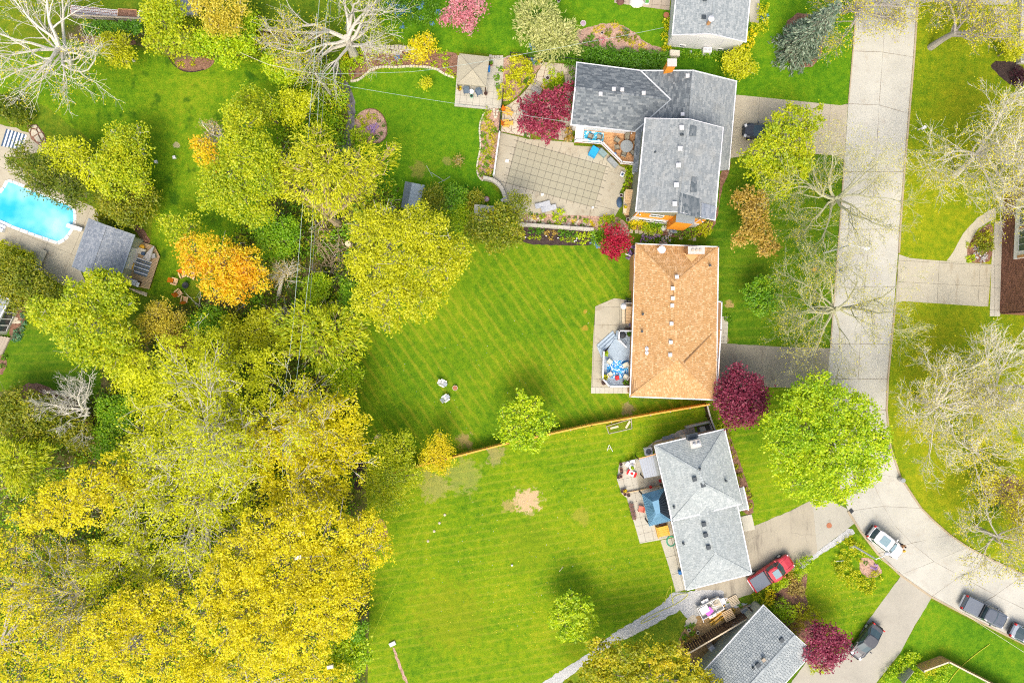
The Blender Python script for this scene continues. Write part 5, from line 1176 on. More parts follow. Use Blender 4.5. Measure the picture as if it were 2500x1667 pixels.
# bare street trees on the right
bare('bare street tree with thin olive twigs, upper one of the two leaning over the road', (2030, 497), (2045, 484), 7.6, 11, 'leaf_bud', 'bark_green', 4, 10, 1, .09, seed=61, r0=.32, elev=(5, 45), nch=3, minr=.013, lr=.64)
bare('bare street tree with thin olive twigs, lower one of the two leaning over the road', (1985, 757), (2046, 754), 7.8, 12, 'leaf_bud', 'bark_green', 4, 11, 1, .09, seed=62, r0=.32, elev=(5, 45), nch=3, zf=.55, minr=.013, lr=.64)
bare('wide pale twiggy tree with yellow buds in front of the brick house', (2330, 430), (2385, 375), 9.5, 13, 'leaf_bud', 'bark_white', 4, 12, 1, .12, seed=63, r0=.30, nch=3, minr=.014)
bare('second wide twiggy tree with yellow buds, right above the drive of the brick house', (2440, 420), (2490, 380), 8.5, 12, 'leaf_bud', 'bark_white', 4, 11, 1, .12, seed=64, r0=.28, nch=3, minr=.014)
bare('large pale twiggy tree below the brick house, left one beside the road', (2240, 975), (2290, 985), 7.8, 12, 'leaf_bud', 'bark_white', 4, 13, 1, .10, seed=65, r0=.30, nch=3, minr=.015)
bare('large pale twiggy tree below the brick house, right one at the picture edge', (2380, 930), (2430, 960), 8.6, 12, 'leaf_bud', 'bark_white', 4, 13, 1, .10, seed=66, r0=.30, nch=3, minr=.015)
bare('small twiggy tree with many yellow buds low between the two large pale ones', (2360, 1080), (2380, 1100), 5.5, 9, 'leaf_bud', 'bark_white', 3, 9, 2, .15, seed=67, nch=3, minr=.016)
bare('grey forked bare tree on the verge at the top right', (2272, 116), (2335, 78), 6.8, 10, 'leaf_bud', 'bark_grey', 4, 8, 1, .15, seed=68, r0=.34, az=(-70, 150), elev=(5, 45), nch=3, minr=.016)
bare('grey bare tree with branches crossing the road at the top edge', (2055, 28), (2108, 8), 6.5, 10, 'leaf_bud', 'bark_grey', 4, 9, 1, .14, seed=69, r0=.32, elev=(0, 40), nch=3, minr=.016)
bare('pale bare tree lying open at the right edge above the parked pickup', (2378, 1285), (2440, 1312), 5.6, 9, 'leaf_bud', 'bark_pale', 4, 9, 1, .12, seed=70, r0=.24, elev=(0, 50), nch=3, minr=.016)
bare('thin bare tree at the right edge of the grass corner', (2440, 1190), (2470, 1210), 4, 8, 'leaf_bud', 'bark_tan', 3, 9, 2, .14, seed=71)
tree('yellow-green shrub tree by the white porch', [(2468, 118, 22), (2456, 108, 14), (2478, 132, 14)], 2.8, 'leaf_chartreuse', ls=.18)
shrub('dark burgundy shrub below the white porch', [(2482, 182, 16), (2492, 195, 14)], 1.2, 'leaf_burgundy', .16)
# bushes of the wood (undergrowth as loose stuff)
WOOD = [(600, 60), (700, 100), (800, 120), (840, 215), (850, 330), (840, 410), (960, 440), (1010, 540), (960, 620), (890, 700), (870, 850), (870, 1000), (880, 1120), (870, 1240), (890, 1400), (890, 1560), (890, 1690), (-20, 1690), (-20, 960), (180, 1000), (250, 970), (260, 900), (330, 800), (420, 745), (500, 740), (560, 600), (650, 480), (690, 330), (720, 230), (640, 140)]
ground_leaves('undergrowth', WOOD, 40000, .26, 'leaf_fern', 1.3, 24, .45, label='green ferny undergrowth on the floor of the wood')
ground_leaves('undergrowth', WOOD, 16000, .24, 'leaf_chartreuse', 2.2, 24, .45, label='yellow-green saplings scattered in the wood')
ground_leaves('undergrowth', WOOD, 14000, .24, 'leaf_midgreen', 1.0, 24, .5, label='darker green ground cover in the wood')
ground_leaves('fallen_leaves', WOOD, 16000, .2, 'leaf_brown', .15, 14, .6, label='brown dead leaves on the floor of the wood')
def sticks(n, poly, mat_, label):
    c = scatter_pts(PX(poly), n); mb = MB()
    for x, y in c:
        a = random.uniform(0, 6.28); L = random.uniform(.6, 2.6); z0, z1 = random.uniform(.05, .3), random.uniform(.1, 1.2)
        p = Vector((x, y, z0)); q = p+Vector((math.cos(a)*L, math.sin(a)*L, z1)); m_ = p.lerp(q, .5)+Vector((random.uniform(-.2, .2), random.uniform(-.2, .2), .1))
        mb.tube([p, m_, q], [.045, .035, .015], 4, cap=False)
        for k in range(2):
            s = m_.lerp(q, random.random()); mb.tube([s, s+Vector((random.uniform(-.6, .6), random.uniform(-.6, .6), random.uniform(0, .5)))], [.025, .01], 3, cap=False)
    tag(mb.build('fallen_branches', mat_), label, None, None, 'stuff')
sticks(420, WOOD, 'bark_pale', 'pale fallen sticks and bare saplings in the wood')
sticks(110, [(770, 530), (860, 540), (870, 640), (850, 700), (780, 680), (760, 600)], 'bark_tan', 'tan brushwood heap below the willow trunk')
sticks(70, [(640, 760), (760, 740), (800, 790), (700, 800)], 'bark_pale', 'pale dead branches beside the lower end of the wires')
ground_leaves('undergrowth', [(360, 10), (640, 10), (640, 140), (560, 150), (400, 130)], 5000, .22, 'leaf_lime', 2.4, 24, .45, label='lime foliage of the garden shrubs behind the top fence')
ground_leaves('undergrowth', [(690, 200), (850, 200), (850, 330), (760, 360), (680, 340)], 5000, .22, 'leaf_brightgreen', 1.6, 24, .4, label='bright green brush beside the stream')
# ================================================================ small materials
for n_, c_ in dict(mauve=(.46, .33, .40), wood_orange=(.66, .37, .17), wood_light=(.62, .44, .24), wood_pale=(.66, .55, .38), wood_grey=(.40, .38, .34), wood_dark=(.085, .05, .032), wood_golden=(.74, .42, .06), cedar=(.78, .40, .06), cedar_pale=(.70, .52, .26),
        deck_blue=(.42, .52, .60), deck_blue_dark=(.34, .44, .52), terracotta=(.42, .17, .10), pot_brown=(.16, .08, .06), cushion_orange=(.80, .22, .012), arm_peach=(.82, .55, .30), grey_metal=(.45, .47, .49), black_metal=(.03, .035, .04), white_plastic=(.80, .80, .80),
        cream=(.72, .66, .52), beige_canvas=(.40, .37, .265), navy=(.06, .11, .19), slate_fabric=(.13, .18, .23), taupe=(.30, .28, .21), blue_tarp=(.02, .36, .72), grey_box=(.30, .33, .33), teal_box=(.22, .32, .32), red_plastic=(.70, .03, .03), coral=(.80, .22, .15), blue_plastic=(.03, .2, .55),
        magenta=(.70, .16, .62), yellow_cord=(.70, .68, .06), green_hose=(.05, .45, .28), tyre=(.03, .03, .032), rim=(.5, .5, .52), chrome=(.6, .62, .65), light_red=(.55, .02, .02), light_white=(.75, .76, .78), skin=(.50, .30, .20), jeans=(.035, .04, .06), shirt=(.62, .33, .14), hair=(.035, .022, .015), purple=(.30, .10, .6), mustard=(.75, .42, .03), white_stone=(.72, .70, .66), rust=(.40, .15, .07), grey_rock=(.50, .48, .45), teal_metal=(.08, .22, .27), green_tray=(.1, .35, .05), seat_cushion=(.45, .42, .30)).items():
    plain(n_, c_, .6, .12, 7, island=.16 if n_.startswith(('wood', 'cedar', 'deck')) else 0)
def paint(name, col, rough=.25, metal=.2):
    t = NT(name); t.bsdf(t.mix(t.math('MULTIPLY', t.noise(3, 4), .12), col, (.35, .33, .3)), rough, metal, .5, **{'Coat Weight': .6, 'Coat Roughness': .1})
paint('car_white', (.80, .80, .81)); paint('car_black', (.035, .042, .052)); paint('car_grey', (.085, .105, .13)); paint('car_red', (.52, .012, .03)); paint('car_silver', (.30, .34, .38))
t = NT('car_glass'); t.bsdf((.05, .085, .095), .05, 0, .7)
t = NT('roof_glass'); t.bsdf((.20, .30, .33), .1, 0, .6)  # lighter than the car windows: the sky's reflection is put into the base colour
t = NT('tonneau_grey'); t.bsdf(t.ramp(t.noise(30, 3, .7), [(.10, .12, .15), (.18, .205, .24)]), .75)
t = NT('pool_water'); t.bsdf(t.ramp(t.noise(.16, 3, .6), [(.02, .42, .66), (.13, .55, .72), (.34, .66, .76)], [.36, .5, .66]), .12, 0, .5, t.noise(3, 3, .6), .12, .02)  # pale end of the ramp paints the glare into the water's blue
t = NT('rug_blue'); v = t.n('TexVoronoi', {'Vector': t.pos, 'Scale': 8}).outputs[1]; vv = t.n('SeparateColor', {0: v}).outputs[0]; t.bsdf(t.ramp(vv, [(.02, .19, .5), (.08, .42, .72), (.70, .80, .86)], [.25, .5, .75], 'CONSTANT'), .95)
t = NT('rug_cyan'); v = t.n('TexVoronoi', {'Vector': t.pos, 'Scale': 5.0}).outputs[1]; vv = t.n('SeparateColor', {0: v}).outputs[0]; t.bsdf(t.ramp(vv, [(.04, .42, .68), (.20, .58, .78), (.62, .80, .86)], [.2, .5, .75], 'CONSTANT'), .95)

def rbox(mb, loc, d, rz, m=0, **k): return mb.box(loc, d, rz, m, **k)
class L:
    """places boxes and tubes in a local frame at a world point"""
    def __init__(s, x, y, z, rz): s.o = Vector((x, y, z)); s.rz = rz; s.c, s.s = math.cos(rz), math.sin(rz)
    def p(s, x, y, z=0): return (s.o.x+x*s.c-y*s.s, s.o.y+x*s.s+y*s.c, s.o.z+z)
    def box(s, mb, c, d, rz=0, m=0, **k): return mb.box(s.p(*c), d, s.rz+rz, m, **k)

def px_ang(a, b): return math.atan2(-(b[1]-a[1]), b[0]-a[0])
# ---------------------------------------------------------------- garden chairs
def adirondack(px, py, rz, frame, back, label, group=None, z=0, stool=False, cat='chair', name='garden_chair'):
    x, y, _ = W(px, py, z+.4); f = L(x, y, z, rz); r = thing(name, label, cat, (x, y, z), group=group)
    s_ = MB()
    for k in range(5): f.box(s_, (.30-.115*k, 0, .34-.035*k), (.10, .56, .025))
    s_.build('seat', frame, r)
    b = MB()
    for k in range(5): f.box(b, (-.42, -.24+.12*k, .62), (.03, .105, .80), ry=-.42)
    b.build('backrest', back, r)
    for sd in (-1, 1):
        a = MB(); f.box(a, (.02, sd*.36, .55), (.74, .15, .03)); a.build('armrest', frame, r)
        for xx, hh in ((.33, .55), (-.30, .5)): l = MB(); f.box(l, (xx, sd*.33, hh/2), (.09, .04, hh)); l.build('leg', frame, r)
    return r
def footstool(px, py, rz, mat_, label, group=None, z=0):
    x, y, _ = W(px, py, z+.3); f = L(x, y, z, rz); r = thing('footstool', label, 'stool', (x, y, z), group=group)
    s_ = MB()
    for k in range(4): f.box(s_, (-.2+.13*k, 0, .36), (.11, .5, .03))
    s_.build('seat', mat_, r)
    for sx in (-1, 1):
        for sy in (-1, 1): l = MB(); f.box(l, (sx*.2, sy*.2, .17), (.05, .05, .34)); l.build('leg', mat_, r)
def patio_chair(px, py, rz, cush, frame, label, z=0, group=None, s=1.0, name='patio_chair', high=.9, arms=True):
    x, y, _ = W(px, py, z+.45); f = L(x, y, z, rz); r = thing(name, label, 'chair', (x, y, z), group=group)
    m = MB(); f.box(m, (0, 0, .42), (.52*s, .54*s, .09)); m.build('seat', cush, r)
    m = MB(); f.box(m, (-.30*s, 0, .42+high*.26), (.08, .54*s, high*.55), ry=-.22); m.build('backrest', cush, r)
    for sy in (-1, 1):
        if arms: m = MB(); f.box(m, (-.02, sy*.30*s, .62), (.56*s, .06, .04)); m.build('armrest', frame, r)
        for sx in (-1, 1): m = MB(); f.box(m, (sx*.25*s, sy*.28*s, .19 if not arms or sx < 0 else .3), (.05, .05, .38 if not arms or sx < 0 else .6)); m.build('leg', frame, r)
    return r
def lounger(px, py, rz, mat_, label, Ln=1.9, w=.62, z=0, group=None):
    x, y, _ = W(px, py, z+.35); f = L(x, y, z, rz); r = thing('sun_lounger', label, 'lounger', (x, y, z), group=group)
    m = MB(); f.box(m, (.2*Ln*.5, 0, .33), (Ln*.78, w, .07)); m.build('bed', mat_, r)
    m = MB(); f.box(m, (-.36*Ln, 0, .42), (Ln*.3, w, .06), ry=-.35 if False else .35); m.build('backrest', mat_, r)
    for sx in (-1, 1):
        for sy in (-1, 1): m = MB(); f.box(m, (sx*Ln*.36, sy*w*.42, .15), (.05, .05, .3)); m.build('leg', 'grey_metal', r)
def pot(px, py, rp, mat_, label, lf=None, z=0, group=None, hgt=.4, rim=None, name='plant_pot', cat='pot', fill='mulch_dark'):
    x, y, _ = W(px, py, z+hgt); rr = rp*S; r = thing(name, label, cat, (x, y, z), group=group)
    m = MB(); m.lathe([(rr*.7, 0), (rr*.95, hgt*.9), (rr, hgt*.92), (rr, hgt), (rr*.86, hgt), (rr*.84, hgt*.86), (rr*.05, hgt*.86)], (x, y, z), 14); m.build('pot', mat_, r, smooth=False)
    m = MB(); m.lathe([(rr*.83, 0), (rr*.4, .02), (.01, .03)], (x, y, z+hgt*.88), 12); m.build('soil', fill, r)
    if lf:
        P = blob_points(x, y, z+hgt+rr*.45, rr*.95, rr*.8, 16, 7, .05, .4, -.2); me = npmesh('plant', leaf_quads(P, max(.09, rr*.4), .4), 4, lf); me.transform(RT[r.name]); o = bpy.data.objects.new('plant', me); COL.objects.link(o); o.parent = r
    return r
def simple(name, label, cat, build, mats, loc_px, z=0, group=None, **kw):
    mb = MB(); build(mb); o = mb.build(name, mats, None, **kw)
    x, y, _ = W(*loc_px, z); V = Vector((x, y, z))
    for v in o.data.vertices: v.co -= V
    o.location = V; return tag(o, label, cat, group)
def bxp(name, label, cat, px, py, d, rz, mat_, z=0, group=None):
    """a crate or cushion with softened edges standing at a pixel"""
    x, y, _ = W(px, py, z+d[2]*.7); mb = MB(); h = d[2]
    f = L(x, y, z, rz); a, b = d[0]/2, d[1]/2; c = min(a, b)*.12
    ring = [(-a+c, -b), (a-c, -b), (a, -b+c), (a, b-c), (a-c, b), (-a+c, b), (-a, b-c), (-a, -b+c)]
    k = len(ring); vs = []
    for zz, s_ in ((0, .98), (h*.85, 1), (h, .9)): vs += [f.p(p[0]*s_, p[1]*s_, zz) for p in ring]
    mb.add(vs, [(i+j*k, (i+1) % k+j*k, (i+1) % k+(j+1)*k, i+(j+1)*k) for j in range(2) for i in range(k)]+[tuple(range(2*k, 3*k)), tuple(range(k-1, -1, -1))])
    o = mb.build(name, mat_); V = Vector((x, y, z))
    for v in o.data.vertices: v.co -= V
    o.location = V; return tag(o, label, cat, group)

# ---------------------------------------------------------------- vehicles
def wheel(root, x, y, r=.36, w=.24):
    t_ = MB(); n = 16
    def ring(prof):
        m = MB(); vs = []
        for rr, yy in prof: vs += [(x+rr*math.cos(6.2832*j/n), y+yy, r+rr*math.sin(6.2832*j/n)) for j in range(n)]
        k = len(prof); fs = [(i*n+j, i*n+(j+1) % n, (i+1)*n+(j+1) % n, (i+1)*n+j) for i in range(k-1) for j in range(n)]
        fs += [tuple(range(n)), tuple((k-1)*n+j for j in reversed(range(n)))]
        return m.add(vs, fs)
    wo = ring([(r*.6, -w/2), (r*.95, -w/2), (r, -w*.35), (r, w*.35), (r*.95, w/2), (r*.6, w/2)]).build('wheel', 'tyre', root, local=True)
    ring([(r*.2, -w*.53), (r*.6, -w*.51), (r*.6, w*.51), (r*.2, w*.53)]).build('rim', 'rim', wo, local=True)
def loft(mb, secs, m=0):
    k = len(secs[0]); vs = [p for s_ in secs for p in s_]
    fs = [(i*k+j, i*k+(j+1) % k, (i+1)*k+(j+1) % k, (i+1)*k+j) for i in range(len(secs)-1) for j in range(k)]
    fs += [tuple(range(k-1, -1, -1)), tuple((len(secs)-1)*k+j for j in range(k))]
    return mb.add(vs, fs, m)
def body_sec(x, w, zl, zt, r=.12): return [(x, -w*.92, zl), (x, -w, zl+.2), (x, -w, zt-r*1.6), (x, -w+r*.5, zt-r*.4), (x, -w+r*1.9, zt), (x, w-r*1.9, zt), (x, w-r*.5, zt-r*.4), (x, w, zt-r*1.6), (x, w, zl+.2), (x, w*.92, zl)]
def car(label, px, py, rz, Ln, Wd, paint_, kind='suv', cat='car', tint='car_glass', cover=None):
    x, y, _ = W(px, py, .9); r = thing('parked_'+('pickup' if kind == 'truck' else 'car'), label, cat, (x, y, .03), rz)
    h, w = Ln/2, Wd/2
    if kind == 'truck': P = [(-h, .93, .55, .95), (-h+.12, .99, .45, 1.12), (-.3, 1, .38, 1.14), (h-1.75, 1, .38, 1.12), (h-.9, .98, .4, 1.08), (h-.25, .9, .42, .96), (h, .72, .5, .75)]
    elif kind == 'suv': P = [(-h, .82, .5, .85), (-h+.1, .93, .42, 1.02), (-h+.5, 1, .36, 1.05), (h-1.5, 1, .36, 1.03), (h-.8, .98, .38, .96), (h-.22, .86, .4, .82), (h, .62, .45, .62)]
    else: P = [(-h, .78, .48, .8), (-h+.12, .9, .4, .93), (-h+.7, 1, .34, .96), (h-1.5, 1, .32, .94), (h-.8, .97, .34, .86), (h-.25, .84, .36, .72), (h, .6, .42, .55)]
    b = MB(); loft(b, [body_sec(a, w*k, zl, zt) for a, k, zl, zt in P]); b.build('body', paint_, r, local=True)
    # glass house: belt, roof
    if kind == 'truck': gx0, gx1, rx0, rx1, bz, rzt = -.55, h-1.45, -.42, h-2.15, 1.12, 1.78
    elif kind == 'suv': gx0, gx1, rx0, rx1, bz, rzt = -h+.22, h-1.25, -h+.55, h-2.05, 1.03, 1.62
    else: gx0, gx1, rx0, rx1, bz, rzt = -h+.55, h-1.25, -h+1.35, h-2.15, .94, 1.42
    wb, wr = w*.95, w*.82
    def q(pts, nm, mt): MB().plate(pts, .03).build(nm, mt, r, local=True)
    g_ = MB(); bot = [(gx0, -wb*.9, bz), (gx1, -wb*.82, bz-.04), (gx1+.16, 0, bz-.05), (gx1, wb*.82, bz-.04), (gx0, wb*.9, bz), (gx0-.1, 0, bz)]
    bot = [(gx0-.08, 0, bz), (gx0, -wb*.86, bz), (gx0+.5, -wb, bz), (gx1-.55, -wb, bz-.02), (gx1, -wb*.82, bz-.05), (gx1+.14, 0, bz-.06), (gx1, wb*.82, bz-.05), (gx1-.55, wb, bz-.02), (gx0+.5, wb, bz), (gx0, wb*.86, bz)]
    top = [(rx0-.05, 0, rzt-.05), (rx0, -wr*.86, rzt-.07), (rx0+.35, -wr, rzt-.05), (rx1-.3, -wr, rzt-.05), (rx1, -wr*.85, rzt-.08), (rx1+.1, 0, rzt-.06), (rx1, wr*.85, rzt-.08), (rx1-.3, wr, rzt-.05), (rx0+.35, wr, rzt-.05), (rx0, wr*.86, rzt-.07)]
    loft(g_, [bot, top]); g_.build('windows', tint, r, local=True)
    rf = MB(); k = len(top); cx = (rx0+rx1)/2
    t1 = [(a+(.03 if a > cx else -.03), b_*1.03, c+.02) for a, b_, c in top]; t2 = [(cx+(a-cx)*.9, b_*.86, rzt+.02) for a, b_, c in top]
    t0 = [(a+(.03 if a > cx else -.03), b_*1.03, c-.03) for a, b_, c in top]
    loft(rf, [t0, t1, t2]); rf.build('roof', paint_, r, local=True)
    for (i, j) in ((1, 1), (9, 9), (4, 4), (6, 6)): pl = MB(); pl.tube([bot[i], top[j]], .045, 5); pl.build('pillar', paint_, r, local=True)
    for s_ in (-1, 1):
        m_ = (gx0+gx1)/2+.1; pl = MB(); pl.tube([(m_, s_*wb*1.0, bz), (m_, s_*wr*1.0, rzt-.05)], .04, 5); pl.build('pillar', paint_, r, local=True)
    for sx in (-1, 1):
        for sy in (-1, 1): wheel(r, sx*(h-.88 if kind != 'truck' else h-1.02), sy*(w-.09), .37 if kind != 'truck' else .42)
    for s_ in (-1, 1):
        m_ = MB(); m_.box((gx1-.42, s_*(w+.11), bz+.05), (.14, .22, .15)); m_.build('mirror', paint_, r, local=True)
        m_ = MB(); m_.box((h-.26, s_*w*.66, .80 if kind == 'truck' else .70), (.28, .34, .16), s_*-.35); m_.build('headlight', 'light_white', r, local=True)
        m_ = MB(); m_.box((-h+.06, s_*w*.80, .9), (.14, .24, .3)); m_.build('tail_light', 'light_red', r, local=True)
    m_ = MB(); m_.box((h-.06, 0, .5), (.2, w*1.3, .16)); m_.build('bumper', 'black_metal' if kind != 'truck' else 'chrome', r, local=True)
    m_ = MB(); m_.box((-h-.02, 0, .55), (.16, w*1.6, .2)); m_.build('bumper', 'black_metal' if kind != 'truck' else 'chrome', r, local=True)
    hood = MB()
    for s_ in (-1, 1): hood.box((h-.85, s_*w*.55, P[-3][3]+.035), (.9, .04, .02), s_*.06)
    hood.build('bonnet_creases', paint_, r, local=True)
    if kind == 'truck':
        m_ = MB(); m_.box((-h+1.1, 0, 1.16), (1.95, Wd*.86, .06)); m_.build('bed_cover', cover or 'tonneau_grey', r, local=True)
        m_ = MB(); m_.box((-h+2.15, 0, 1.25), (.12, Wd*.86, .22)); m_.build('bed_front_panel', 'black_metal', r, local=True)
    return r
suv = car('white suv with large glass roof panel parked by the kerb', 2164, 1325, R(-38), 4.75, 1.9, 'car_white', 'suv', 'car')
for (a, b, c, d) in ((-1.25, -.15, .52, 'car_glass'), (.42, .75, .48, 'car_glass')):
    m_ = MB(); m_.box(((a+b)/2, 0, 1.655), (b-a, c*2, .03)); m_.build('sunroof', 'roof_glass', suv, local=True)
car('black sedan parked on the pale driveway at the bottom right', 2117, 1567, R(-127), 4.75, 1.85, 'car_black', 'sedan')
car('dark grey pickup truck with grey bed cover parked by the kerb', 2405, 1494, R(-27), 5.7, 1.98, 'car_grey', 'truck', 'pickup')
red = car('red pickup truck with dark bed cover on the cracked driveway', 1884, 1398, R(33), 5.8, 2.0, 'car_red', 'truck', 'pickup')
m_ = MB(); m_.box((.35, 0, 1.83), (.85, .95, .03)); m_.build('sunroof', 'roof_glass', red, local=True)
car('silver car at the right edge behind the grey pickup', 2512, 1556, R(-27), 4.5, 1.85, 'car_silver', 'sedan')
car('black car half hidden under the lime-green tree on the driveway', 1862, 321, R(176), 4.6, 1.86, 'car_black', 'sedan')

# person beside the white car
def skin_mesh(name, joints, edges, mat_, parent, sub=1):
    me = bpy.data.meshes.new('skin_source'); me.from_pydata([j[:3] for j in joints], edges, [])
    o = bpy.data.objects.new('skin_source', me); COL.objects.link(o)
    sm = o.modifiers.new('skin', 'SKIN'); sd = o.modifiers.new('sub', 'SUBSURF'); sd.levels = sub; sd.render_levels = sub
    for i, j in enumerate(joints): me.skin_vertices[0].data[i].radius = (j[3], j[4] if len(j) > 4 else j[3]); me.skin_vertices[0].data[i].use_root = i == 0
    dg = bpy.context.evaluated_depsgraph_get(); m2 = bpy.data.meshes.new_from_object(o.evaluated_get(dg)); m2.name = name
    bpy.data.objects.remove(o); m2.materials.clear(); m2.materials.append(M(mat_)); m2.polygons.foreach_set('use_smooth', [True]*len(m2.polygons))
    q = bpy.data.objects.new(name, m2); COL.objects.link(q); q.parent = parent; return q
x, y, _ = W(2191, 1325, 0)
pe_ = thing('person', 'person in dark trousers and a patterned tan top standing beside the white suv', 'person', (x, y, .03), R(-38))
J = [(0, 0, .95, .14, .11), (0, 0, 1.12, .125, .1), (0, 0, 1.32, .16, .11), (0, 0, 1.44, .09, .08), (.01, 0, 1.5, .055), (.02, 0, 1.56, .075, .085), (.03, 0, 1.66, .085, .1), (.02, 0, 1.74, .06, .07),
     (0, .17, 1.4, .06), (.08, .24, 1.15, .045), (.28, .2, 1.08, .035), (.36, .19, 1.08, .03, .02), (0, -.17, 1.4, .06), (.05, -.26, 1.14, .045), (.24, -.24, 1.02, .035), (.32, -.23, 1.01, .03, .02),
     (0, .1, .9, .1), (.03, .11, .5, .065), (0, .11, .1, .045), (.1, .12, .04, .04, .035), (.18, .12, .03, .03), (0, -.1, .9, .1), (-.03, -.12, .5, .065), (-.06, -.12, .1, .045), (.04, -.13, .04, .04, .035), (.12, -.13, .03, .03)]
E = [(0, 1), (1, 2), (2, 3), (3, 4), (4, 5), (5, 6), (6, 7), (2, 8), (8, 9), (9, 10), (10, 11), (2, 12), (12, 13), (13, 14), (14, 15), (0, 16), (16, 17), (17, 18), (18, 19), (19, 20), (0, 21), (21, 22), (22, 23), (23, 24), (24, 25)]
for hi, sd in ((11, 1), (15, -1)):
    hx, hy, hz = J[hi][:3]
    for k in range(5):
        b = len(J); oy = (-.028+.016*k)*sd if k < 4 else .035*sd; Lf = (.06, .07, .075, .065, .045)[k]
        J += [(hx+.05, hy+oy, hz-.005, .010), (hx+.05+Lf*.6, hy+oy*1.1, hz-.015, .009), (hx+.05+Lf, hy+oy*1.1, hz-.04, .008)]; E += [(hi, b), (b, b+1), (b+1, b+2)]
skin_mesh('body', J, E, 'skin', pe_)
skin_mesh('trousers', [(0, 0, .98, .155, .125), (0, .1, .9, .115), (.03, .11, .5, .08), (0, .11, .13, .065), (0, -.1, .9, .115), (-.03, -.12, .5, .08), (-.06, -.12, .13, .065)], [(0, 1), (1, 2), (2, 3), (0, 4), (4, 5), (5, 6)], 'jeans', pe_)
skin_mesh('shirt', [(0, 0, .98, .15, .12), (0, 0, 1.12, .14, .115), (0, 0, 1.32, .175, .125), (0, 0, 1.43, .09, .08), (0, .17, 1.4, .075), (.07, .235, 1.18, .06), (0, -.17, 1.4, .075), (.045, -.25, 1.18, .06)], [(0, 1), (1, 2), (2, 3), (2, 4), (4, 5), (2, 6), (6, 7)], 'shirt', pe_)
hr = MB(); hr.lathe([(.06, -.12), (.1, -.05), (.105, .03), (.075, .09), (.02, .115)], (.0, 0, 1.69), 12); hr.build('hair', 'hair', pe_, local=True, smooth=True)
for s_ in (-1, 1): e_ = MB(); e_.lathe([(.004, -.012), (.012, 0), (.004, .012)], (.112, s_*.032, 1.655), 8); e_.build('eye', 'black_metal', pe_, local=True)
no = MB(); no.add([(.11, -.014, 1.62), (.11, .014, 1.62), (.14, 0, 1.615), (.112, 0, 1.66)], [(0, 1, 2), (0, 2, 3), (1, 3, 2), (0, 3, 1)]); no.build('nose', 'skin', pe_, local=True)
bxp('paper_bag', 'small yellow bag held by the person beside the white suv', 'bag', 2208, 1345, (.3, .2, .3), .4, 'mustard', .75)

# ---------------------------------------------------------------- left: swimming pool
pp = paved('pool_terrace', [(-70, 378), (12, 384), (60, 415), (130, 462), (196, 492), (228, 505), (244, 530), (190, 645), (210, 690), (205, 705), (150, 695), (110, 672), (88, 652), (82, 622), (0, 592), (-70, 560)], 'joint_dark', 'patio_concrete', 3.2, 3.2, R(-23), .025)
poolpx = [(-70, 450), (0, 471), (9, 462), (12, 446), (20, 440), (30, 443), (166, 498), (180, 504), (184, 516), (185, 534), (182, 554), (172, 570), (161, 583), (152, 593), (144, 595), (134, 592), (21, 551), (14, 547), (-70, 515)]
pw = smooth_poly(PX(poolpx), 1); MB().sheet(pw, .065).build('swimming_pool', 'pool_water', kind='structure')
cop = edging('cream coping round the blue swimming pool', poolpx[1:-1], .42, .10, .9, 'white_stone', 'pool_coping', 'coping', 21, 'coping_stone')
f = L(*W(183, 556, .4), R(-17)); f.o.z = 0; r = thing('diving_board', 'white diving board at the deep end of the blue pool', 'diving board', (f.o.x, f.o.y, 0))
b = MB(); f.box(b, (0, 0, .55), (1.95, .5, .06)); b.build('board', 'white_plastic', r); b = MB(); f.box(b, (.6, 0, .27), (.5, .42, .5)); b.build('stand', 'white_plastic', r)
r = thing('pool_steps', 'white plastic pool steps at the left edge of the blue pool', 'steps', W(8, 552)); f = L(*W(8, 552), R(-23))
for k in range(3): b = MB(); f.box(b, (0, .35-.42*k, .1+.09*k), (1.0, .42, .1+.18*k)); b.build('tread', 'white_plastic', r)
lounger(101, 629, R(68), 'seat_cushion', 'grey cushioned bench on the terrace below the blue pool', 2.0, .7)
def cloth_umbrella(px, py, rz, label, Ln=2.4, m0='white_plastic', z=.1):
    x, y, _ = W(px, py, z); f = L(x, y, z, rz); r = thing('folded_parasol', label, 'parasol', (x, y, z))
    b = MB(); b.tube([f.p(-Ln/2, 0, .25), f.p(Ln/2, 0, .35)], .03, 6); b.build('pole', 'grey_metal', r)
    for k in range(4):
        a = -.28+.19*k; c = MB(); c.tube([f.p(Ln*.48, 0, .36), f.p(Ln*.15, a*.5, .42), f.p(-Ln*.2, a*1.0, .34), f.p(-Ln*.36, a*1.5, .28)], [.05, .13, .16, .07], 6); c.build('canopy_fold', m0, r)
cloth_umbrella(88, 656, R(-12), 'white folded parasol lying below the grey bench on the pool terrace', 1.7)
shrub('low bright lime hedge in the corner of the pool terrace', [(10, 607, 20), (35, 618, 20), (60, 630, 20), (30, 640, 20), (70, 648, 18), (5, 632, 18)], .9, 'leaf_chartreuse', .16, name='hedge', cat='hedge')
sheet('terrace', [(-20, 300), (60, 318), (110, 345), (120, 365), (60, 380), (10, 384), (-20, 384)], 'patio_concrete', .018)
def rug(label, quad, cols, n, z=.06, mats=None):
    r = thing('rug', label, 'rug', W(*quad[0]))
    A, B_, C_, D = [Vector(W(*p, z)) for p in quad]; A.z = B_.z = C_.z = D.z = z
    for k in range(n):
        t0, t1 = k/n, (k+1)/n; MB().prism([tuple(A.lerp(B_, t0).xy), tuple(A.lerp(B_, t1).xy), tuple(D.lerp(C_, t1).xy), tuple(D.lerp(C_, t0).xy)], z-.012, z+.002*(k % 2)).build('stripe', cols[k % len(cols)], r)
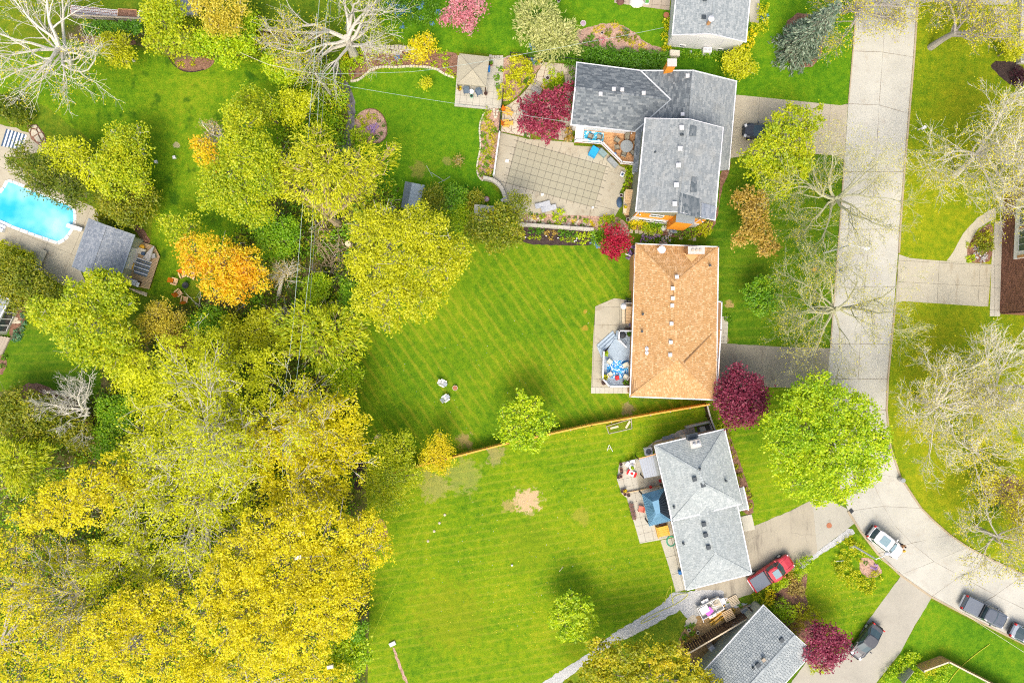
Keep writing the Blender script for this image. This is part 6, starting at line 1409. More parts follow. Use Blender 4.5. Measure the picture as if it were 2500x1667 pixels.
rug('blue and white striped rug on the terrace at the left edge', [(15, 315), (66, 330), (54, 366), (2, 357)], ['navy', 'white_plastic'], 12)
voro = lambda name, poly, sp, mat_, z, h, parent, seed=3, gap=.05: [MB().prism(rough(q, .4, .015, i), z, z+h+random.uniform(-.01, .012), bottom=False).build(name, mat_, parent) for i, q in enumerate(voronoi(PX(poly), sp, gap, seed))]
rk = MB().sheet(PX([(66, 306), (90, 304), (108, 326), (116, 350), (106, 362), (76, 340)]), .024).build('rock_bed', 'mulch', kind='structure'); voro('stone', [(68, 308), (90, 306), (106, 328), (114, 350), (104, 358), (78, 336)], .75, 'flagstone', .02, .12, rk, 4, .16)
# deck of the pool house
dk = thing('timber_deck', 'tan timber deck on the lawn side of the pool house', 'deck', W(350, 650))
dpoly = PX([(333, 588), (366, 597), (378, 602), (390, 626), (364, 706), (308, 694), (322, 640)], .3)
for q in tiles(dpoly, 6, .17, R(-20), .026): MB().prism(q, .24, .3).build('deck_board', 'wood_light', dk)
MB().prism(PX([(334, 589), (377, 603), (389, 626), (363, 705), (309, 693)], .3), .03, .235).build('deck_frame', 'wood_dark', dk)
rug('black and cream striped rug on the timber deck', [(330, 626), (326, 668), (358, 678), (371, 640)], ['white_plastic', 'navy', 'taupe', 'navy'], 15, .325)
patio_chair(318, 648, R(-18), 'mustard', 'wood_pale', 'mustard yellow sofa seat against the pool house wall', .3, s=1.5, name='garden_sofa')
bxp('garden_sofa', 'cream sofa cushion beside the white folded parasol on the deck', 'sofa', 343, 613, (1.2, .75, .5), R(-18), 'cream', .3)
bxp('cushion', 'blue square cushion on the cream sofa', 'cushion', 349, 619, (.4, .4, .15), R(-10), 'navy', .82)
cloth_umbrella(368, 622, R(60), 'grey and white folded parasol lying over the edge of the timber deck', 2.4, 'grey_rock', .45)
bxp('stool', 'dark grey round stool behind the folded parasol', 'stool', 374, 625, (.55, .55, .4), .2, 'grey_rock', .3)
pot(346, 603, 6, 'mustard', 'mustard round pouf on the timber deck', None, .3, name='pouf', cat='pouf', fill='mustard')
r = thing('barbecue', 'barbecue with cream side shelf and steel lid at the foot of the timber deck', 'barbecue', W(325, 688)); f = L(*W(325, 688, .9), R(-20)); f.o.z = .3
b = MB(); f.box(b, (-.75, .1, .85), (.8, .8, .06)); b.build('side_shelf', 'wood_pale', r); b = MB(); f.box(b, (.15, 0, .9), (.9, .65, .3)); b.build('lid', 'grey_metal', r); b = MB(); f.box(b, (.75, -.1, .85), (.35, .55, .05)); b.build('side_tray', 'white_plastic', r); b = MB(); f.box(b, (.1, 0, .4), (1.2, .55, .7)); b.build('cabinet', 'wood_dark', r)
simple('plank_pile', 'pale loose planks on the ground below the timber deck', 'planks', lambda m: [m.box((W(338+2*k, 710+1.5*k)[0], W(338, 710+2.2*k)[1], .06+.03*k), (2.3-.2*k, .12, .05), R(-16-2*k)) for k in range(4)], 'wood_pale', (338, 710))
for i, (cx_, cy_, lb) in enumerate(((426, 687, 'left one of the four orange garden chairs round the fire bowl'), (436, 715, 'lower left orange garden chair at the fire bowl'), (451, 731, 'lowest orange garden chair, south of the fire bowl'), (446, 670, 'orange garden chair tucked under the edge of the orange-gold maple'))):
    adirondack(cx_, cy_, px_ang((cx_, cy_), (458, 697)), 'arm_peach', 'cushion_orange', lb, 'orange chairs round the fire bowl')
adirondack(469, 673, px_ang((469, 673), (458, 697)), 'arm_peach', 'arm_peach', 'pale peach garden chair half hidden by the orange-gold maple')
simple('fire_bowl', 'dark fire bowl among the orange garden chairs', 'fire pit', lambda m: m.lathe([(.15, 0), (.36, .25), (.4, .4), (.33, .38), (.05, .25)], W(456, 697, 0), 14), 'black_metal', (456, 697))
pot(318, 743, 6.5, 'teal_metal', 'round teal tub with a white lid behind the pool house', None, name='tub', cat='tub', fill='white_plastic')
tufts([(55, 770, 9), (60, 790, 9), (52, 803, 8), (46, 816, 9), (36, 826, 10), (38, 812, 9), (46, 826, 8)], 'leaf_hosta', 'blue-green hosta in the bed beside the garden room', 'hostas beside the garden room', 'hosta', .5)
tufts([(9, 873, 9), (5, 893, 8)], 'leaf_green', 'green clump in the small bed under the timber steps', 'clumps under the timber steps', h=.6)
r = thing('stepping_stones', 'oval stepping stones in the bed beside the garden room', 'stones', W(38, 790))
for a, b_ in ((38, 778), (34, 786), (44, 786)): MB().lathe([(.3, 0), (.3, .05), (.2, .07), (.02, .07)], W(a, b_), 10, sx=1.2, sy=.7).build('stone', 'flagstone', r)
# garden stairs and footbridge in the wood
r = thing('wooden_stairs', 'old wooden garden stairs leading down into the wood', 'stairs', W(232, 1060))
for k in range(14):
    t_ = k/13; x, y, _ = W(222+22*t_, 1035+62*t_); MB().box((x, y, .6-.5*t_), (.85+(.3 if k > 8 else 0), .2, .06), R(25)).build('tread', 'wood_light', r)
for s_ in (-1, 1): b = MB(); b.tube([W(236+s_*9, 1070, .9), W(247+s_*9, 1100, .9)], .04, 5); b.build('handrail', 'wood_light', r)
r = thing('wooden_bin', 'pale plank crate at the top of the wooden stairs', 'crate', W(224, 1042)); b = MB(); b.box(W(222, 1037, .3), (.4, .8, .3), R(25)); b.build('box', 'wood_pale', r); b = MB(); b.box(W(229, 1049, .3), (.7, .4, .25), R(25)); b.build('lid', 'wood_pale', r)
# honeycomb planter, soil box, frame at the top left
r = thing('honeycomb_panel', 'long white honeycomb panel of round cells on the top left lawn', 'panel', W(230, 30)); hm = MB(); A, B_ = Vector(W(173, 24)), Vector(W(291, 36)); u = (B_-A).normalized(); v = Vector((-u.y, u.x, 0)); n_ = 24
for i in range(n_):
    for j in range(-1, 2):
        c = A+u*((i+.5+.5*(j % 2))*(B_-A).length/n_)+v*(j*.34); hm.lathe([(.165, .02), (.165, .16), (.105, .16), (.1, .05)], tuple(c), 6)
hm.build('cells', 'white_plastic', r, kind='stuff'); b = MB(); c = (A+B_)/2; b.box((c.x, c.y, .03), ((B_-A).length+.1, 1.05, .05), math.atan2(u.y, u.x)); b.build('base', 'rust', r)
def planter(label, quad, h, frame, fill, name='raised_bed', ft=.07):
    p = PX(quad); r = thing(name, label, 'planter', (p[0][0], p[0][1], 0))
    for a, b_ in zip(p, p[1:]+p[:1]): d = Vector((b_[0]-a[0], b_[1]-a[1])); MB().box(((a[0]+b_[0])/2, (a[1]+b_[1])/2, h/2), (d.length-.02, ft, h), math.atan2(d.y, d.x)).build('side_board', frame, r)
    MB().prism(inset(p, .05), 0, h*.8).build('soil', fill, r); return r
planter('brown soil filled raised bed with orange timber rim beside the honeycomb panel', [(293, 26), (337, 28), (337, 52), (292, 49)], .4, 'wood_orange', 'mulch')
simple('garden_bench', 'white bent plastic frame at the end of the soil filled raised bed', 'frame', lambda m: (m.tube([W(342, 55, .1), W(338, 40, .8), W(340, 28, .8), W(352, 26, .7)], .13, 6), m.tube([W(352, 26, .7), W(350, 30, .0)], .08, 5)), 'white_plastic', (342, 40))
def fence_line(label, line, h, mat_, post, rails=(.3, 1.2), pick=.14, gap=.02, th=.03, name='wooden_fence', posts=2.4, cap=None, lean=0, board_parts=True, pm=None):
    p = PX(line); r = thing(name, label, 'fence', (p[0][0], p[0][1], 0)); me = None
    for a, b_ in zip(p, p[1:]):
        d = Vector((b_[0]-a[0], b_[1]-a[1], 0)); Ls = d.length; d.normalize(); rz = math.atan2(d.y, d.x); nv = Vector((-d.y, d.x, 0)); A = Vector((a[0], a[1], 0))
        n = max(1, int(Ls/(pick+gap)))
        bm = MB(); bm.box((0, 0, h/2), (pick, th, h)); mesh = bm.mesh('picket', mat_)
        for i in range(n):
            q = A+d*((i+.5)*Ls/n)+nv*.05; piece('picket', mesh, r, (q.x, q.y, .04+random.uniform(-.015, .015)), rz+random.uniform(-.02, .02))
        for z_ in rails: c = A+d*(Ls/2)-nv*.01; MB().box((c.x, c.y, z_), (Ls, .05, .09), rz).build('rail', pm or mat_, r)
        if cap: c = A+d*(Ls/2)+nv*.01; MB().box((c.x, c.y, h+.07), (Ls, .17, .04), rz).build('cap_rail', cap, r)
        k = max(1, round(Ls/posts))
        for i in range(k+1): q = A+d*(Ls*i/k)-nv*.07; MB().box((q.x, q.y, (h+.12)/2), (.11, .11, h+.12), rz).build('post', post, r)
    return r
fence_line('long orange cedar fence between the two big lawns', [(942, 1153), (1240, 1077), (1440, 1033), (1722, 984)], 1.75, 'cedar', 'wood_grey', cap='cedar', pick=.22, gap=.02)
fence_line('short dark slatted fence under the corner of the wine red maple', [(1716, 984), (1724, 1015), (1738, 1052)], 1.7, 'wood_dark', 'wood_dark', pick=.3, gap=.05, cap='wood_grey')
fence_line('grey timber fence top behind the shrubs at the top left', [(183, 46), (390, 57)], .9, 'wood_grey', 'wood_grey', pick=.3, cap='wood_pale')
fence_line('dark fence with pale cap under the power line at the top', [(645, 88), (790, 97)], 1.6, 'wood_dark', 'wood_grey', pick=.3, cap='wood_pale')
fence_line('long dark brown fence beside the light grey roofed house', [(1668, 1578), (1812, 1494)], 1.9, 'wood_dark', 'wood_dark', pick=.2, gap=.10, cap='wood_pale')
fence_line('short brown fence leaf leaning by the corner of the light grey roof', [(1822, 1478), (1860, 1490)], 1.6, 'wood_dark', 'wood_grey', pick=.14, gap=.05)
fence_line('orange and grey board fence in the bottom right garden', [(2236, 1622), (2296, 1600)], 1.6, 'wood_orange', 'wood_grey', pick=.2, cap='wood_pale', pm='wood_grey')
fence_line('long board fence with a pale cap running off the bottom right corner', [(2296, 1600), (2470, 1690)], 1.6, 'wood_orange', 'wood_grey', pick=.22, cap='wood_pale')
r = thing('wooden_gate', 'grey board gate in the bottom right garden', 'gate', W(2214, 1640)); A, B_ = Vector(W(2188, 1652)), Vector(W(2212, 1622))
for i in range(9):
    q = A.lerp(B_, (i+.5)/9); MB().box((q.x, q.y, .85), ((B_-A).length/9-.012, .04, 1.6), math.atan2((B_-A).y, (B_-A).x)).build('board', 'wood_grey', r)
b = MB(); q = (A+B_)/2; b.box((q.x-.03, q.y-.04, 1.3), ((B_-A).length, .05, .1), math.atan2((B_-A).y, (B_-A).x)); b.build('rail', 'wood_grey', r)

# ---------------------------------------------------------------- pool with the beige safety cover
patioA = [(1222, 324), (1290, 340), (1400, 348), (1402, 356), (1470, 360), (1514, 406), (1530, 412), (1527, 440), (1513, 470), (1515, 505), (1500, 530), (1284, 521), (1262, 545), (1238, 494), (1231, 464), (1217, 446), (1204, 436), (1212, 400)]
paved('pool_terrace', patioA, 'joint_dark', 'patio_concrete', 5.4, 4.4, R(-14), .03, origin=W2(1236, 447))
TL, TR, BR, BL = [Vector(W(*p)) for p in ((1264, 345), (1479, 407), (1450, 507), (1236, 447))]
pc = thing('pool_cover', 'beige gridded safety cover over the in-ground pool', 'pool cover', tuple((TL+BR)/2)); nx_, ny_ = 13, 6
def pcp(s_, t_): return TL.lerp(TR, s_).lerp(BL.lerp(BR, s_), t_)
for i in range(nx_):
    for j in range(ny_):
        e = .014; q = [pcp((i+e)/nx_, (j+e)/ny_), pcp((i+1-e)/nx_, (j+e)/ny_), pcp((i+1-e)/nx_, (j+1-e)/ny_), pcp((i+e)/nx_, (j+1-e)/ny_)]
        c = sum(q, Vector())/4; m = MB(); m.add([(p.x, p.y, .066) for p in q]+[(c.x, c.y, .054)], [(1, 0, 4), (2, 1, 4), (3, 2, 4), (0, 3, 4)]); m.f = [f_[::-1] for f_ in m.f]; m.build('cover_panel', 'cover_mesh', pc)
b = MB(); q = [pcp(0, 0), pcp(1, 0), pcp(1, 1), pcp(0, 1)]; b.prism([tuple(p.xy) for p in q], 0, .050); b.build('cover_base', 'cover_strap', pc)
for i in range(nx_+1):
    a, c = pcp(i/nx_, -.09), pcp(i/nx_, 1.09); b = MB(); d = c-a; b.box(((a.x+c.x)/2, (a.y+c.y)/2, .072), (d.length, .035, .008), math.atan2(d.y, d.x)); b.build('strap', 'cover_strap', pc)
for j in range(ny_+1):
    a, c = pcp(-.045, j/ny_), pcp(1.045, j/ny_); b = MB(); d = c-a; b.box(((a.x+c.x)/2, (a.y+c.y)/2, .081), (d.length, .035, .008), math.atan2(d.y, d.x)); b.build('strap', 'cover_strap', pc)
lounger(1325, 500, R(15), 'grey_metal', 'upper of the two grey sun loungers below the covered pool', 1.9)
lounger(1340, 509, R(15), 'grey_metal', 'lower of the two grey sun loungers below the covered pool', 1.9)
bxp('skimmer_lid', 'white square lid on the terrace left of the pool cover', 'lid', 1238, 393, (.4, .4, .06), R(-15), 'white_plastic', .04)
bxp('skimmer_lid', 'white round lid above the upper sun lounger', 'lid', 1324, 475, (.3, .3, .06), 0, 'white_plastic', .04)
bxp('skimmer_lid', 'small white lid at the bottom right corner of the pool cover', 'lid', 1447, 507, (.25, .25, .06), 0, 'white_plastic', .09)
# white panel fence and iron fence west of the pool
fence_line('white panel wall on the west side of the covered pool', [(1220, 328), (1206, 432)], 1.1, 'white_paint', 'white_paint', pick=.5, gap=.01, cap='white_paint')
def iron_fence(label, line, h=1.3):
    p = PX(line); r = thing('iron_fence', label, 'fence', (p[0][0], p[0][1], 0)); bar = MB(); bar.box((0, 0, h/2), (.03, .03, h)); mesh = bar.mesh('bar', 'black_metal')
    for a, b_ in zip(p, p[1:]):
        A, B_ = Vector((*a, 0)), Vector((*b_, 0)); d = B_-A; rz = math.atan2(d.y, d.x); n = int(d.length/.16)
        for i in range(n): q = A.lerp(B_, i/n); piece('bar', mesh, r, tuple(q), rz)
        for z_ in (.15, h-.1): c = (A+B_)/2; MB().box((c.x, c.y, z_), (d.length, .05, .05), rz).build('rail', 'black_metal', r)
        for i in range(max(2, round(d.length/2))+1): q = A.lerp(B_, i/max(2, round(d.length/2))); MB().box((q.x, q.y, h/2+.05), (.09, .09, h+.1), rz).build('post', 'black_metal', r)
iron_fence('black iron fence along the hedge behind the flagstone patio', [(1246, 139), (1330, 145), (1420, 156)])
iron_fence('black iron fence between the gazebo terrace and the orange chairs', [(1229, 228), (1224, 270), (1218, 328)])
# flagstone garden
fl_ = MB().sheet(PX([(1328, 152), (1386, 157), (1384, 182), (1358, 190), (1340, 204), (1312, 232), (1292, 262), (1296, 338), (1222, 322), (1227, 262), (1244, 254), (1266, 238), (1288, 214), (1306, 186), (1318, 166)]), .022).build('flagstone_patio', 'mulch', kind='structure')
voro('stone', [(1330, 153), (1385, 158), (1383, 181), (1358, 189), (1339, 203), (1311, 231), (1290, 262), (1294, 336), (1223, 321), (1228, 263), (1245, 255), (1267, 239), (1289, 215), (1307, 187), (1319, 167)], .85, 'flagstone', .0, .045, fl_, 6)
paved('paver_patio', [(1376, 158), (1408, 160), (1402, 250), (1396, 346), (1352, 340), (1366, 300), (1384, 260)], 'joint_dark', 'paver_tan', .62, .62, R(-5), .03, .024, 'paver')
tz = paved('paver_terrace', [(1118, 136), (1230, 142), (1224, 265), (1194, 266), (1110, 258)], 'joint_dark', 'slab_pale', .8, .8, R(-6), .02, .024, 'paver')
strip('terrace_edge', [(1110, 258), (1194, 266)], .25, 0, .2, 'wall_stone')
gz = thing('gazebo', 'tan fabric roofed gazebo on the paved terrace', 'gazebo', W(1153, 172)); zt = 2.5
G = [Vector(W(*p, zt)) for p in ((1122, 131), (1195, 139), (1186, 212), (1115, 205))]; ap = Vector(W(1154, 170, 2.85))
cn = MB()
for i in range(4):
    a, b_ = G[i], G[(i+1) % 4]
    for k in range(8):
        p, q = a.lerp(b_, k/8), a.lerp(b_, (k+1)/8); sag = Vector((0, 0, -.03 if k % 2 else 0)); m1, m2 = p.lerp(ap, .5), q.lerp(ap, .5)
        cn.add([tuple(p+sag), tuple(q+sag), tuple(m2-Vector((0, 0, .05))), tuple(m1-Vector((0, 0, .05))), tuple(ap)], [(0, 1, 2, 3), (3, 2, 4)])
    cn.add([tuple(a), tuple(b_), tuple(b_-Vector((0, 0, .2))), tuple(a-Vector((0, 0, .2)))], [(0, 3, 2, 1)])
cn.build('canopy', 'beige_canvas', gz)
for i in range(4): b = MB(); a = G[i].lerp(ap, .03); b.tube([a-Vector((0, 0, .02)), ap+Vector((0, 0, .02))], .03, 5); b.build('rib', 'taupe', gz); q = G[i].lerp(ap, .05); b = MB(); b.box((q.x, q.y, zt/2-.05), (.12, .12, zt-.15)); b.build('post', 'wood_dark', gz)
for (cx_, cy_, a, lb) in ((1139, 222, 105, 'left slate blue rocking chair under the gazebo edge'), (1169, 226, 75, 'right slate blue rocking chair under the gazebo edge')):
    patio_chair(cx_, cy_, R(-a+20 if a > 90 else -65), 'slate_fabric', 'navy', lb, .045, s=1.15)
r = thing('side_table', 'round white side table between the slate blue chairs', 'table', W(1151, 226)); x, y, _ = W(1151, 224, .5); b = MB(); b.lathe([(.02, .5), (.3, .5), (.3, .54), (.02, .54)], (x, y, .04), 14); b.build('top', 'white_plastic', r); b = MB(); b.lathe([(.18, 0), (.04, .05), (.04, .5)], (x, y, .04), 8); b.build('stand', 'white_plastic', r)
pot(1151, 234, 4, 'green_hose', 'small green pot beside the white side table', None, .045)
pot(1122, 216, 5, 'terracotta', 'terracotta pot at the left foot of the gazebo', 'leaf_gold', .045); pot(1186, 228, 4.5, 'pot_brown', 'dark brown pot right of the slate blue chairs', None, .045)
pot(1199, 155, 5, 'terracotta', 'rusty pot on the terrace behind the gazebo', 'leaf_green', .045); bxp('storage_box', 'slim blue box beside the gazebo post', 'box', 1194, 168, (.25, .7, .5), 0, 'blue_plastic', .045)
shrub('large yellow-green spreading shrub east of the gazebo', [(1268, 160, 24), (1280, 188, 24), (1252, 205, 20), (1228, 224, 15), (1246, 178, 16), (1262, 142, 14), (1240, 232, 12), (1292, 165, 12)], 1.5, 'leaf_chartreuse', .18)
for (cx_, cy_, a, lb, lb2) in ((1236, 271, -28, 'upper orange lounge chair beside the black iron fence', 'orange footstool in front of the upper lounge chair'), (1235, 302, 4, 'lower orange lounge chair beside the black iron fence', 'orange footstool in front of the lower lounge chair')):
    adirondack(cx_, cy_, R(a), 'wood_golden', 'cushion_orange', lb, None, .05); f_ = R(a); footstool(cx_+13*math.cos(f_), cy_-13*math.sin(f_), f_, 'wood_golden', lb2, None, .05)
def bench(px, py, rz, label, w=1.3, mat_='wood_grey', z=.05):
    x, y, _ = W(px, py, z+.4); f = L(x, y, z, rz); r = thing('garden_bench', label, 'bench', (x, y, z)); b = MB()
    for k in range(5): f.box(b, (-.2+.11*k, 0, .42), (.09, w, .03))
    b.build('seat', mat_, r); b = MB()
    for k in range(4): f.box(b, (-.3-.02*k, 0, .55+.11*k), (.03, w, .08))
    b.build('backrest', mat_, r)
    for sx in (-1, 1):
        for sy in (-1, 1): m = MB(); f.box(m, (sx*.2, sy*w*.44, .2), (.06, .06, .4)); m.build('leg', mat_, r)
bench(1278, 267, R(-150), 'grey slatted bench on the flagstones left of the japanese maple'); bench(1309, 220, R(-120), 'grey slatted bench at the top left of the japanese maple')
pot(1337, 190, 5, 'white_stone', 'white rimmed pot in the flower bed by the flagstones', None, .05); pot(1323, 152, 5, 'white_stone', 'white mug shaped pot by the iron fence', None, .05); pot(1318, 148, 5, 'mustard', 'gold pot full of orange flowers by the iron fence', 'leaf_gold', .05)
tufts([(1350, 185, 13), (1362, 195, 9), (1368, 182, 9), (1366, 205, 9), (1330, 200, 8), (1342, 200, 9), (1352, 205, 8)], 'leaf_brightgreen', 'green perennial in the bed between flagstones and pavers', 'perennials between flagstones and pavers', h=.6)
tufts([(1346, 194, 8), (1328, 212, 8)], 'leaf_gold', 'orange-yellow flowering clump in the bed by the flagstones', 'orange clumps by the flagstones', h=.4)
tufts([(1396, 178, 9), (1400, 200, 12), (1394, 252, 11), (1392, 212, 8)], 'leaf_green', 'green shrublet along the west wall of the dark roofed house', 'shrublets along the west wall', h=.9)
tufts([(1309, 152, 9), (1296, 153, 7), (1292, 175, 9), (1290, 192, 9), (1282, 202, 8), (1222, 170, 9), (1213, 190, 10), (1215, 210, 8)], 'leaf_green', 'dark green clump in the pink mulch around the spreading shrub', 'clumps round the spreading shrub', h=.5)
tufts([(1304, 148, 9), (1300, 112, 9)], 'leaf_blue', 'blue flowering clump near the end of the iron fence', 'blue clumps by the iron fence', h=.5)
tufts([(1300, 320, 9), (1320, 328, 9), (1286, 330, 8), (1316, 285, 11), (1330, 290, 9)], 'leaf_midgreen', 'green fern showing through the japanese maple', 'ferns under the japanese maple', h=.5)
tufts([(1388, 320, 10), (1394, 335, 10), (1386, 340, 9)], 'leaf_bronze', 'bronze shrublet at the corner of the red deck', 'bronze shrublets at the deck corner', h=.8)
# deck of the dark roofed house: orange boards, white railing
dA = thing('wooden_deck', 'orange timber deck with white railing in the notch of the dark roofed house', 'deck', W(1480, 350)); zd = .75
dpx = [(1404, 300), (1562, 318), (1558, 402), (1516, 399), (1469, 350), (1404, 346)]
for q in tiles(PX(dpx, zd), 9, .17, R(-4), .028): MB().prism(q, zd-.04, zd).build('deck_board', 'wood_orange', dA)
MB().prism(inset(PX(dpx, zd), .05), .03, zd-.045).build('deck_frame', 'rust', dA)
def railing(parent, line, z, h=.95, step=.14, mat_='white_paint'):
    p = [W2(*q, z) for q in line]; bar = MB(); bar.box((0, 0, h/2), (.045, .045, h-.08)); mesh = bar.mesh('baluster', mat_)
    for a, b_ in zip(p, p[1:]):
        A, B_ = Vector((*a, z)), Vector((*b_, z)); d = B_-A; rz = math.atan2(d.y, d.x); n = max(1, int(d.length/step)); c = (A+B_)/2
        MB().box((c.x, c.y, z+h), (d.length+.1, .15, .05), rz).build('handrail', mat_, parent); MB().box((c.x, c.y, z+.09), (d.length, .07, .06), rz).build('bottom_rail', mat_, parent)
        for i in range(1, n): q = A.lerp(B_, i/n); piece('baluster', mesh, parent, tuple(q), rz)
        for q in (A, B_): MB().box((q.x, q.y, z+h/2), (.13, .13, h+.04), rz).build('post', mat_, parent)
railing(dA, [(1406, 310), (1403, 347), (1468, 352), (1516, 400), (1558, 404)], zd)
sheet_rug = lambda label, quad, mat_, z: simple('rug', label, 'rug', lambda m: m.prism(PX(quad, z), z-.012, z), mat_, quad[0])
sheet_rug('cyan patterned rug at the left end of the orange deck', [(1427, 319), (1475, 325), (1472, 352), (1424, 345)], 'rug_cyan', zd+.014)
bxp('garden_sofa', 'long white covered sofa at the left end of the orange deck', 'sofa', 1415, 327, (.95, 1.75, .7), R(-4), 'white_plastic', zd)
patio_chair(1441, 333, R(160), 'taupe', 'wood_dark', 'left taupe chair on the cyan rug', zd); patio_chair(1463, 335, R(170), 'taupe', 'wood_dark', 'right taupe chair on the cyan rug', zd)
r = thing('patio_table', 'round dark mesh table with six chairs on the orange deck', 'table', (*W2(1530, 357, zd+.7), zd)); x, y, _ = W(1530, 357, zd+.7); b = MB(); b.lathe([(.02, .68), (.74, .68), (.76, .70), (.74, .72), (.02, .73)], (x, y, zd), 26); b.build('top', 'grey_box', r); b = MB(); b.lathe([(.3, 0), (.06, .06), (.06, .68)], (x, y, zd), 8); b.build('stand', 'black_metal', r)
for (cx_, cy_, lb) in ((1531, 335, 'chair above the round table on the orange deck'), (1553, 348, 'long reclining chair right of the round table'), (1545, 373, 'chair at the lower right of the round table'), (1523, 377, 'chair below the round table'), (1507, 360, 'chair at the lower left of the round table'), (1507, 343, 'chair at the upper left of the round table')):
    patio_chair(cx_, cy_, px_ang((cx_, cy_), (1530, 357)), 'taupe', 'wood_dark', 'taupe '+lb, zd, 'chairs round the deck table')
simple('garden_lantern', 'small white lantern on the orange deck by the house wall', 'lantern', lambda m: m.lathe([(.06, 0), (.1, .1), (.1, .25), (.03, .32)], W(1541, 327, zd), 8), 'white_plastic', (1541, 327))
bxp('toy', 'tiny blue toy on the orange deck boards', 'toy', 1502, 375, (.25, .3, .15), .5, 'blue_plastic', zd)
# things on the covered pool terrace
bxp('covered_barbecue', 'bright blue covered barbecue at the foot of the deck', 'barbecue', 1450, 370, (.95, 1.15, 1.0), R(-30), 'blue_tarp', .04)
bxp('storage_box', 'grey-green storage box beside the blue cover', 'box', 1471, 373, (1.1, .65, .6), R(-42), 'teal_box', .04)
bxp('storage_box', 'grey storage bench along the slanted deck railing', 'box', 1496, 396, (1.45, .6, .6), R(-46), 'grey_box', .04)
r = thing('side_table', 'white framed little table with dark top by the shrubs', 'table', W(1519, 426)); f = L(*W(1519, 426, .4), R(-20)); f.o.z = .04; b = MB(); f.box(b, (0, 0, .42), (.45, .6, .05)); b.build('frame', 'white_plastic', r); b = MB(); f.box(b, (.02, 0, .46), (.26, .32, .03)); b.build('top', 'navy', r)
simple('covered_parasol', 'dark wrapped parasol lying on the terrace by the wooden stairs', 'parasol', lambda m: [m.lathe([(.42, .0), (.45, .15), (.25, .4), (.06, .6)], W(1512, 495, .04), 9, sx=.85, sy=1.5)], 'navy', (1512, 495))
r = thing('wooden_stairs', 'brown timber stairs down the west side of the dark roofed house', 'stairs', W(1538, 490))
for k in range(9): x, y, _ = W(1539-.5*k, 466+7*k, 1.3-.14*k); MB().box((x, y, 1.3-.14*k), (1.0, .33, .06), R(-3)).build('tread', 'wood_light', r)
for k in (0, 1): b = MB(); b.tube([W(1528+24*k, 463, 1.2), W(1524+24*k, 526, .2)], .05, 5); b.build('stringer', 'wood_light', r)
b = MB(); b.box(W(1526, 495, .5), (.4, 2.6, .5), R(-3)); tag(b.build('timber_planter', 'wood_pale'), 'long pale timber planter beside the brown timber stairs', 'planter')
for a, b_, lb in ((1531, 467, 'white ring pot at the head of the timber planter'), (1517, 477, 'small white ring pot beside the wrapped parasol'), (1527, 506, 'white ring pot in the middle of the timber planter'), (1533, 536, 'white ring pot at the foot of the timber stairs')): pot(a, b_, 4.5, 'white_stone', lb, 'leaf_gold' if b_ == 506 else None, .04 if b_ != 506 else .75)
tufts([(1537, 412, 11), (1548, 424, 9), (1533, 430, 10), (1530, 455, 10), (1545, 440, 8), (1535, 444, 7)], 'leaf_brightgreen', 'bright green shrublet between the terrace and the south block', 'shrublets beside the south block', h=.8)
# planting above the dark bed
tufts([(1325, 529, 9), (1365, 525, 16), (1358, 540, 12), (1430, 538, 8), (1475, 540, 14), (1490, 532, 12), (1498, 545, 14), (1470, 556, 10)], 'leaf_brightgreen', 'rounded green bush in the pale bed above the retaining wall', 'green bushes above the retaining wall', h=.8)
tufts([(1296, 522, 5), (1310, 525, 5), (1389, 530, 4), (1405, 532, 5), (1417, 532, 4), (1378, 538, 6), (1400, 550, 6), (1422, 551, 6), (1316, 545, 6), (1340, 542, 5)], 'leaf_midgreen', 'small dark green clump in the pale bed above the retaining wall', 'dark clumps above the retaining wall', h=.4)
tufts([(1302, 530, 7), (1446, 544, 8), (1402, 540, 7), (1479, 530, 8)], 'leaf_gold', 'yellow-brown clump in the pale bed above the retaining wall', 'gold clumps above the retaining wall', h=.4)
r = thing('garden_stones', 'scattered pale stones in the bed above the retaining wall', 'stones', W(1380, 545))
for i in range(34): x, y, _ = W(random.uniform(1285, 1462), 0); MB().lathe([(.14, 0), (.16, .08), (.08, .15), (.01, .16)], (x, W2(0, random.uniform(528, 548)+ (x/S)*.05)[1], .02), 7, sx=random.uniform(.7, 1.4)).build('stone', 'flagstone', r)
tufts([(1297, 563, 9), (1310, 566, 9), (1320, 565, 9), (1370, 567, 9), (1378, 570, 9), (1388, 571, 8), (1400, 572, 9)], 'leaf_midgreen', 'leafy dark green plant in the upper dark mulch row', 'upper row of the dark mulch bed', h=.5)
tufts([(1293, 580, 5), (1304, 580, 5), (1316, 580, 6), (1372, 584, 6), (1385, 586, 6), (1398, 586, 7), (1412, 574, 9), (1420, 587, 11), (1433, 577, 12)], 'leaf_brightgreen', 'small bright green tuft in the lower dark mulch row', 'lower row of the dark mulch bed', h=.4)
tufts([(1335, 568, 8), (1353, 570, 8), (1346, 582, 7)], 'leaf_bronze', 'brownish young plant in the dark mulch bed', 'brown plants in the dark mulch bed', h=.4)
for i, (a, b_) in enumerate(((1283, 580), (1333, 577), (1362, 582), (1402, 590), (1406, 588), (1408, 583))): simple('garden_light', nth('tiny white garden light stuck in the dark mulch bed', i), 'garden light', lambda m: m.lathe([(.02, 0), (.02, .2), (.08, .22), (.08, .28), (.01, .3)], W(a, b_), 8), 'white_plastic', (a, b_), group='garden lights in the dark mulch bed')
tufts([(1455, 573, 16), (1466, 585, 14), (1472, 568, 12), (1452, 590, 10)], 'leaf_green', 'leafy green shrub between the dark mulch bed and the crimson maple', 'shrubs left of the crimson maple', h=.9)
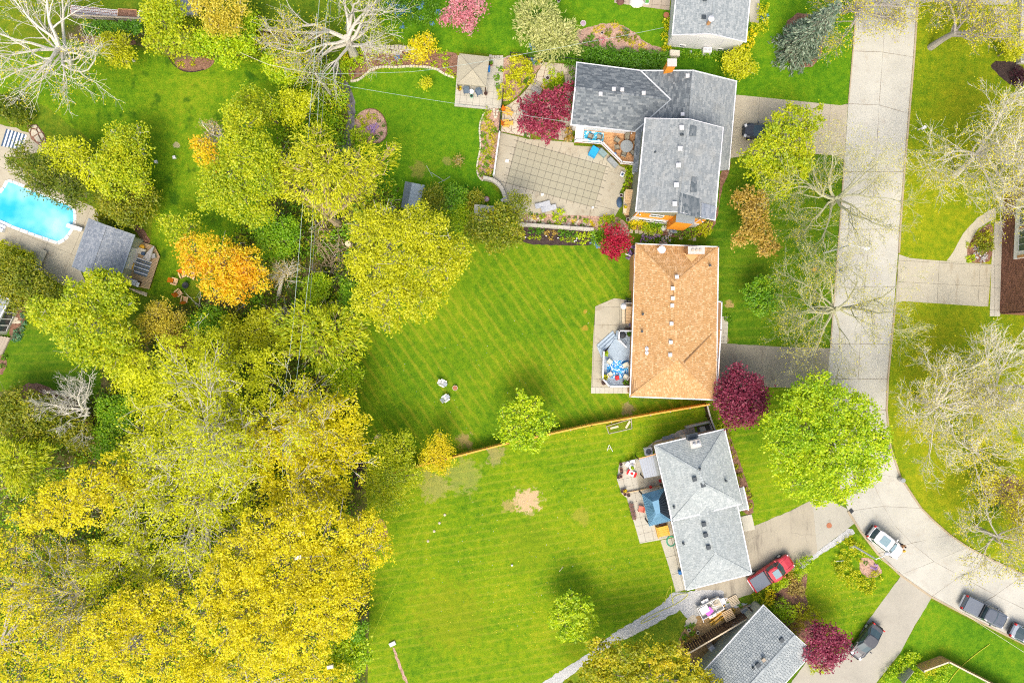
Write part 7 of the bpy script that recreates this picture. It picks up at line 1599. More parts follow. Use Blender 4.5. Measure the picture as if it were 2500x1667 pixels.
tufts([(1450, 592, 8), (1458, 598, 8), (1448, 580, 6)], 'leaf_blue', 'pale blue flowering patch at the end of the dark mulch bed', 'blue patches by the dark mulch bed', h=.3)
tufts([(1545, 610, 14), (1538, 622, 10)], 'leaf_violet', 'violet flowering shrub at the corner of the brown roof', 'violet shrubs at the brown roof', h=1.2)
tufts([(1578, 580, 10), (1590, 585, 9), (1605, 575, 7), (1570, 590, 8)], 'leaf_violet', 'violet flowers in the bed between the two houses', 'violet flowers between the houses', h=.5)
tufts([(1628, 586, 13), (1620, 592, 10)], 'leaf_white', 'white flowering bush by the brown roof edge', 'white bushes by the brown roof', h=.8)
tufts([(1578, 592, 14), (1600, 592, 12), (1640, 590, 9)], 'leaf_green', 'green foliage around the flowers between the two houses', 'foliage between the houses', h=.7)
shrub('clipped low hedge under the orange boarded wall', [(1590, 542, 13), (1605, 545, 13), (1618, 546, 11)], .9, 'leaf_green', .15); shrub('green hedge strip below the clipped low hedge', [(1575, 555, 12), (1590, 560, 11), (1604, 562, 11)], .7, 'leaf_brightgreen', .15)
shrub('round dark green shrub right of the air conditioner', [(1668, 566, 18)], 1.3, 'leaf_green', .15); shrub('lime shrub at the end of the bed under the south block', [(1722, 557, 16), (1710, 548, 12), (1715, 566, 12)], 1.2, 'leaf_chartreuse', .15); shrub('small green shrub between the round and the lime shrubs', [(1696, 565, 10), (1688, 575, 8)], .8, 'leaf_brightgreen', .15)
shrub('yellowish bamboo-like shrub at the down pipe of the orange wall', [(1555, 540, 12), (1568, 545, 11), (1545, 550, 9)], 1.2, 'leaf_gold', .15)
def ac_unit(px, py, rz, label, m0='grey_rock', s=.85, m1='navy'):
    x, y, _ = W(px, py, .8); r = thing('air_conditioner', label, 'air conditioner', (x, y, 0)); f = L(x, y, 0, rz); b = MB(); f.box(b, (0, 0, .4), (s, s, .75)); b.build('cabinet', m0, r)
    b = MB(); b.lathe([(s*.38, .775), (s*.38, .80), (s*.33, .80), (s*.3, .785), (.05, .785)], (x, y, 0), 18); b.build('fan_grille', m1, r)
    b = MB()
    for k in range(4): b.box((x, y, .81), (s*.72, .02, .015), k*math.pi/4)
    b.build('fan_guard', 'grey_metal', r)
ac_unit(1646, 560, R(-5), 'grey air conditioner under the orange boarded wall', 'grey_box')
ac_unit(1584, 1102, R(10), 'pale grey air conditioner at the corner of the silver roofed house', 'light_white', .9, 'car_grey')
pot(1618, 558, 7, 'grey_metal', 'round grey garden ornament left of the air conditioner', None, name='bird_bath', cat='bird bath', fill='white_stone')
r = thing('stepping_stones', 'row of tan square stepping stones below the orange wall', 'stones', W(1580, 568))
for a, b_ in ((1541, 565), (1554, 566), (1564, 567), (1576, 568), (1588, 570), (1598, 572), (1608, 573), (1626, 556), (1632, 562), (1662, 582), (1684, 582), (1695, 584)): MB().box((*W2(a, b_), .04), (.42, .42, .06), random.uniform(-.3, .3)).build('stone', 'flagstone', r)

# ---------------------------------------------------------------- top: hedge, bed, gazebo neighbours
shrub('long dark clipped hedge behind the dark grey roof', [(1385+18*i, 128+3.6*(i % 2)+i*1.2, 19) for i in range(14)]+[(1390+18*i, 148+i*1.2, 16) for i in range(13)], 1.7, 'leaf_midgreen', .17, name='hedge', cat='hedge', dens=1.1)
tufts([(1440, 98, 9), (1443, 90, 9), (1430, 100, 8), (1442, 108, 7), (1488, 110, 10), (1412, 108, 7), (1458, 104, 8)], 'leaf_midgreen', 'dark green mound in the pink bed above the hedge', 'dark mounds in the pink bed', h=.6)
tufts([(1485, 82, 11), (1518, 98, 12), (1530, 80, 9), (1535, 96, 9), (1510, 88, 7), (1555, 92, 8)], 'leaf_olive', 'olive grassy clump in the pink bed above the hedge', 'olive clumps in the pink bed', h=.5)
tufts([(1500, 60, 10), (1455, 75, 9), (1470, 68, 9), (1545, 108, 9), (1568, 114, 11), (1520, 70, 8)], 'leaf_ochre', 'dry ochre clump in the pink bed above the hedge', 'dry clumps in the pink bed', h=.4)
tufts([(1470, 98, 9)], 'leaf_pink', 'reddish clump in the pink bed above the hedge', None, h=.4); tufts([(1528, 76, 9), (1530, 90, 6)], 'leaf_spruce', 'grey-blue clump in the pink bed above the hedge', 'grey-blue clumps in the pink bed', h=.4)
pot(1424, 57, 7, 'white_stone', 'white rimmed round tub with mauve filling on the lawn', None, name='tub', cat='tub', fill='mauve'); pot(1470, 80, 3.5, 'white_stone', 'small white pot in the pink bed', None)
pot(1364, 2, 4, 'white_stone', 'small pale post light at the top edge of the lawn', None)
paved('patio', [(1508, -40), (1640, -40), (1634, 26), (1500, 8), (1500, -40)], 'joint_dark', 'paver_tan', 1.1, 1.1, R(-5), .03, .024, 'paver')
simple('boulder', 'big pale boulder beside the patio at the top edge', 'rock', lambda m: m.lathe([(.55, 0), (.75, .2), (.6, .5), (.25, .7), (.03, .72)], W(1554, 9), 9, sx=1.25, sy=.9), 'white_stone', (1554, 9))
simple('boulder', 'dark rock at the left end of the top patio', 'rock', lambda m: m.lathe([(.4, 0), (.5, .2), (.3, .45), (.03, .5)], W(1514, 6), 8), 'pot_brown', (1514, 6)); planter('little white edged planter with green leaves beside the big boulder', [(1574, 2), (1584, 2), (1583, 12), (1573, 12)], .35, 'white_plastic', 'green_tray', ft=.05)
bxp('storage_box', 'cream storage box under the white gable wall', 'box', 1647, 131, (1.25, .75, .7), R(-3), 'cream'); pot(1627, 37, 7, 'terracotta', 'rusty round tub at the left wall of the white house', None, name='tub', cat='tub', fill='rust')
r = thing('air_conditioner', 'tall white air conditioner under the white gable wall', 'air conditioner', W(1722, 130)); f = L(*W(1722, 130), R(-3)); b = MB(); f.box(b, (0, 0, .5), (1.0, .6, 1.0)); b.build('cabinet', 'white_plastic', r); b = MB()
for sx in (-1, 1): b.lathe([(.17, 0), (.17, .03), (.12, .02)], f.p(sx*.24, 0, 1.0), 12)
b.build('fan_grilles', 'grey_metal', r)
bxp('meter_box', 'small blue-grey meter box on the ground at the gable wall', 'box', 1686, 127, (.3, .3, .4), 0, 'car_silver')
shrub('low green hedge strip under the white gable wall', [(1665+14*i, 134, 9) for i in range(8)], .5, 'leaf_green', .14); tufts([(1628, 52, 12), (1628, 68, 9), (1622, 90, 11), (1630, 106, 12), (1622, 120, 10)], 'leaf_chartreuse', 'lime shrub along the left wall of the white house', 'lime shrubs at the white house', h=.8)
tufts([(1566, 163, 12), (1580, 165, 9), (1540, 162, 8), (1610, 168, 7)], 'leaf_olive', 'small olive shrub squeezed between the hedge and the dark roof', 'olive shrubs behind the dark roof', h=.7)
tufts([(1866, 42, 10)], 'leaf_blue', 'pale blue spiky plant beside the footpath of the white house', None, h=.5)
ground_leaves('bluebell_patch', [(940, -20), (1080, -20), (1070, 40), (1040, 62), (960, 50)], 2600, .2, 'leaf_midgreen', .5, 12, .3, label='dark green foliage of the bluebell patch at the top edge')
tufts([(960, 12, 8), (975, 18, 12), (985, 24, 11), (968, 32, 9), (1025, 20, 7), (1028, 45, 6), (1055, 57, 6), (981, 65, 6), (1068, 30, 7), (1002, 30, 6), (1030, 8, 6), (950, 4, 8), (1010, 38, 5)], 'leaf_blue', 'blue flowering clump in the patch at the top edge', 'blue flowers at the top edge', h=.4)
tufts([(420, 143, 8), (441, 157, 9), (470, 155, 7)], 'leaf_chartreuse', 'pale lime hosta in the dark edged bed', 'hostas in the dark edged bed', 'hosta', .4)
# long mulch bed plants
tufts([(918, 128, 8), (1085, 135, 12), (1088, 160, 9), (1096, 176, 9), (1060, 158, 9), (938, 155, 8), (960, 155, 6), (975, 152, 7), (990, 140, 8), (1072, 125, 8), (1108, 185, 7)], 'leaf_brightgreen', 'bright green clump in the long mulch bed by the gazebo', 'green clumps in the long mulch bed', h=.5)
pot(907, 137, 4.5, 'white_stone', 'white rimmed pot in the long mulch bed', None); tufts([(970, 140, 7)], 'leaf_blue', 'blue flowering clump in the long mulch bed', None, h=.4)
shrub('bright green shrub left of the long mulch bed by the oak trunk', [(850, 165, 18), (868, 150, 16), (845, 150, 14), (875, 135, 14)], 1.1, 'leaf_brightgreen', .17); shrub('yellow shrub at the foot of the oak trunk', [(840, 142, 12)], .9, 'leaf_gold', .16)
# island bed
shrub('green bush in the island bed beside the stream', [(885, 326, 17), (872, 340, 16), (900, 340, 14), (864, 322, 12)], 1.0, 'leaf_brightgreen', .17); tufts([(890, 300, 9), (880, 290, 9), (900, 282, 8), (915, 285, 7)], 'leaf_lime', 'lime clump in the island bed', 'lime clumps in the island bed', h=.5)
tufts([(905, 312, 9), (912, 318, 8), (918, 308, 7)], 'leaf_violet', 'mauve flowers in the island bed', 'mauve flowers in the island bed', h=.3); tufts([(920, 335, 7), (936, 305, 6), (930, 325, 5), (925, 296, 5)], 'leaf_midgreen', 'tiny green clump on the pink gravel of the island bed', 'tiny clumps in the island bed', h=.3)
# flower bed west of the covered pool
fb = [(1185, 275), (1191, 270), (1188, 285), (1180, 290), (1193, 300), (1202, 305), (1206, 318), (1195, 318), (1182, 312), (1178, 330), (1190, 335), (1203, 330), (1184, 350), (1196, 356), (1203, 345), (1178, 365), (1188, 372), (1200, 368), (1192, 385), (1178, 390), (1200, 395), (1186, 405), (1172, 412), (1195, 415), (1178, 425), (1190, 428)]
fb = [(a, b_, 9) for a, b_ in fb]
tufts(fb[::3], 'leaf_green', 'green clump in the narrow flower bed west of the covered pool', 'green clumps west of the pool', h=.5); tufts(fb[1::3], 'leaf_lime', 'lime clump in the narrow flower bed west of the covered pool', 'lime clumps west of the pool', h=.5); tufts(fb[2::3], 'leaf_ochre', 'ochre clump in the narrow flower bed west of the covered pool', 'ochre clumps west of the pool', h=.4)
# rotary line and little things on the backyard lawn
r = thing('washing_line', 'grey rotary washing line lying open on the backyard lawn', 'washing line', W(1068, 432)); b = MB(); b.tube([W(1085, 442, .1), W(1052, 421, 1.4)], .03, 5); b.build('pole', 'grey_metal', r)
for k in range(4): b = MB(); a = k*1.57+.5; x, y, _ = W(1050 if k % 2 else 1086, 421 if k % 2 else 442); b.tube([(x, y, .4), (x+math.cos(a)*.8, y+math.sin(a)*.8, .6)], .025, 4); b.build('arm', 'grey_metal', r)
pot(1188, 486, 7, 'terracotta', 'terracotta bowl on the lawn by the curved wall', None, name='bird_bath', cat='bird bath', fill='mauve'); bxp('stone_step', 'white stone step at the end of the curved wall', 'step', 1228, 488, (.5, .35, .3), R(30), 'white_stone')
simple('shed_roof', 'pale flat shed roof half hidden by the yellow-olive tree', 'shed', lambda m: (m.prism(PX([(1160, 500), (1205, 504), (1200, 535), (1160, 535)], 2.1), 0, 2.0), m.prism(PX([(1158, 499), (1207, 503), (1202, 538), (1158, 537)], 2.1), 2.005, 2.1)), 'slab_pale', (1180, 520))
# ---------------------------------------------------------------- striped lawn: white chairs, fire pit
adirondack(1081, 935, R(-25), 'white_plastic', 'white_plastic', 'upper white garden chair with blue cushion on the striped lawn', 'white chairs on the striped lawn'); bxp('cushion', 'blue cushion on the upper white garden chair', 'cushion', 1087, 938, (.45, .45, .1), R(-25), 'car_silver', .38)
adirondack(1088, 972, R(35), 'white_plastic', 'white_plastic', 'lower white garden chair with blue cushion on the striped lawn', 'white chairs on the striped lawn'); bxp('cushion', 'blue cushion on the lower white garden chair', 'cushion', 1093, 968, (.45, .45, .1), R(35), 'car_silver', .38)
pot(1111, 947, 6.5, 'flagstone', 'round stone fire pit beside the white garden chairs', None, hgt=.3, name='fire_pit', cat='fire pit', fill='rust')
r = thing('easel', 'small white a-frame stand on the grass below the cedar fence', 'stand', W(1488, 1093))
for a, b_ in (((1482, 1100), (1487, 1086)), ((1496, 1102), (1488, 1086)), ((1484, 1095), (1493, 1094))): m = MB(); m.tube([W(*a, .05), W(*b_, .7 if b_[1] < 1090 else .3)], .03, 5); m.build('leg', 'white_plastic', r)
planter('timber framed raised bed against the cedar fence', [(1480, 1040), (1540, 1022), (1542, 1045), (1486, 1058)], .25, 'wood_grey', 'grass_rough'); 
for a, b_, rz, lb in ((1533, 1036, 60, 'pale plank lying across the raised bed'), (1500, 1043, 15, 'rusty plank inside the raised bed')): bxp('plank', lb, 'plank', a, b_, (1.0, .25, .05), R(rz), 'wood_pale', .25)
def stump(px, py, r_, label, h=.25): simple('tree_stump', label, 'stump', lambda m: m.lathe([(r_*1.2, 0), (r_, h*.6), (r_, h), (.01, h+.01)], W(px, py), 12), 'cut_wood', (px, py))
stump(922, 1068, .35, 'pale sawn stump at the lower end of the striped lawn'); stump(738, 860, .3, 'freshly sawn trunk top in the yellow-green weeping tree', 6.5); stump(880, 437, .3, 'sawn branch end on the yellow willow', 7.0); stump(70, 1170, .3, 'sawn trunk top in the weeping green willow', 6); stump(854, 598, .35, 'sawn end of the trunk beneath the large yellow-lime maple', 1.0)
for i, (a, b_) in enumerate(((1086, 1256), (1073, 1276), (1060, 1296), (1045, 1320))): simple('stone', nth('small pale stone in the diagonal row on the lower lawn', i, 'top'), 'stone', lambda m: m.lathe([(.13, 0), (.16, .08), (.02, .15)], W(a, b_), 8), 'flagstone', (a, b_), group='stones in a row on the lower lawn')
simple('ball', 'white ball on the lower lawn', 'ball', lambda m: m.lathe([(.02, 0), (.1, .03), (.14, .14), (.1, .25), (.02, .28)], W(1250, 1378), 10), 'white_plastic', (1250, 1378)); bxp('plank', 'thin yellow strip of wood on the lower lawn', 'plank', 1370, 1389, (.75, .07, .04), R(50), 'wood_pale')
bxp('stone_slab', 'pale rectangular slab at the head of the worn track at the bottom', 'slab', 958, 1571, (.8, .5, .25), R(25), 'white_stone')
for a, b_ in ((875, 1150),): r = thing('rope_barrier', 'thin pole barrier round the dark dug patch at the lawn edge', 'barrier', W(a, b_)); m = MB(); m.tube([W(866, 1142, .3), W(894, 1141, .3), W(897, 1170, .3)], .04, 5); m.build('pole', 'wood_pale', r)
for a, b_, lb in ((380, 395, 'pale blue box on the left lawn'), (425, 384, 'white ball on the left lawn')): bxp('toy', lb, 'toy', a, b_, (.35, .35, .3), .3, 'light_white')

# ---------------------------------------------------------------- brown roofed house: terrace and blue-grey deck
paved('patio', [(1453, 748), (1500, 728), (1548, 735), (1545, 800), (1540, 812), (1538, 960), (1443, 960), (1447, 850)], 'joint_dark', 'patio_concrete', 3.0, 2.2, R(-2), .025, .024)
for k in range(9): x, y, _ = W(1448+11*k, 953); tag(MB().box((x, y, .05), (.52, .72, .08), R(-2)).build('paving_slab', 'slab_pale'), nth('pale square slab in the row below the blue-grey deck', k), 'paving slab', 'row of slabs below the blue-grey deck')
dB = thing('wooden_deck', 'blue-grey timber deck with white railings and patterned rug', 'deck', W(1490, 870)); zd = .6
dpx = [(1505, 807), (1545, 808), (1534, 943), (1486, 943), (1470, 924), (1471, 870), (1500, 828)]
parts_ = [([(1505, 807), (1545, 808), (1543, 828), (1500, 828)], -2), ([(1500, 828), (1543, 828), (1540, 872), (1508, 880), (1471, 872)], -45), ([(1471, 872), (1508, 880), (1540, 872), (1534, 943), (1486, 943), (1470, 924)], -2)]
for pl_, an in parts_:
    for q in tiles(PX(pl_, zd), 9, .17, R(an), .026): MB().prism(q, zd-.04, zd).build('deck_board', 'deck_blue', dB)
MB().prism(inset(PX(dpx, zd), .05), .03, zd-.045).build('deck_frame', 'deck_blue_dark', dB)
for (A0, B0, A1, B1) in (((1496, 807), (1457, 842), (1504, 827), (1473, 857)), ((1456, 843), (1468, 874), (1473, 857), (1471, 868))):
    for k in range(3):
        l_ = lambda p, q, t_: (p[0]+(q[0]-p[0])*t_, p[1]+(q[1]-p[1])*t_)
        MB().prism(PX([l_(A0, A1, k/3), l_(B0, B1, k/3), l_(B0, B1, (k+.95)/3), l_(A0, A1, (k+.95)/3)]), 0, .16+.15*k).build('step', 'deck_blue', dB)
railing(dB, [(1543, 808), (1509, 808), (1508, 829), (1526, 847)], zd, .95, .14); railing(dB, [(1472, 858), (1469, 924), (1486, 942), (1534, 942)], zd, .95, .14)
sheet_rug('blue and white patterned rug on the blue-grey deck', [(1483, 880), (1534, 880), (1532, 924), (1481, 922)], 'rug_blue', zd+.014)
for a, b_, rz, lb in ((1489, 884, -40, 'upper left'), (1490, 914, 30, 'lower left'), (1526, 892, -150, 'upper right'), (1527, 920, 150, 'lower right')): patio_chair(a, b_, R(rz), 'cream', 'teal_box', lb+' chair with cream cushion on the blue patterned rug', zd+.015)
bxp('stool', 'red stool at the edge of the blue patterned rug', 'stool', 1507, 922, (.45, .5, .45), .2, 'red_plastic', zd+.015)
r = thing('kettle_grill', 'round black kettle grill in the corner of the blue-grey deck', 'grill', (*W2(1520, 818, 1.4), zd)); x, y, _ = W(1520, 818, zd+.8); b = MB(); b.lathe([(.1, .5), (.36, .65), (.42, .85), (.36, 1.02), (.15, 1.12), (.02, 1.13)], (x, y, zd), 16); b.build('bowl', 'black_metal', r)
for k in range(3): b = MB(); a = k*2.09; b.tube([(x+.2*math.cos(a), y+.2*math.sin(a), zd+.6), (x+.38*math.cos(a), y+.38*math.sin(a), zd)], .02, 5); b.build('leg', 'grey_metal', r)
for a, b_, lb, lf_ in ((1537, 815, 'potted plant beside the black kettle grill', 'leaf_midgreen'), (1478, 862, 'potted bush at the upper railing post of the blue-grey deck', 'leaf_brightgreen'), (1477, 921, 'lime potted bush at the lower corner of the blue-grey deck', 'leaf_chartreuse'), (1527, 934, 'potted bush against the wall at the lower end of the deck', 'leaf_green')): pot(a, b_, 7, 'pot_brown', lb, lf_, zd)
pot(1474, 934, 6, 'pot_brown', 'dark pot outside the lower corner of the deck railing', None)
r = thing('parasol', 'white closed round parasol top at the side door steps', 'parasol', W(1523, 748)); x, y, _ = W(1523, 747, 2.2); b = MB(); b.tube([(x, y, 0), (x, y, 2.3)], .03, 6); b.build('pole', 'grey_metal', r); b = MB(); b.lathe([(.36, 1.9), (.38, 2.0), (.25, 2.25), (.03, 2.4)], (x, y, 0), 12); b.build('canopy', 'white_plastic', r)
r = thing('wooden_steps', 'timber steps at the side door of the brown roofed house', 'steps', W(1535, 770))
for k in range(6): x, y, _ = W(1536, 752+7*k, .5); MB().box((x, y, .75-.11*k), (.8, .32, .06)).build('tread', 'wood_light', r)
b = MB(); b.box(W(1522, 770, .45), (.3, 2.0, .12)); b.build('side_rail', 'wood_pale', r); b = MB(); b.box(W(1535, 740, .5), (1.1, .12, .9)); b.build('side_rail', 'wood_grey', r)
pot(1541, 793, 5, 'navy', 'dark blue pot of purple flowers by the deck railing', 'leaf_violet'); bxp('storage_box', 'dark brown box against the upper railing of the blue-grey deck', 'box', 1533, 803, (.7, .3, .5), 0, 'wood_dark')
simple('wheelbarrow', 'dark wire cart beside the side door steps', 'cart', lambda m: (m.tube([W(1526, 728, .5), W(1545, 730, .5)], .04, 5), m.tube([W(1527, 736, .4), W(1545, 737, .5)], .04, 5), m.tube([W(1530, 728, .3), W(1532, 738, .3)], .06, 5)), 'black_metal', (1535, 733))
paved('porch', [(1758, 772), (1778, 773), (1775, 838), (1756, 838)], 'joint_dark', 'slab_pale', .5, .5, R(-2), .02, .03, 'paver')
tufts([(1776, 777, 10), (1784, 782, 6)], 'leaf_green', 'green plant at the porch of the brown roofed house', 'plants at the porch', h=.6); simple('garden_hose_reel', 'white rail end by the crimson maple', 'rail', lambda m: (m.tube([W(1527, 620, .5), W(1545, 627, .6)], .06, 5),), 'white_plastic', (1536, 623))
bxp('storage_box', 'yellow crate in the grass under the bare street trees', 'box', 1989, 658, (.5, .4, .3), .2, 'mustard'); pot(2054, 660, 3.5, 'blue_plastic', 'tiny teal marker at the road edge', None)

# ---------------------------------------------------------------- silver roofed house: terraces
paved('patio', [(1512, 1130), (1566, 1116), (1600, 1108), (1648, 1300), (1640, 1310), (1612, 1317), (1562, 1326), (1555, 1300), (1530, 1215), (1518, 1205), (1506, 1170)], 'joint_dark', 'slab_pale', 1.0, 1.0, R(13), .022, .024, 'paving_slab')
paved('side_path', [(1612, 1318), (1644, 1312), (1676, 1438), (1650, 1446), (1632, 1380)], 'joint_dark', 'slab_pale', 1.35, 2.2, R(14), .04, .024, 'paving_slab')
sheet('stone_path', [(1575, 1098), (1590, 1080), (1640, 1060), (1668, 1045), (1690, 1060), (1660, 1080), (1600, 1095), (1585, 1110)], 'flagstone', .022, .35, .06)
sheet('concrete_pad', [(1553, 1158), (1616, 1140), (1632, 1180), (1560, 1196)], 'patio_concrete', .058, sm=0, amp=0)
r = thing('louvred_pergola', 'grey louvred pergola roof against the silver roofed house', 'pergola', W(1590, 1140)); zt = 2.5; A, B_, C_, D = [Vector(W(*p, zt)) for p in ((1560, 1121), (1612, 1107), (1622, 1158), (1573, 1167))]
for k in range(9):
    p0, p1 = A.lerp(B_, k/9), A.lerp(B_, (k+.93)/9); p3, p2 = D.lerp(C_, k/9), D.lerp(C_, (k+.93)/9); m = MB(); m.plate([tuple(p) for p in (p0, p1, p2, p3)], .05); m.build('louvre', 'grey_box' if k > 5 else 'car_silver', r)
for p in (A, D, B_, C_): m = MB(); m.box((p.x, p.y, zt/2-.04), (.12, .12, zt-.1)); m.build('post', 'black_metal', r)
m = MB(); gutter(m, A+Vector((0, .1, .05)), B_+Vector((0, .1, .05)), .12, .1); m.build('beam', 'wood_orange', r)
mg = thing('metal_gazebo', 'blue ribbed metal roofed gazebo against the silver roofed house', 'gazebo', W(1610, 1235)); zt = 2.6
NW, NE_, SE_, SW = [Vector(W(*p, zt)) for p in ((1567, 1206), (1626, 1190), (1640, 1270), (1585, 1284))]; a0, a1 = Vector(W(1592, 1224, 3.5)), Vector(W(1601, 1256, 3.5)); b0, b1 = Vector(W(1608, 1219, 3.5)), Vector(W(1612, 1252, 3.5))
plain('roof_blue', (.13, .28, .40), .4, .08, metal=.2, bump=0); plain('roof_dark', (.035, .05, .07), .4, .08, metal=.2, bump=0)
def ribbed(face, n, mt):
    p0, p1, p2, p3 = face; m = MB()
    for k in range(n): m.plate([tuple(v) for v in (p0.lerp(p1, k/n), p0.lerp(p1, (k+.86)/n), p3.lerp(p2, (k+.86)/n), p3.lerp(p2, k/n))], .05); m.tube([p0.lerp(p1, (k+.93)/n)+Vector((0, 0, .03)), p3.lerp(p2, (k+.93)/n)+Vector((0, 0, .03))], .05, 4)
    m.build('roof_panel', mt, mg)
ribbed((NW, SW, a1, a0), 16, 'roof_blue'); ribbed((NE_, NW, a0, b0), 12, 'roof_blue'); ribbed((SW, SE_, b1, a1), 12, 'roof_blue'); ribbed((SE_, NE_, b0, b1), 8, 'roof_dark')
m = MB(); m.plate([tuple(p+Vector((0, 0, .06))) for p in (a0, b0, b1, a1)], .05); m.build('roof_cap', 'roof_blue', mg)
for p in (NW, NE_, SE_, SW): q = p.lerp((a0+b1)/2, .08); m = MB(); m.box((q.x, q.y, zt/2), (.14, .14, zt)); m.build('post', 'black_metal', mg)
# white round table with plant, chairs, flag
r = thing('patio_table', 'round white table with a green plant on the silver house terrace', 'table', W(1543, 1142)); x, y, _ = W(1543, 1140, .7); m = MB(); m.lathe([(.02, .68), (.36, .68), (.36, .72), (.02, .72)], (x, y, .04), 16); m.build('top', 'white_plastic', r); m = MB(); m.lathe([(.25, 0), (.05, .05), (.05, .68)], (x, y, .04), 8); m.build('stand', 'white_plastic', r)
pot(1544, 1142, 4, 'green_tray', 'green plant standing on the round white table', 'leaf_brightgreen', .76, hgt=.15)
for a, b_, rz, lb in ((1533, 1133, -35, 'white plastic chair left of the round white table'), (1544, 1128, -80, 'white plastic chair above the round white table')): patio_chair(a, b_, R(rz), 'white_plastic', 'white_plastic', lb, .045, s=.9)
r = thing('flag', 'red and white flag with a red leaf spread on the silver house terrace', 'flag', W(1543, 1156)); f = L(*W(1543, 1156, .5), R(-24)); f.o.z = .35; Lf, wf = 1.25, .62
for (u0, u1, mt) in ((-.5, -.25, 'red_plastic'), (-.25, .25, 'white_plastic'), (.25, .5, 'red_plastic')):
    m = MB(); n = 4
    for k in range(n):
        ua, ub = u0+(u1-u0)*k/n, u0+(u1-u0)*(k+1)/n; za, zb_ = .08*math.sin(ua*9), .08*math.sin(ub*9); m.plate([f.p(ua*Lf, -wf/2, za), f.p(ub*Lf, -wf/2, zb_), f.p(ub*Lf, wf/2, zb_), f.p(ua*Lf, wf/2, za)], .015)
    m.build('field', mt, r)
lp = [(0, .20), (.04, .12), (.10, .15), (.09, .03), (.19, .07), (.16, 0), (.22, -.04), (.10, -.1), (.11, -.14), (.015, -.12), (.015, -.2), (-.015, -.2), (-.015, -.12), (-.11, -.14), (-.10, -.1), (-.22, -.04), (-.16, 0), (-.19, .07), (-.09, .03), (-.10, .15), (-.04, .12)]
m = MB(); m.plate([f.p(a, b_, .035+.08*math.sin(a/Lf*9)) for a, b_ in lp], .012); m.build('leaf_emblem', 'red_plastic', r)
m = MB(); f.box(m, (0, 0, -.18), (.9, .5, .28)); tag(m.build('low_table', 'white_plastic'), 'low white table under the flag', 'table')
for i, (a, b_) in enumerate(((1516, 1133), (1517, 1146), (1518, 1152), (1516, 1163), (1510, 1165), (1526, 1197), (1519, 1199), (1526, 1206), (1535, 1209))): pot(a, b_, 4.2, 'terracotta' if i % 2 else 'pot_brown', nth('small brown flower pot along the silver house terrace edge', i, 'top'), 'leaf_gold' if i == 5 else None, .03, 'flower pots along the terrace edge')
for i in range(4): a, b_ = 1541+2.4*i, 1233+10*i; footstool(a, b_, R(-15), 'pot_brown', ('topmost', 'second', 'third', 'lowest')[i]+' dark brown stool in the row beside the blue metal gazebo', 'dark stools in a row', .045)
patio_chair(1565, 1242, R(170), 'coral', 'coral', 'coral red folding chair left of the blue metal gazebo', .045, s=1.1)
r = thing('garden_bench', 'golden orange timber bench box below the blue metal gazebo', 'bench', W(1618, 1296)); f = L(*W(1618, 1296, .5), R(13)); f.o.z = .045
for k in range(5): m = MB(); f.box(m, (0, -.5+.25*k, .48), (1.35, .23, .05)); m.build('seat_board', 'wood_golden', r)
for sx in (-1, 1): m = MB(); f.box(m, (sx*.68, 0, .36), (.1, 1.35, .7)); m.build('side', 'wood_golden', r)
m = MB(); f.box(m, (0, .62, .6), (1.3, .08, .5)); m.build('backrest', 'wood_golden', r)
bxp('side_table', 'dark oval table between the metal gazebo and the orange bench', 'table', 1617, 1281, (.7, .4, .5), R(13), 'pot_brown', .045)
for a, b_, lb in ((1589, 1189, 'red lantern on the divider between the two terraces'), (1612, 1174, 'red watering can by the wall of the silver roofed house')): pot(a, b_, 3.5, 'red_plastic', lb, None, .06, fill='red_plastic', name='lantern', cat='lantern')
simple('timber_divider', 'low timber divider between the two terraces', 'divider', lambda m: [m.box((*(Vector(W(1530, 1201)).lerp(Vector(W(1616, 1184)), (k+.5)/6)).xy, .2), (.7, .09, .3), R(11)) for k in range(6)], 'wood_light', (1570, 1193))
simple('garden_hose', 'green coiled hose on the slabs beside the garage wing', 'hose', lambda m: [m.tube([(W2(1638, 1320)[0]+(.45+.06*j)*math.cos(i*.42), W2(1638, 1320)[1]+(.55+.05*j)*math.sin(i*.42), .06+.02*j) for i in range(16)], .025, 4) for j in range(3)], 'green_hose', (1638, 1320))
bxp('storage_box', 'bright blue bin against the garage wing wall', 'box', 1660, 1397, (.35, .45, .5), R(14), 'blue_plastic', .045)
bxp('concrete_slab', 'pale concrete doorstep at the street side of the garage wing', 'slab', 1826, 1276, (1.35, 1.9, .1), R(13), 'slab_pale')
# stairwell north of the silver house
r = thing('basement_steps', 'walled basement steps at the north side of the silver roofed house', 'steps', W(1695, 1048)); f = L(*W(1700, 1050), R(13))
for k in range(4): m = MB(); f.box(m, (-1.4+.35*k, 0, .30-.08*k), (.33, 1.1, .08)); m.build('tread', 'paver_tan', r)
for (c, d) in (((.3, .75, .35), (3.2, .25, .7)), ((1.8, .1, .35), (.25, 1.6, .7))): m = MB(); f.box(m, c, d); m.build('side_wall', 'wall_stone', r)
m = MB(); f.box(m, (.9, -.1, .04), (1.6, 1.0, .04)); m.build('landing', 'joint_dark', r); m = MB(); f.box(m, (.75, .0, .1), (.7, .6, .1)); m.build('drain_lid', 'slab_pale', r)
bxp('storage_box', 'mauve-grey cover on the stone path north of the silver roof', 'box', 1632, 1070, (1.4, .7, .15), R(13), 'grey_box', .03)
tufts([(1780, 1065, 8), (1783, 1085, 7), (1788, 1110, 9), (1795, 1140, 8), (1802, 1165, 9), (1810, 1160, 6), (1800, 1180, 7), (1825, 1198, 9), (1832, 1212, 7), (1830, 1235, 8), (1764, 1040, 12), (1770, 1050, 9)], 'leaf_lime', 'lime clump in the curved bed along the silver roofed house', 'clumps along the silver house', h=.5)
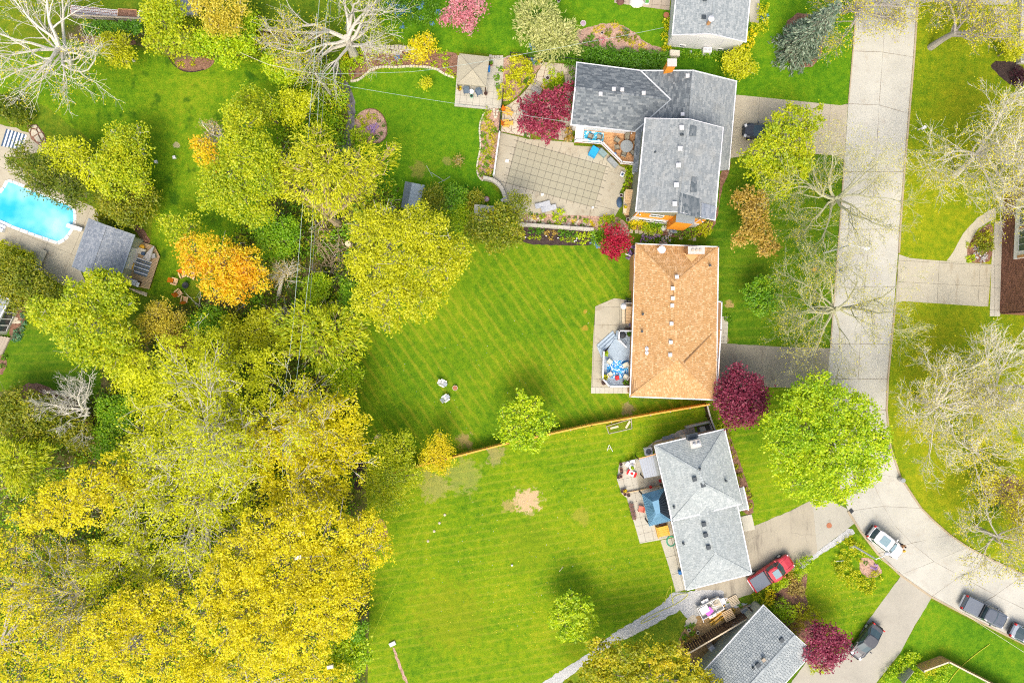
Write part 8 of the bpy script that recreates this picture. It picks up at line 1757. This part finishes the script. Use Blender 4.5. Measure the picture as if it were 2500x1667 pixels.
# ---------------------------------------------------------------- trailer and timber
r = thing('utility_trailer', 'white open utility trailer loaded with scrap on the gravel', 'trailer', W(1730, 1478), R(27)); 
m = MB(); m.box((0, 0, .5), (2.9, 1.5, .06)); m.build('floor', 'slab_pale', r, local=True)
for sy in (-1, 1): m = MB(); m.box((0, sy*.76, .72), (2.9, .06, .42)); m.build('side_board', 'white_paint', r, local=True); m = MB(); m.box((-.2, sy*1.0, .62), (.9, .36, .06)); m.build('mudguard', 'white_paint', r, local=True); wheel(r, -.2, sy*.98, .33, .22)
for sx in (-1, 1): m = MB(); m.box((sx*1.45, 0, .72), (.06, 1.5, .42)); m.build('end_board', 'white_paint', r, local=True)
m = MB(); m.tube([(1.45, .5, .5), (2.4, 0, .5)], .05, 5); m.tube([(1.45, -.5, .5), (2.4, 0, .5)], .05, 5); m.build('drawbar', 'white_paint', r, local=True)
m = MB(); m.box((1.75, 0, .62), (.55, .7, .06)); m.build('nose_plate', 'white_paint', r, local=True); m = MB(); m.tube([(-1.45, -.75, .9), (-1.5, -1.1, .9)], .05, 5); m.build('tail_bar', 'white_paint', r, local=True)
fT = L(*W(1730, 1478), R(27))
def cargo(name, lb, cat, c, d, mt, rz=0): m = MB(); fT.box(m, c, d, rz); return tag(m.build(name, mt), lb, cat)
cargo('white_panel', 'white sheet lying in the back of the utility trailer', 'panel', (-.75, .25, .95), (1.1, .85, .05), 'white_plastic', .06); cargo('insulation_sheet', 'pink-magenta foam sheet in the utility trailer', 'foam', (-.35, -.2, .9), (.95, .75, .05), 'magenta', .3)
for k in range(9): cargo('scrap_lath', nth('thin scrap lath crossed in the utility trailer', k, 'bottom'), 'lath', (.75+random.uniform(-.3, .3), .1+random.uniform(-.2, .2), .62+.03*k), (random.uniform(.7, 1.2), .05, .025), 'white_paint' if k % 2 else 'wood_pale', random.uniform(-1.5, 1.5))['group'] = 'scrap laths in the trailer'
fW = L(*W(1753, 1499), R(33))
for k in range(13):
    m = MB(); fW.box(m, (random.uniform(-.25, .35), -.75+.125*k, .07+.09*(k % 3)), (random.uniform(1.9, 2.6), .13, .07), random.uniform(-.08, .1)); tag(m.build('timber_plank', 'wood_golden' if k % 4 else 'wood_pale'), nth('timber plank in the loose pile beside the trailer', k, 'lower right'), 'plank', 'planks piled beside the trailer')
def pallet(px, py, rz, label, w=1.15, mt='wood_pale', z=.04):
    x, y, _ = W(px, py, z); f = L(x, y, z, rz); r = thing('pallet', label, 'pallet', (x, y, z))
    for k in range(7): m = MB(); f.box(m, (0, -w*.44+k*w*.147, .13), (w, .11, .025)); m.build('board', mt, r)
    for k in range(3): m = MB(); f.box(m, (-w*.42+k*w*.42, 0, .06), (.09, w, .1)); m.build('bearer', mt, r)
pallet(1791, 1465, R(28), 'pale wooden pallet lying alone near the driveway end'); pallet(1778, 1500, R(28), 'wooden pallet leaning on the brown fence', 1.3, 'wood_light', .5)
planter('grey planter box at the end of the brown fence', [(1806, 1488), (1830, 1474), (1836, 1482), (1812, 1496)], .45, 'wood_grey', 'grey_box')
bxp('crate', 'orange plastic crate by the corner of the light grey roof', 'crate', 1832, 1488, (.5, .35, .3), R(30), 'cushion_orange', .04); bxp('plank', 'orange board lying along the wall by the light grey roof corner', 'plank', 1843, 1492, (1.2, .15, .1), R(10), 'wood_orange', .04)
sheet('sand_heap', [(1672, 1520), (1685, 1500), (1700, 1502), (1702, 1515), (1688, 1528), (1672, 1530)], 'flagstone', .045, .3, .1)
paved('side_yard', [(1700, 1632), (1860, 1480), (1868, 1488), (1732, 1626)], 'joint_dark', 'grey_rock', 1.5, 1.2, R(42), .02, .04, 'paving_slab')
r = thing('round_table', 'round white table top with black pentagon football pattern leaning at the house wall', 'table', W(1795, 1528)); x, y, _ = W(1795, 1528, .6); m = MB(); m.lathe([(.02, .62), (.5, .62), (.52, .65), (.5, .68), (.02, .685)], (x, y, 0), 24, sx=.85, sy=1.15); m.build('top', 'white_plastic', r)
m = MB(); 
for k in range(5):
    a = k*1.2566+.5; rr_2 = .36; m.lathe([(.13, .686), (.13, .694), (.01, .696)], (x+.85*rr_2*math.cos(a), y+1.15*rr_2*math.sin(a), 0), 5)
m.lathe([(.15, .686), (.15, .695), (.01, .697)], (x, y, 0), 5); m.build('pentagons', 'black_metal', r); m = MB(); m.lathe([(.25, .03), (.05, .08), (.05, .62)], (x, y, 0), 8); m.build('stand', 'grey_metal', r)
bxp('covered_grill', 'black covered grill beside the football patterned table', 'grill', 1787, 1538, (.7, .65, .8), R(30), 'black_metal', .04); bxp('storage_box', 'dark blue lidded box between the fence and the light grey roof', 'box', 1816, 1507, (.95, .38, .4), R(45), 'teal_metal', .04)
bxp('storage_box', 'white cabinet against the wall of the light grey roofed house', 'box', 1776, 1561, (.8, .65, .8), R(40), 'white_plastic', .04); r = thing('water_tank', 'teal rectangular tub at the end of the side yard', 'tub', W(1731, 1597)); f = L(*W(1731, 1597), R(42)); m = MB(); f.box(m, (0, 0, .3), (1.05, .6, .5)); m.build('tub', 'teal_metal', r); m = MB(); f.box(m, (0, 0, .56), (.85, .42, .03)); m.build('lid', 'navy', r)
ac_unit(1739, 1583, R(42), 'grey air conditioner with round top in the side yard', 'grey_rock', .75, 'light_white'); pot(1719, 1614, 6, 'white_plastic', 'round white tub at the left end of the side yard', None, name='tub', cat='tub', fill='slab_pale')
for a, b_, lb in ((1682, 1538, 'yellow rimmed pot in the brown bed left of the fence'), (1704, 1544, 'small white pot in the brown bed left of the fence')): pot(a, b_, 4, 'cream', lb, None, .04)
tufts([(1680, 1530, 8), (1690, 1528, 8), (1672, 1556, 11), (1690, 1545, 9), (1808, 1478, 7), (1855, 1470, 9)], 'leaf_green', 'green clump in the brown bed left of the dark fence', 'green clumps by the dark fence', h=.5); tufts([(1695, 1550, 12), (1665, 1570, 12), (1680, 1560, 9), (1760, 1510, 8), (1740, 1520, 8), (1790, 1490, 8), (1770, 1490, 6)], 'leaf_bronze', 'dry brown clump beside the dark fence', 'dry clumps by the dark fence', h=.5)
# shrubs between driveway and the bottom house
for pts, lf_, lb, hh in (([(1960, 1380, 18), (1945, 1398, 16), (1972, 1368, 12)], 'leaf_brightgreen', 'green shrub at the gravel edge right of the red pickup', 1.2), ([(1905, 1410, 14), (1898, 1428, 14), (1918, 1420, 12)], 'leaf_brightgreen', 'green shrub just below the red pickup', 1.0), ([(1925, 1402, 13), (1938, 1412, 10)], 'leaf_bronze', 'brownish shrub between the pickup and the front lawn', 1.0),
        ([(1945, 1430, 16), (1952, 1445, 14), (1935, 1440, 12)], 'leaf_budtan', 'pale straw coloured shrub by the front lawn', 1.0), ([(1905, 1480, 20), (1925, 1495, 20), (1900, 1500, 16), (1915, 1515, 14)], 'leaf_brightgreen', 'large green bush at the corner of the light grey roof', 1.4), ([(1962, 1490, 20), (1982, 1498, 18), (1996, 1510, 12)], 'leaf_chartreuse', 'lime bush above the wine red maple at the bottom', 1.2),
        ([(1876, 1465, 14), (1882, 1450, 12)], 'leaf_gold', 'straw yellow grass clump beside the burgundy bush', .9), ([(1950, 1520, 14), (1942, 1535, 12), (1955, 1508, 10)], 'leaf_ochre', 'ochre ornamental grass beside the light grey roof', 1.0), ([(1892, 1459, 12)], 'leaf_burgundy', 'round burgundy bush near the light grey roof corner', .9), ([(1990, 1625, 14), (2010, 1632, 12)], 'leaf_lime', 'lime shrub under the wine red maple at the bottom', .8), ([(1868, 1428, 10), (1846, 1455, 10), (1855, 1468, 9)], 'leaf_lime', 'small lime shrub at the end of the pickup driveway', .7)):
    shrub(lb, pts, hh, lf_, .16)
shrub('round yellow shrub inside the bend of the orange fence', [(2266, 1636, 17)], 1.3, 'leaf_chartreuse', .15); shrub('bright green hedge right of the round yellow shrub', [(2296, 1625, 16), (2300, 1645, 16), (2290, 1660, 14), (2310, 1630, 10)], .9, 'leaf_brightgreen', .16); shrub('green hedge left of the round yellow shrub', [(2240, 1640, 15), (2230, 1655, 14), (2248, 1655, 12)], .9, 'leaf_brightgreen', .16)
shrub('low bright green hedge along the pale driveway', [(2225, 1605, 13), (2210, 1612, 14), (2195, 1625, 14), (2180, 1640, 14), (2165, 1655, 13), (2236, 1600, 10)], .8, 'leaf_brightgreen', .16, name='hedge', cat='hedge')
# planting islands right of the pickup
shrub('loose lime ground cover patch with lamp post on the corner lawn', [(2070, 1340, 26), (2095, 1350, 20), (2055, 1375, 22), (2065, 1400, 24), (2090, 1420, 24), (2115, 1425, 22), (2140, 1410, 16), (2075, 1320, 14), (2125, 1440, 12)], .3, 'leaf_chartreuse', .17, dens=.5, flat=.25, name='ground_cover', cat='ground cover')
tufts([(2136, 1385, 9)], 'leaf_violet', 'violet flowering clump on the corner lawn', None, h=.3); tufts([(2114, 1374, 6)], 'leaf_midgreen', 'tiny dark plant in the pink mulch of the corner lawn', None, h=.3)
# brick house bed
shrub('dark and yellow mixed shrub in the bed by the brick house', [(2400, 585, 18), (2410, 600, 16), (2395, 605, 14)], 1.2, 'leaf_olive', .16); shrub('yellow shrub in the bed by the brick house', [(2408, 578, 13)], 1.0, 'leaf_chartreuse', .16); tufts([(2388, 622, 10), (2398, 632, 9), (2384, 608, 7), (2406, 626, 7)], 'leaf_white', 'white blossom in the bed by the brick house', 'white blossoms by the brick house', h=.5); tufts([(2370, 630, 12)], 'leaf_brightgreen', 'bright green clump at the corner of the drive by the brick house', None, h=.5); tufts([(2368, 598, 9), (2418, 600, 9)], 'leaf_lime', 'lime clump in the bed by the brick house', 'lime clumps by the brick house', h=.5)
shrub('dark green shrub in the corner grass at the right edge', [(2418, 1235, 18), (2430, 1228, 12)], 1.1, 'leaf_midgreen', .16)

# ---------------------------------------------------------------- street furniture, poles, wires
def lamp_post(label, base, h, arm_px, headmat='white_plastic', arm_z=.3):
    x, y, _ = W(*base); r = thing('street_lamp', label, 'street lamp', (x, y, 0)); m = MB(); m.tube([(x, y, 0), (x, y, h*.5), (x, y, h)], [.13, .1, .075], 8); m.build('pole', 'light_white', r)
    e = Vector(W(*arm_px, h+arm_z)); m = MB(); m.tube([(x, y, h-.1), tuple(Vector((x, y, h)).lerp(e, .5)+Vector((0, 0, .12))), tuple(e)], .045, 6); m.build('arm', 'light_white', r)
    d = (e-Vector((x, y, h))); m = MB(); m.lathe([(.05, .1), (.24, .08), (.26, 0), (.18, -.08), (.03, -.1)], tuple(e), 12, sx=1.4, sy=.8); m.build('lamp_head', headmat, r)
lamp_post('white street lamp arching over the road by the small driveway', (2012, 617), 6.6, (2116, 607)); lamp_post('street lamp on the corner lawn with its arm over the white suv', (2080, 1329), 5.6, (2166, 1351), 'grey_metal')
def upole(label, base, h, arm=None, can=False):
    x, y, _ = W(*base); r = thing('utility_pole', label, 'utility pole', (x, y, 0)); m = MB(); m.tube([(x, y, -.1), (x, y, h)], [.17, .12], 9); m.build('pole', 'bark_pale', r)
    if arm: m = MB(); m.box((x, y, h-.5), (arm[0], .1, .12), arm[1]); m.build('crossarm', 'wood_grey', r)
    if can: m = MB(); m.lathe([(.26, 0), (.3, .05), (.3, .85), (.2, .95), (.02, 1.0)], (x-.28, y-.1, h-1.3), 12); m.build('transformer', 'light_white', r)
    return Vector((x, y, h))
pA = upole('leaning-looking pale utility pole beside the stream', (812, 237), 7.2); pB = upole('utility pole with a pale transformer among the yellow maples', (770, 966), 8.3, (3.1, R(12)), True)
pC = upole('blue-grey utility pole with transformer above the huge yellow maple', (782, 1210), 8.6, (1.6, R(60)), True); b_ = Vector(W(800, -160, 8)); 
def wire(name, label, pts, rad=.03, mat_='light_white', sag=.35, group=None, seg=10):
    m = MB(); L_ = []
    for a, b_ in zip(pts, pts[1:]):
        a, b_ = Vector(a), Vector(b_)
        for i in range(seg): t_ = i/seg; p = a.lerp(b_, t_); p.z -= sag*4*t_*(1-t_); L_.append(p)
    L_.append(Vector(pts[-1])); m.tube(L_, rad, 4); return tag(m.build(name, mat_), label, 'wire', group)
plain('wire_teal', (.42, .52, .47), .6, .05, bump=0); plain('wire_dark', (.16, .2, .2), .6, .05, bump=0)
wire('overhead_wire', 'left pale overhead wire crossing the wood from top to bottom', [W(783, -40, 7.6), W(764, 185, 7.2), W(714, 811, 8.0), pB+Vector((-1.4, -.3, -.4)), W(690, 1240, 8)], .026, 'wire_teal', .05)
wire('overhead_wire', 'middle overhead wire running to the transformer pole', [W(806, -40, 7.6), W(780, 195, 7.4), W(757, 648, 7.8), pB, pC], .023, 'wire_teal', .05)
wire('overhead_wire', 'thin dark overhead wire right of the middle wire', [W(812, -40, 6.8), W(792, 200, 6.8), W(772, 520, 6.8), W(740, 960, 7.4)], .022, 'wire_dark', .05)
wire('service_cable', 'pale service cable from the stream pole across the backyard to the tan gazebo side', [pA, W(1000, 176, 5.8), W(1110, 162, 5.6), W(1300, 128, 5.4), W(1430, 104, 5.2), W(1620, 68, 4.2)], .018, 'wire_teal', .12)
wire('service_cable', 'pale service cable from the stream pole to the dark grey roof', [pA, W(860, 213, 6.5), W(1103, 252, 5.5), W(1396, 300, 3.4)], .018, 'wire_teal', .1)
wire('service_cable', 'short pale cable in the trees left of the vivid green tree', [W(585, 128, 5), W(655, 158, 5.6), pA], .025, 'cream', .1)
wire('service_cable', 'pale dashed looking cable over the bottom right lawn', [W(2144, 1361, 5.2), W(2350, 1495, 5.0), W(2560, 1630, 5.2)], .02, 'cream', .05); wire('service_cable', 'thin pale cable over the lower lawn to the huge yellow maple', [W(1045, 1240, 3), W(1000, 1350, 3.6), W(905, 1560, 5)], .008, 'yellow_cord', .1)
def hose(label, pts, mat_='yellow_cord', rad=.03, name='garden_hose', z=.05):
    p = smooth_poly([W2(*q) for q in pts], 3, closed=False); m = MB(); m.tube([(x, y, z) for x, y in p], rad, 5); tag(m.build(name, mat_), label, 'hose')
hose('yellow rope looping along the gravel path', [(1622, 1470), (1630, 1440), (1640, 1424), (1638, 1450), (1645, 1480), (1640, 1452), (1690, 1445), (1650, 1475), (1600, 1495), (1570, 1512), (1563, 1520), (1568, 1521), (1610, 1500)], 'yellow_cord', .03, z=.06)
hose('yellow-green rope lying over the bottom right lawn and fence', [(2415, 1571), (2385, 1592), (2345, 1625), (2320, 1655), (2300, 1690)], 'yellow_cord', .035, z=.08)
simple('mailbox', 'white mailbox on the grass verge by the upper road', 'mailbox', lambda m: (m.box((*W2(2252, 312, 1), .5), (.1, .1, 1.0)), m.prism(PX([(2249, 313), (2256, 307), (2261, 309), (2260, 314), (2252, 317)], 1.1), 1.0, 1.25)), 'white_plastic', (2252, 312))
r = thing('rain_barrel', 'grey barrel standing at the kerb on the inside of the bend', 'barrel', W(2202, 1172)); x, y, _ = W(2204, 1172, .8); m = MB(); m.lathe([(.24, 0), (.3, .3), (.3, .6), (.25, .9), (.02, .92)], (x, y, 0), 12); m.build('barrel', 'grey_rock', r); m = MB(); m.lathe([(.25, .921), (.27, .95), (.02, .97)], (x, y, 0), 12); m.build('lid', 'grey_box', r)
simple('manhole_cover', 'round rusty manhole cover in the driveway', 'manhole', lambda m: m.lathe([(.33, .02), (.33, .045), (.28, .048), (.02, .046)], W(2024, 1282), 18), 'rust', (2024, 1282)); bxp('drain_grate', 'dark drain grate at the kerb below the vivid green maple', 'drain', 2078, 1247, (.5, .5, .05), R(-50), 'black_metal', .03)
simple('garden_light', 'white globe light at the foot of the lamp post on the corner lawn', 'garden light', lambda m: m.lathe([(.05, 0), (.2, .1), (.25, .3), (.15, .5), (.02, .55)], W(2076, 1334), 10), 'white_plastic', (2076, 1334)); bxp('plank', 'white stick on the corner lawn', 'plank', 2048, 1369, (1.3, .07, .06), R(5), 'white_plastic')
# manhole sized bits among the trees
for a, b_, lb, mt in ((735, 1303, 'white box seen through the huge yellow maple', 'white_plastic'), (728, 1360, 'round white object in the crown of the huge yellow maple', 'white_plastic'), (806, 1627, 'pale ball under the lower yellow maples', 'cream')): bxp('lamp_box', lb, 'box', a, b_, (.7, .4, .3), .2, mt, 12 if b_ < 1500 else 8)
r = thing('patio_roof', 'dark blue corner of a shingled roof behind the shrubs at the top', 'roof', W(460, 20)); m = MB(); m.plate([W(440, -60, 3.0), W(500, -60, 3.4), W(480, 36, 3.0), W(440, 36, 2.8)], .15); m.build('roof', 'sh_pool', r); m = MB(); m.prism(PX([(446, -50), (474, -50), (472, 30), (446, 30)]), 0, 2.7); m.build('wall', 'siding_sage', r)
strip('low_wall', [(448, 38), (500, 43)], .15, 0, .4, 'wall_stone')

# dandelions and daisies: tiny flowers in the grass
def specks(name, polys, n, size, mat_, label):
    P = np.concatenate([np.column_stack([scatter_pts(PX(p), k), np.full(k, .045)]) for p, k in zip(polys, n)])
    o = bpy.data.objects.new(name, npmesh(name, leaf_quads(P, size, 3.0), 4, mat_)); COL.objects.link(o); tag(o, label, None, None, 'stuff')
specks('dandelions', [[(1200, 1450), (1380, 1400), (1350, 1600), (1220, 1640)], [(2010, 1400), (2110, 1440), (2080, 1540), (1990, 1470)], [(1340, 1060), (1440, 1040), (1430, 1075), (1350, 1085)], [(1000, 1250), (1500, 1150), (1560, 1400), (1100, 1600)], [(2210, 20), (2290, 20), (2280, 300), (2215, 300)]], [120, 110, 50, 220, 60], .10, 'leaf_gold', 'yellow dandelions in the grass')
specks('daisies', [[(900, 900), (1450, 650), (1440, 950), (1000, 1100)], [(1000, 1250), (1500, 1150), (1560, 1400), (1100, 1600)]], [40, 60], .08, 'leaf_white', 'white daisies in the grass')
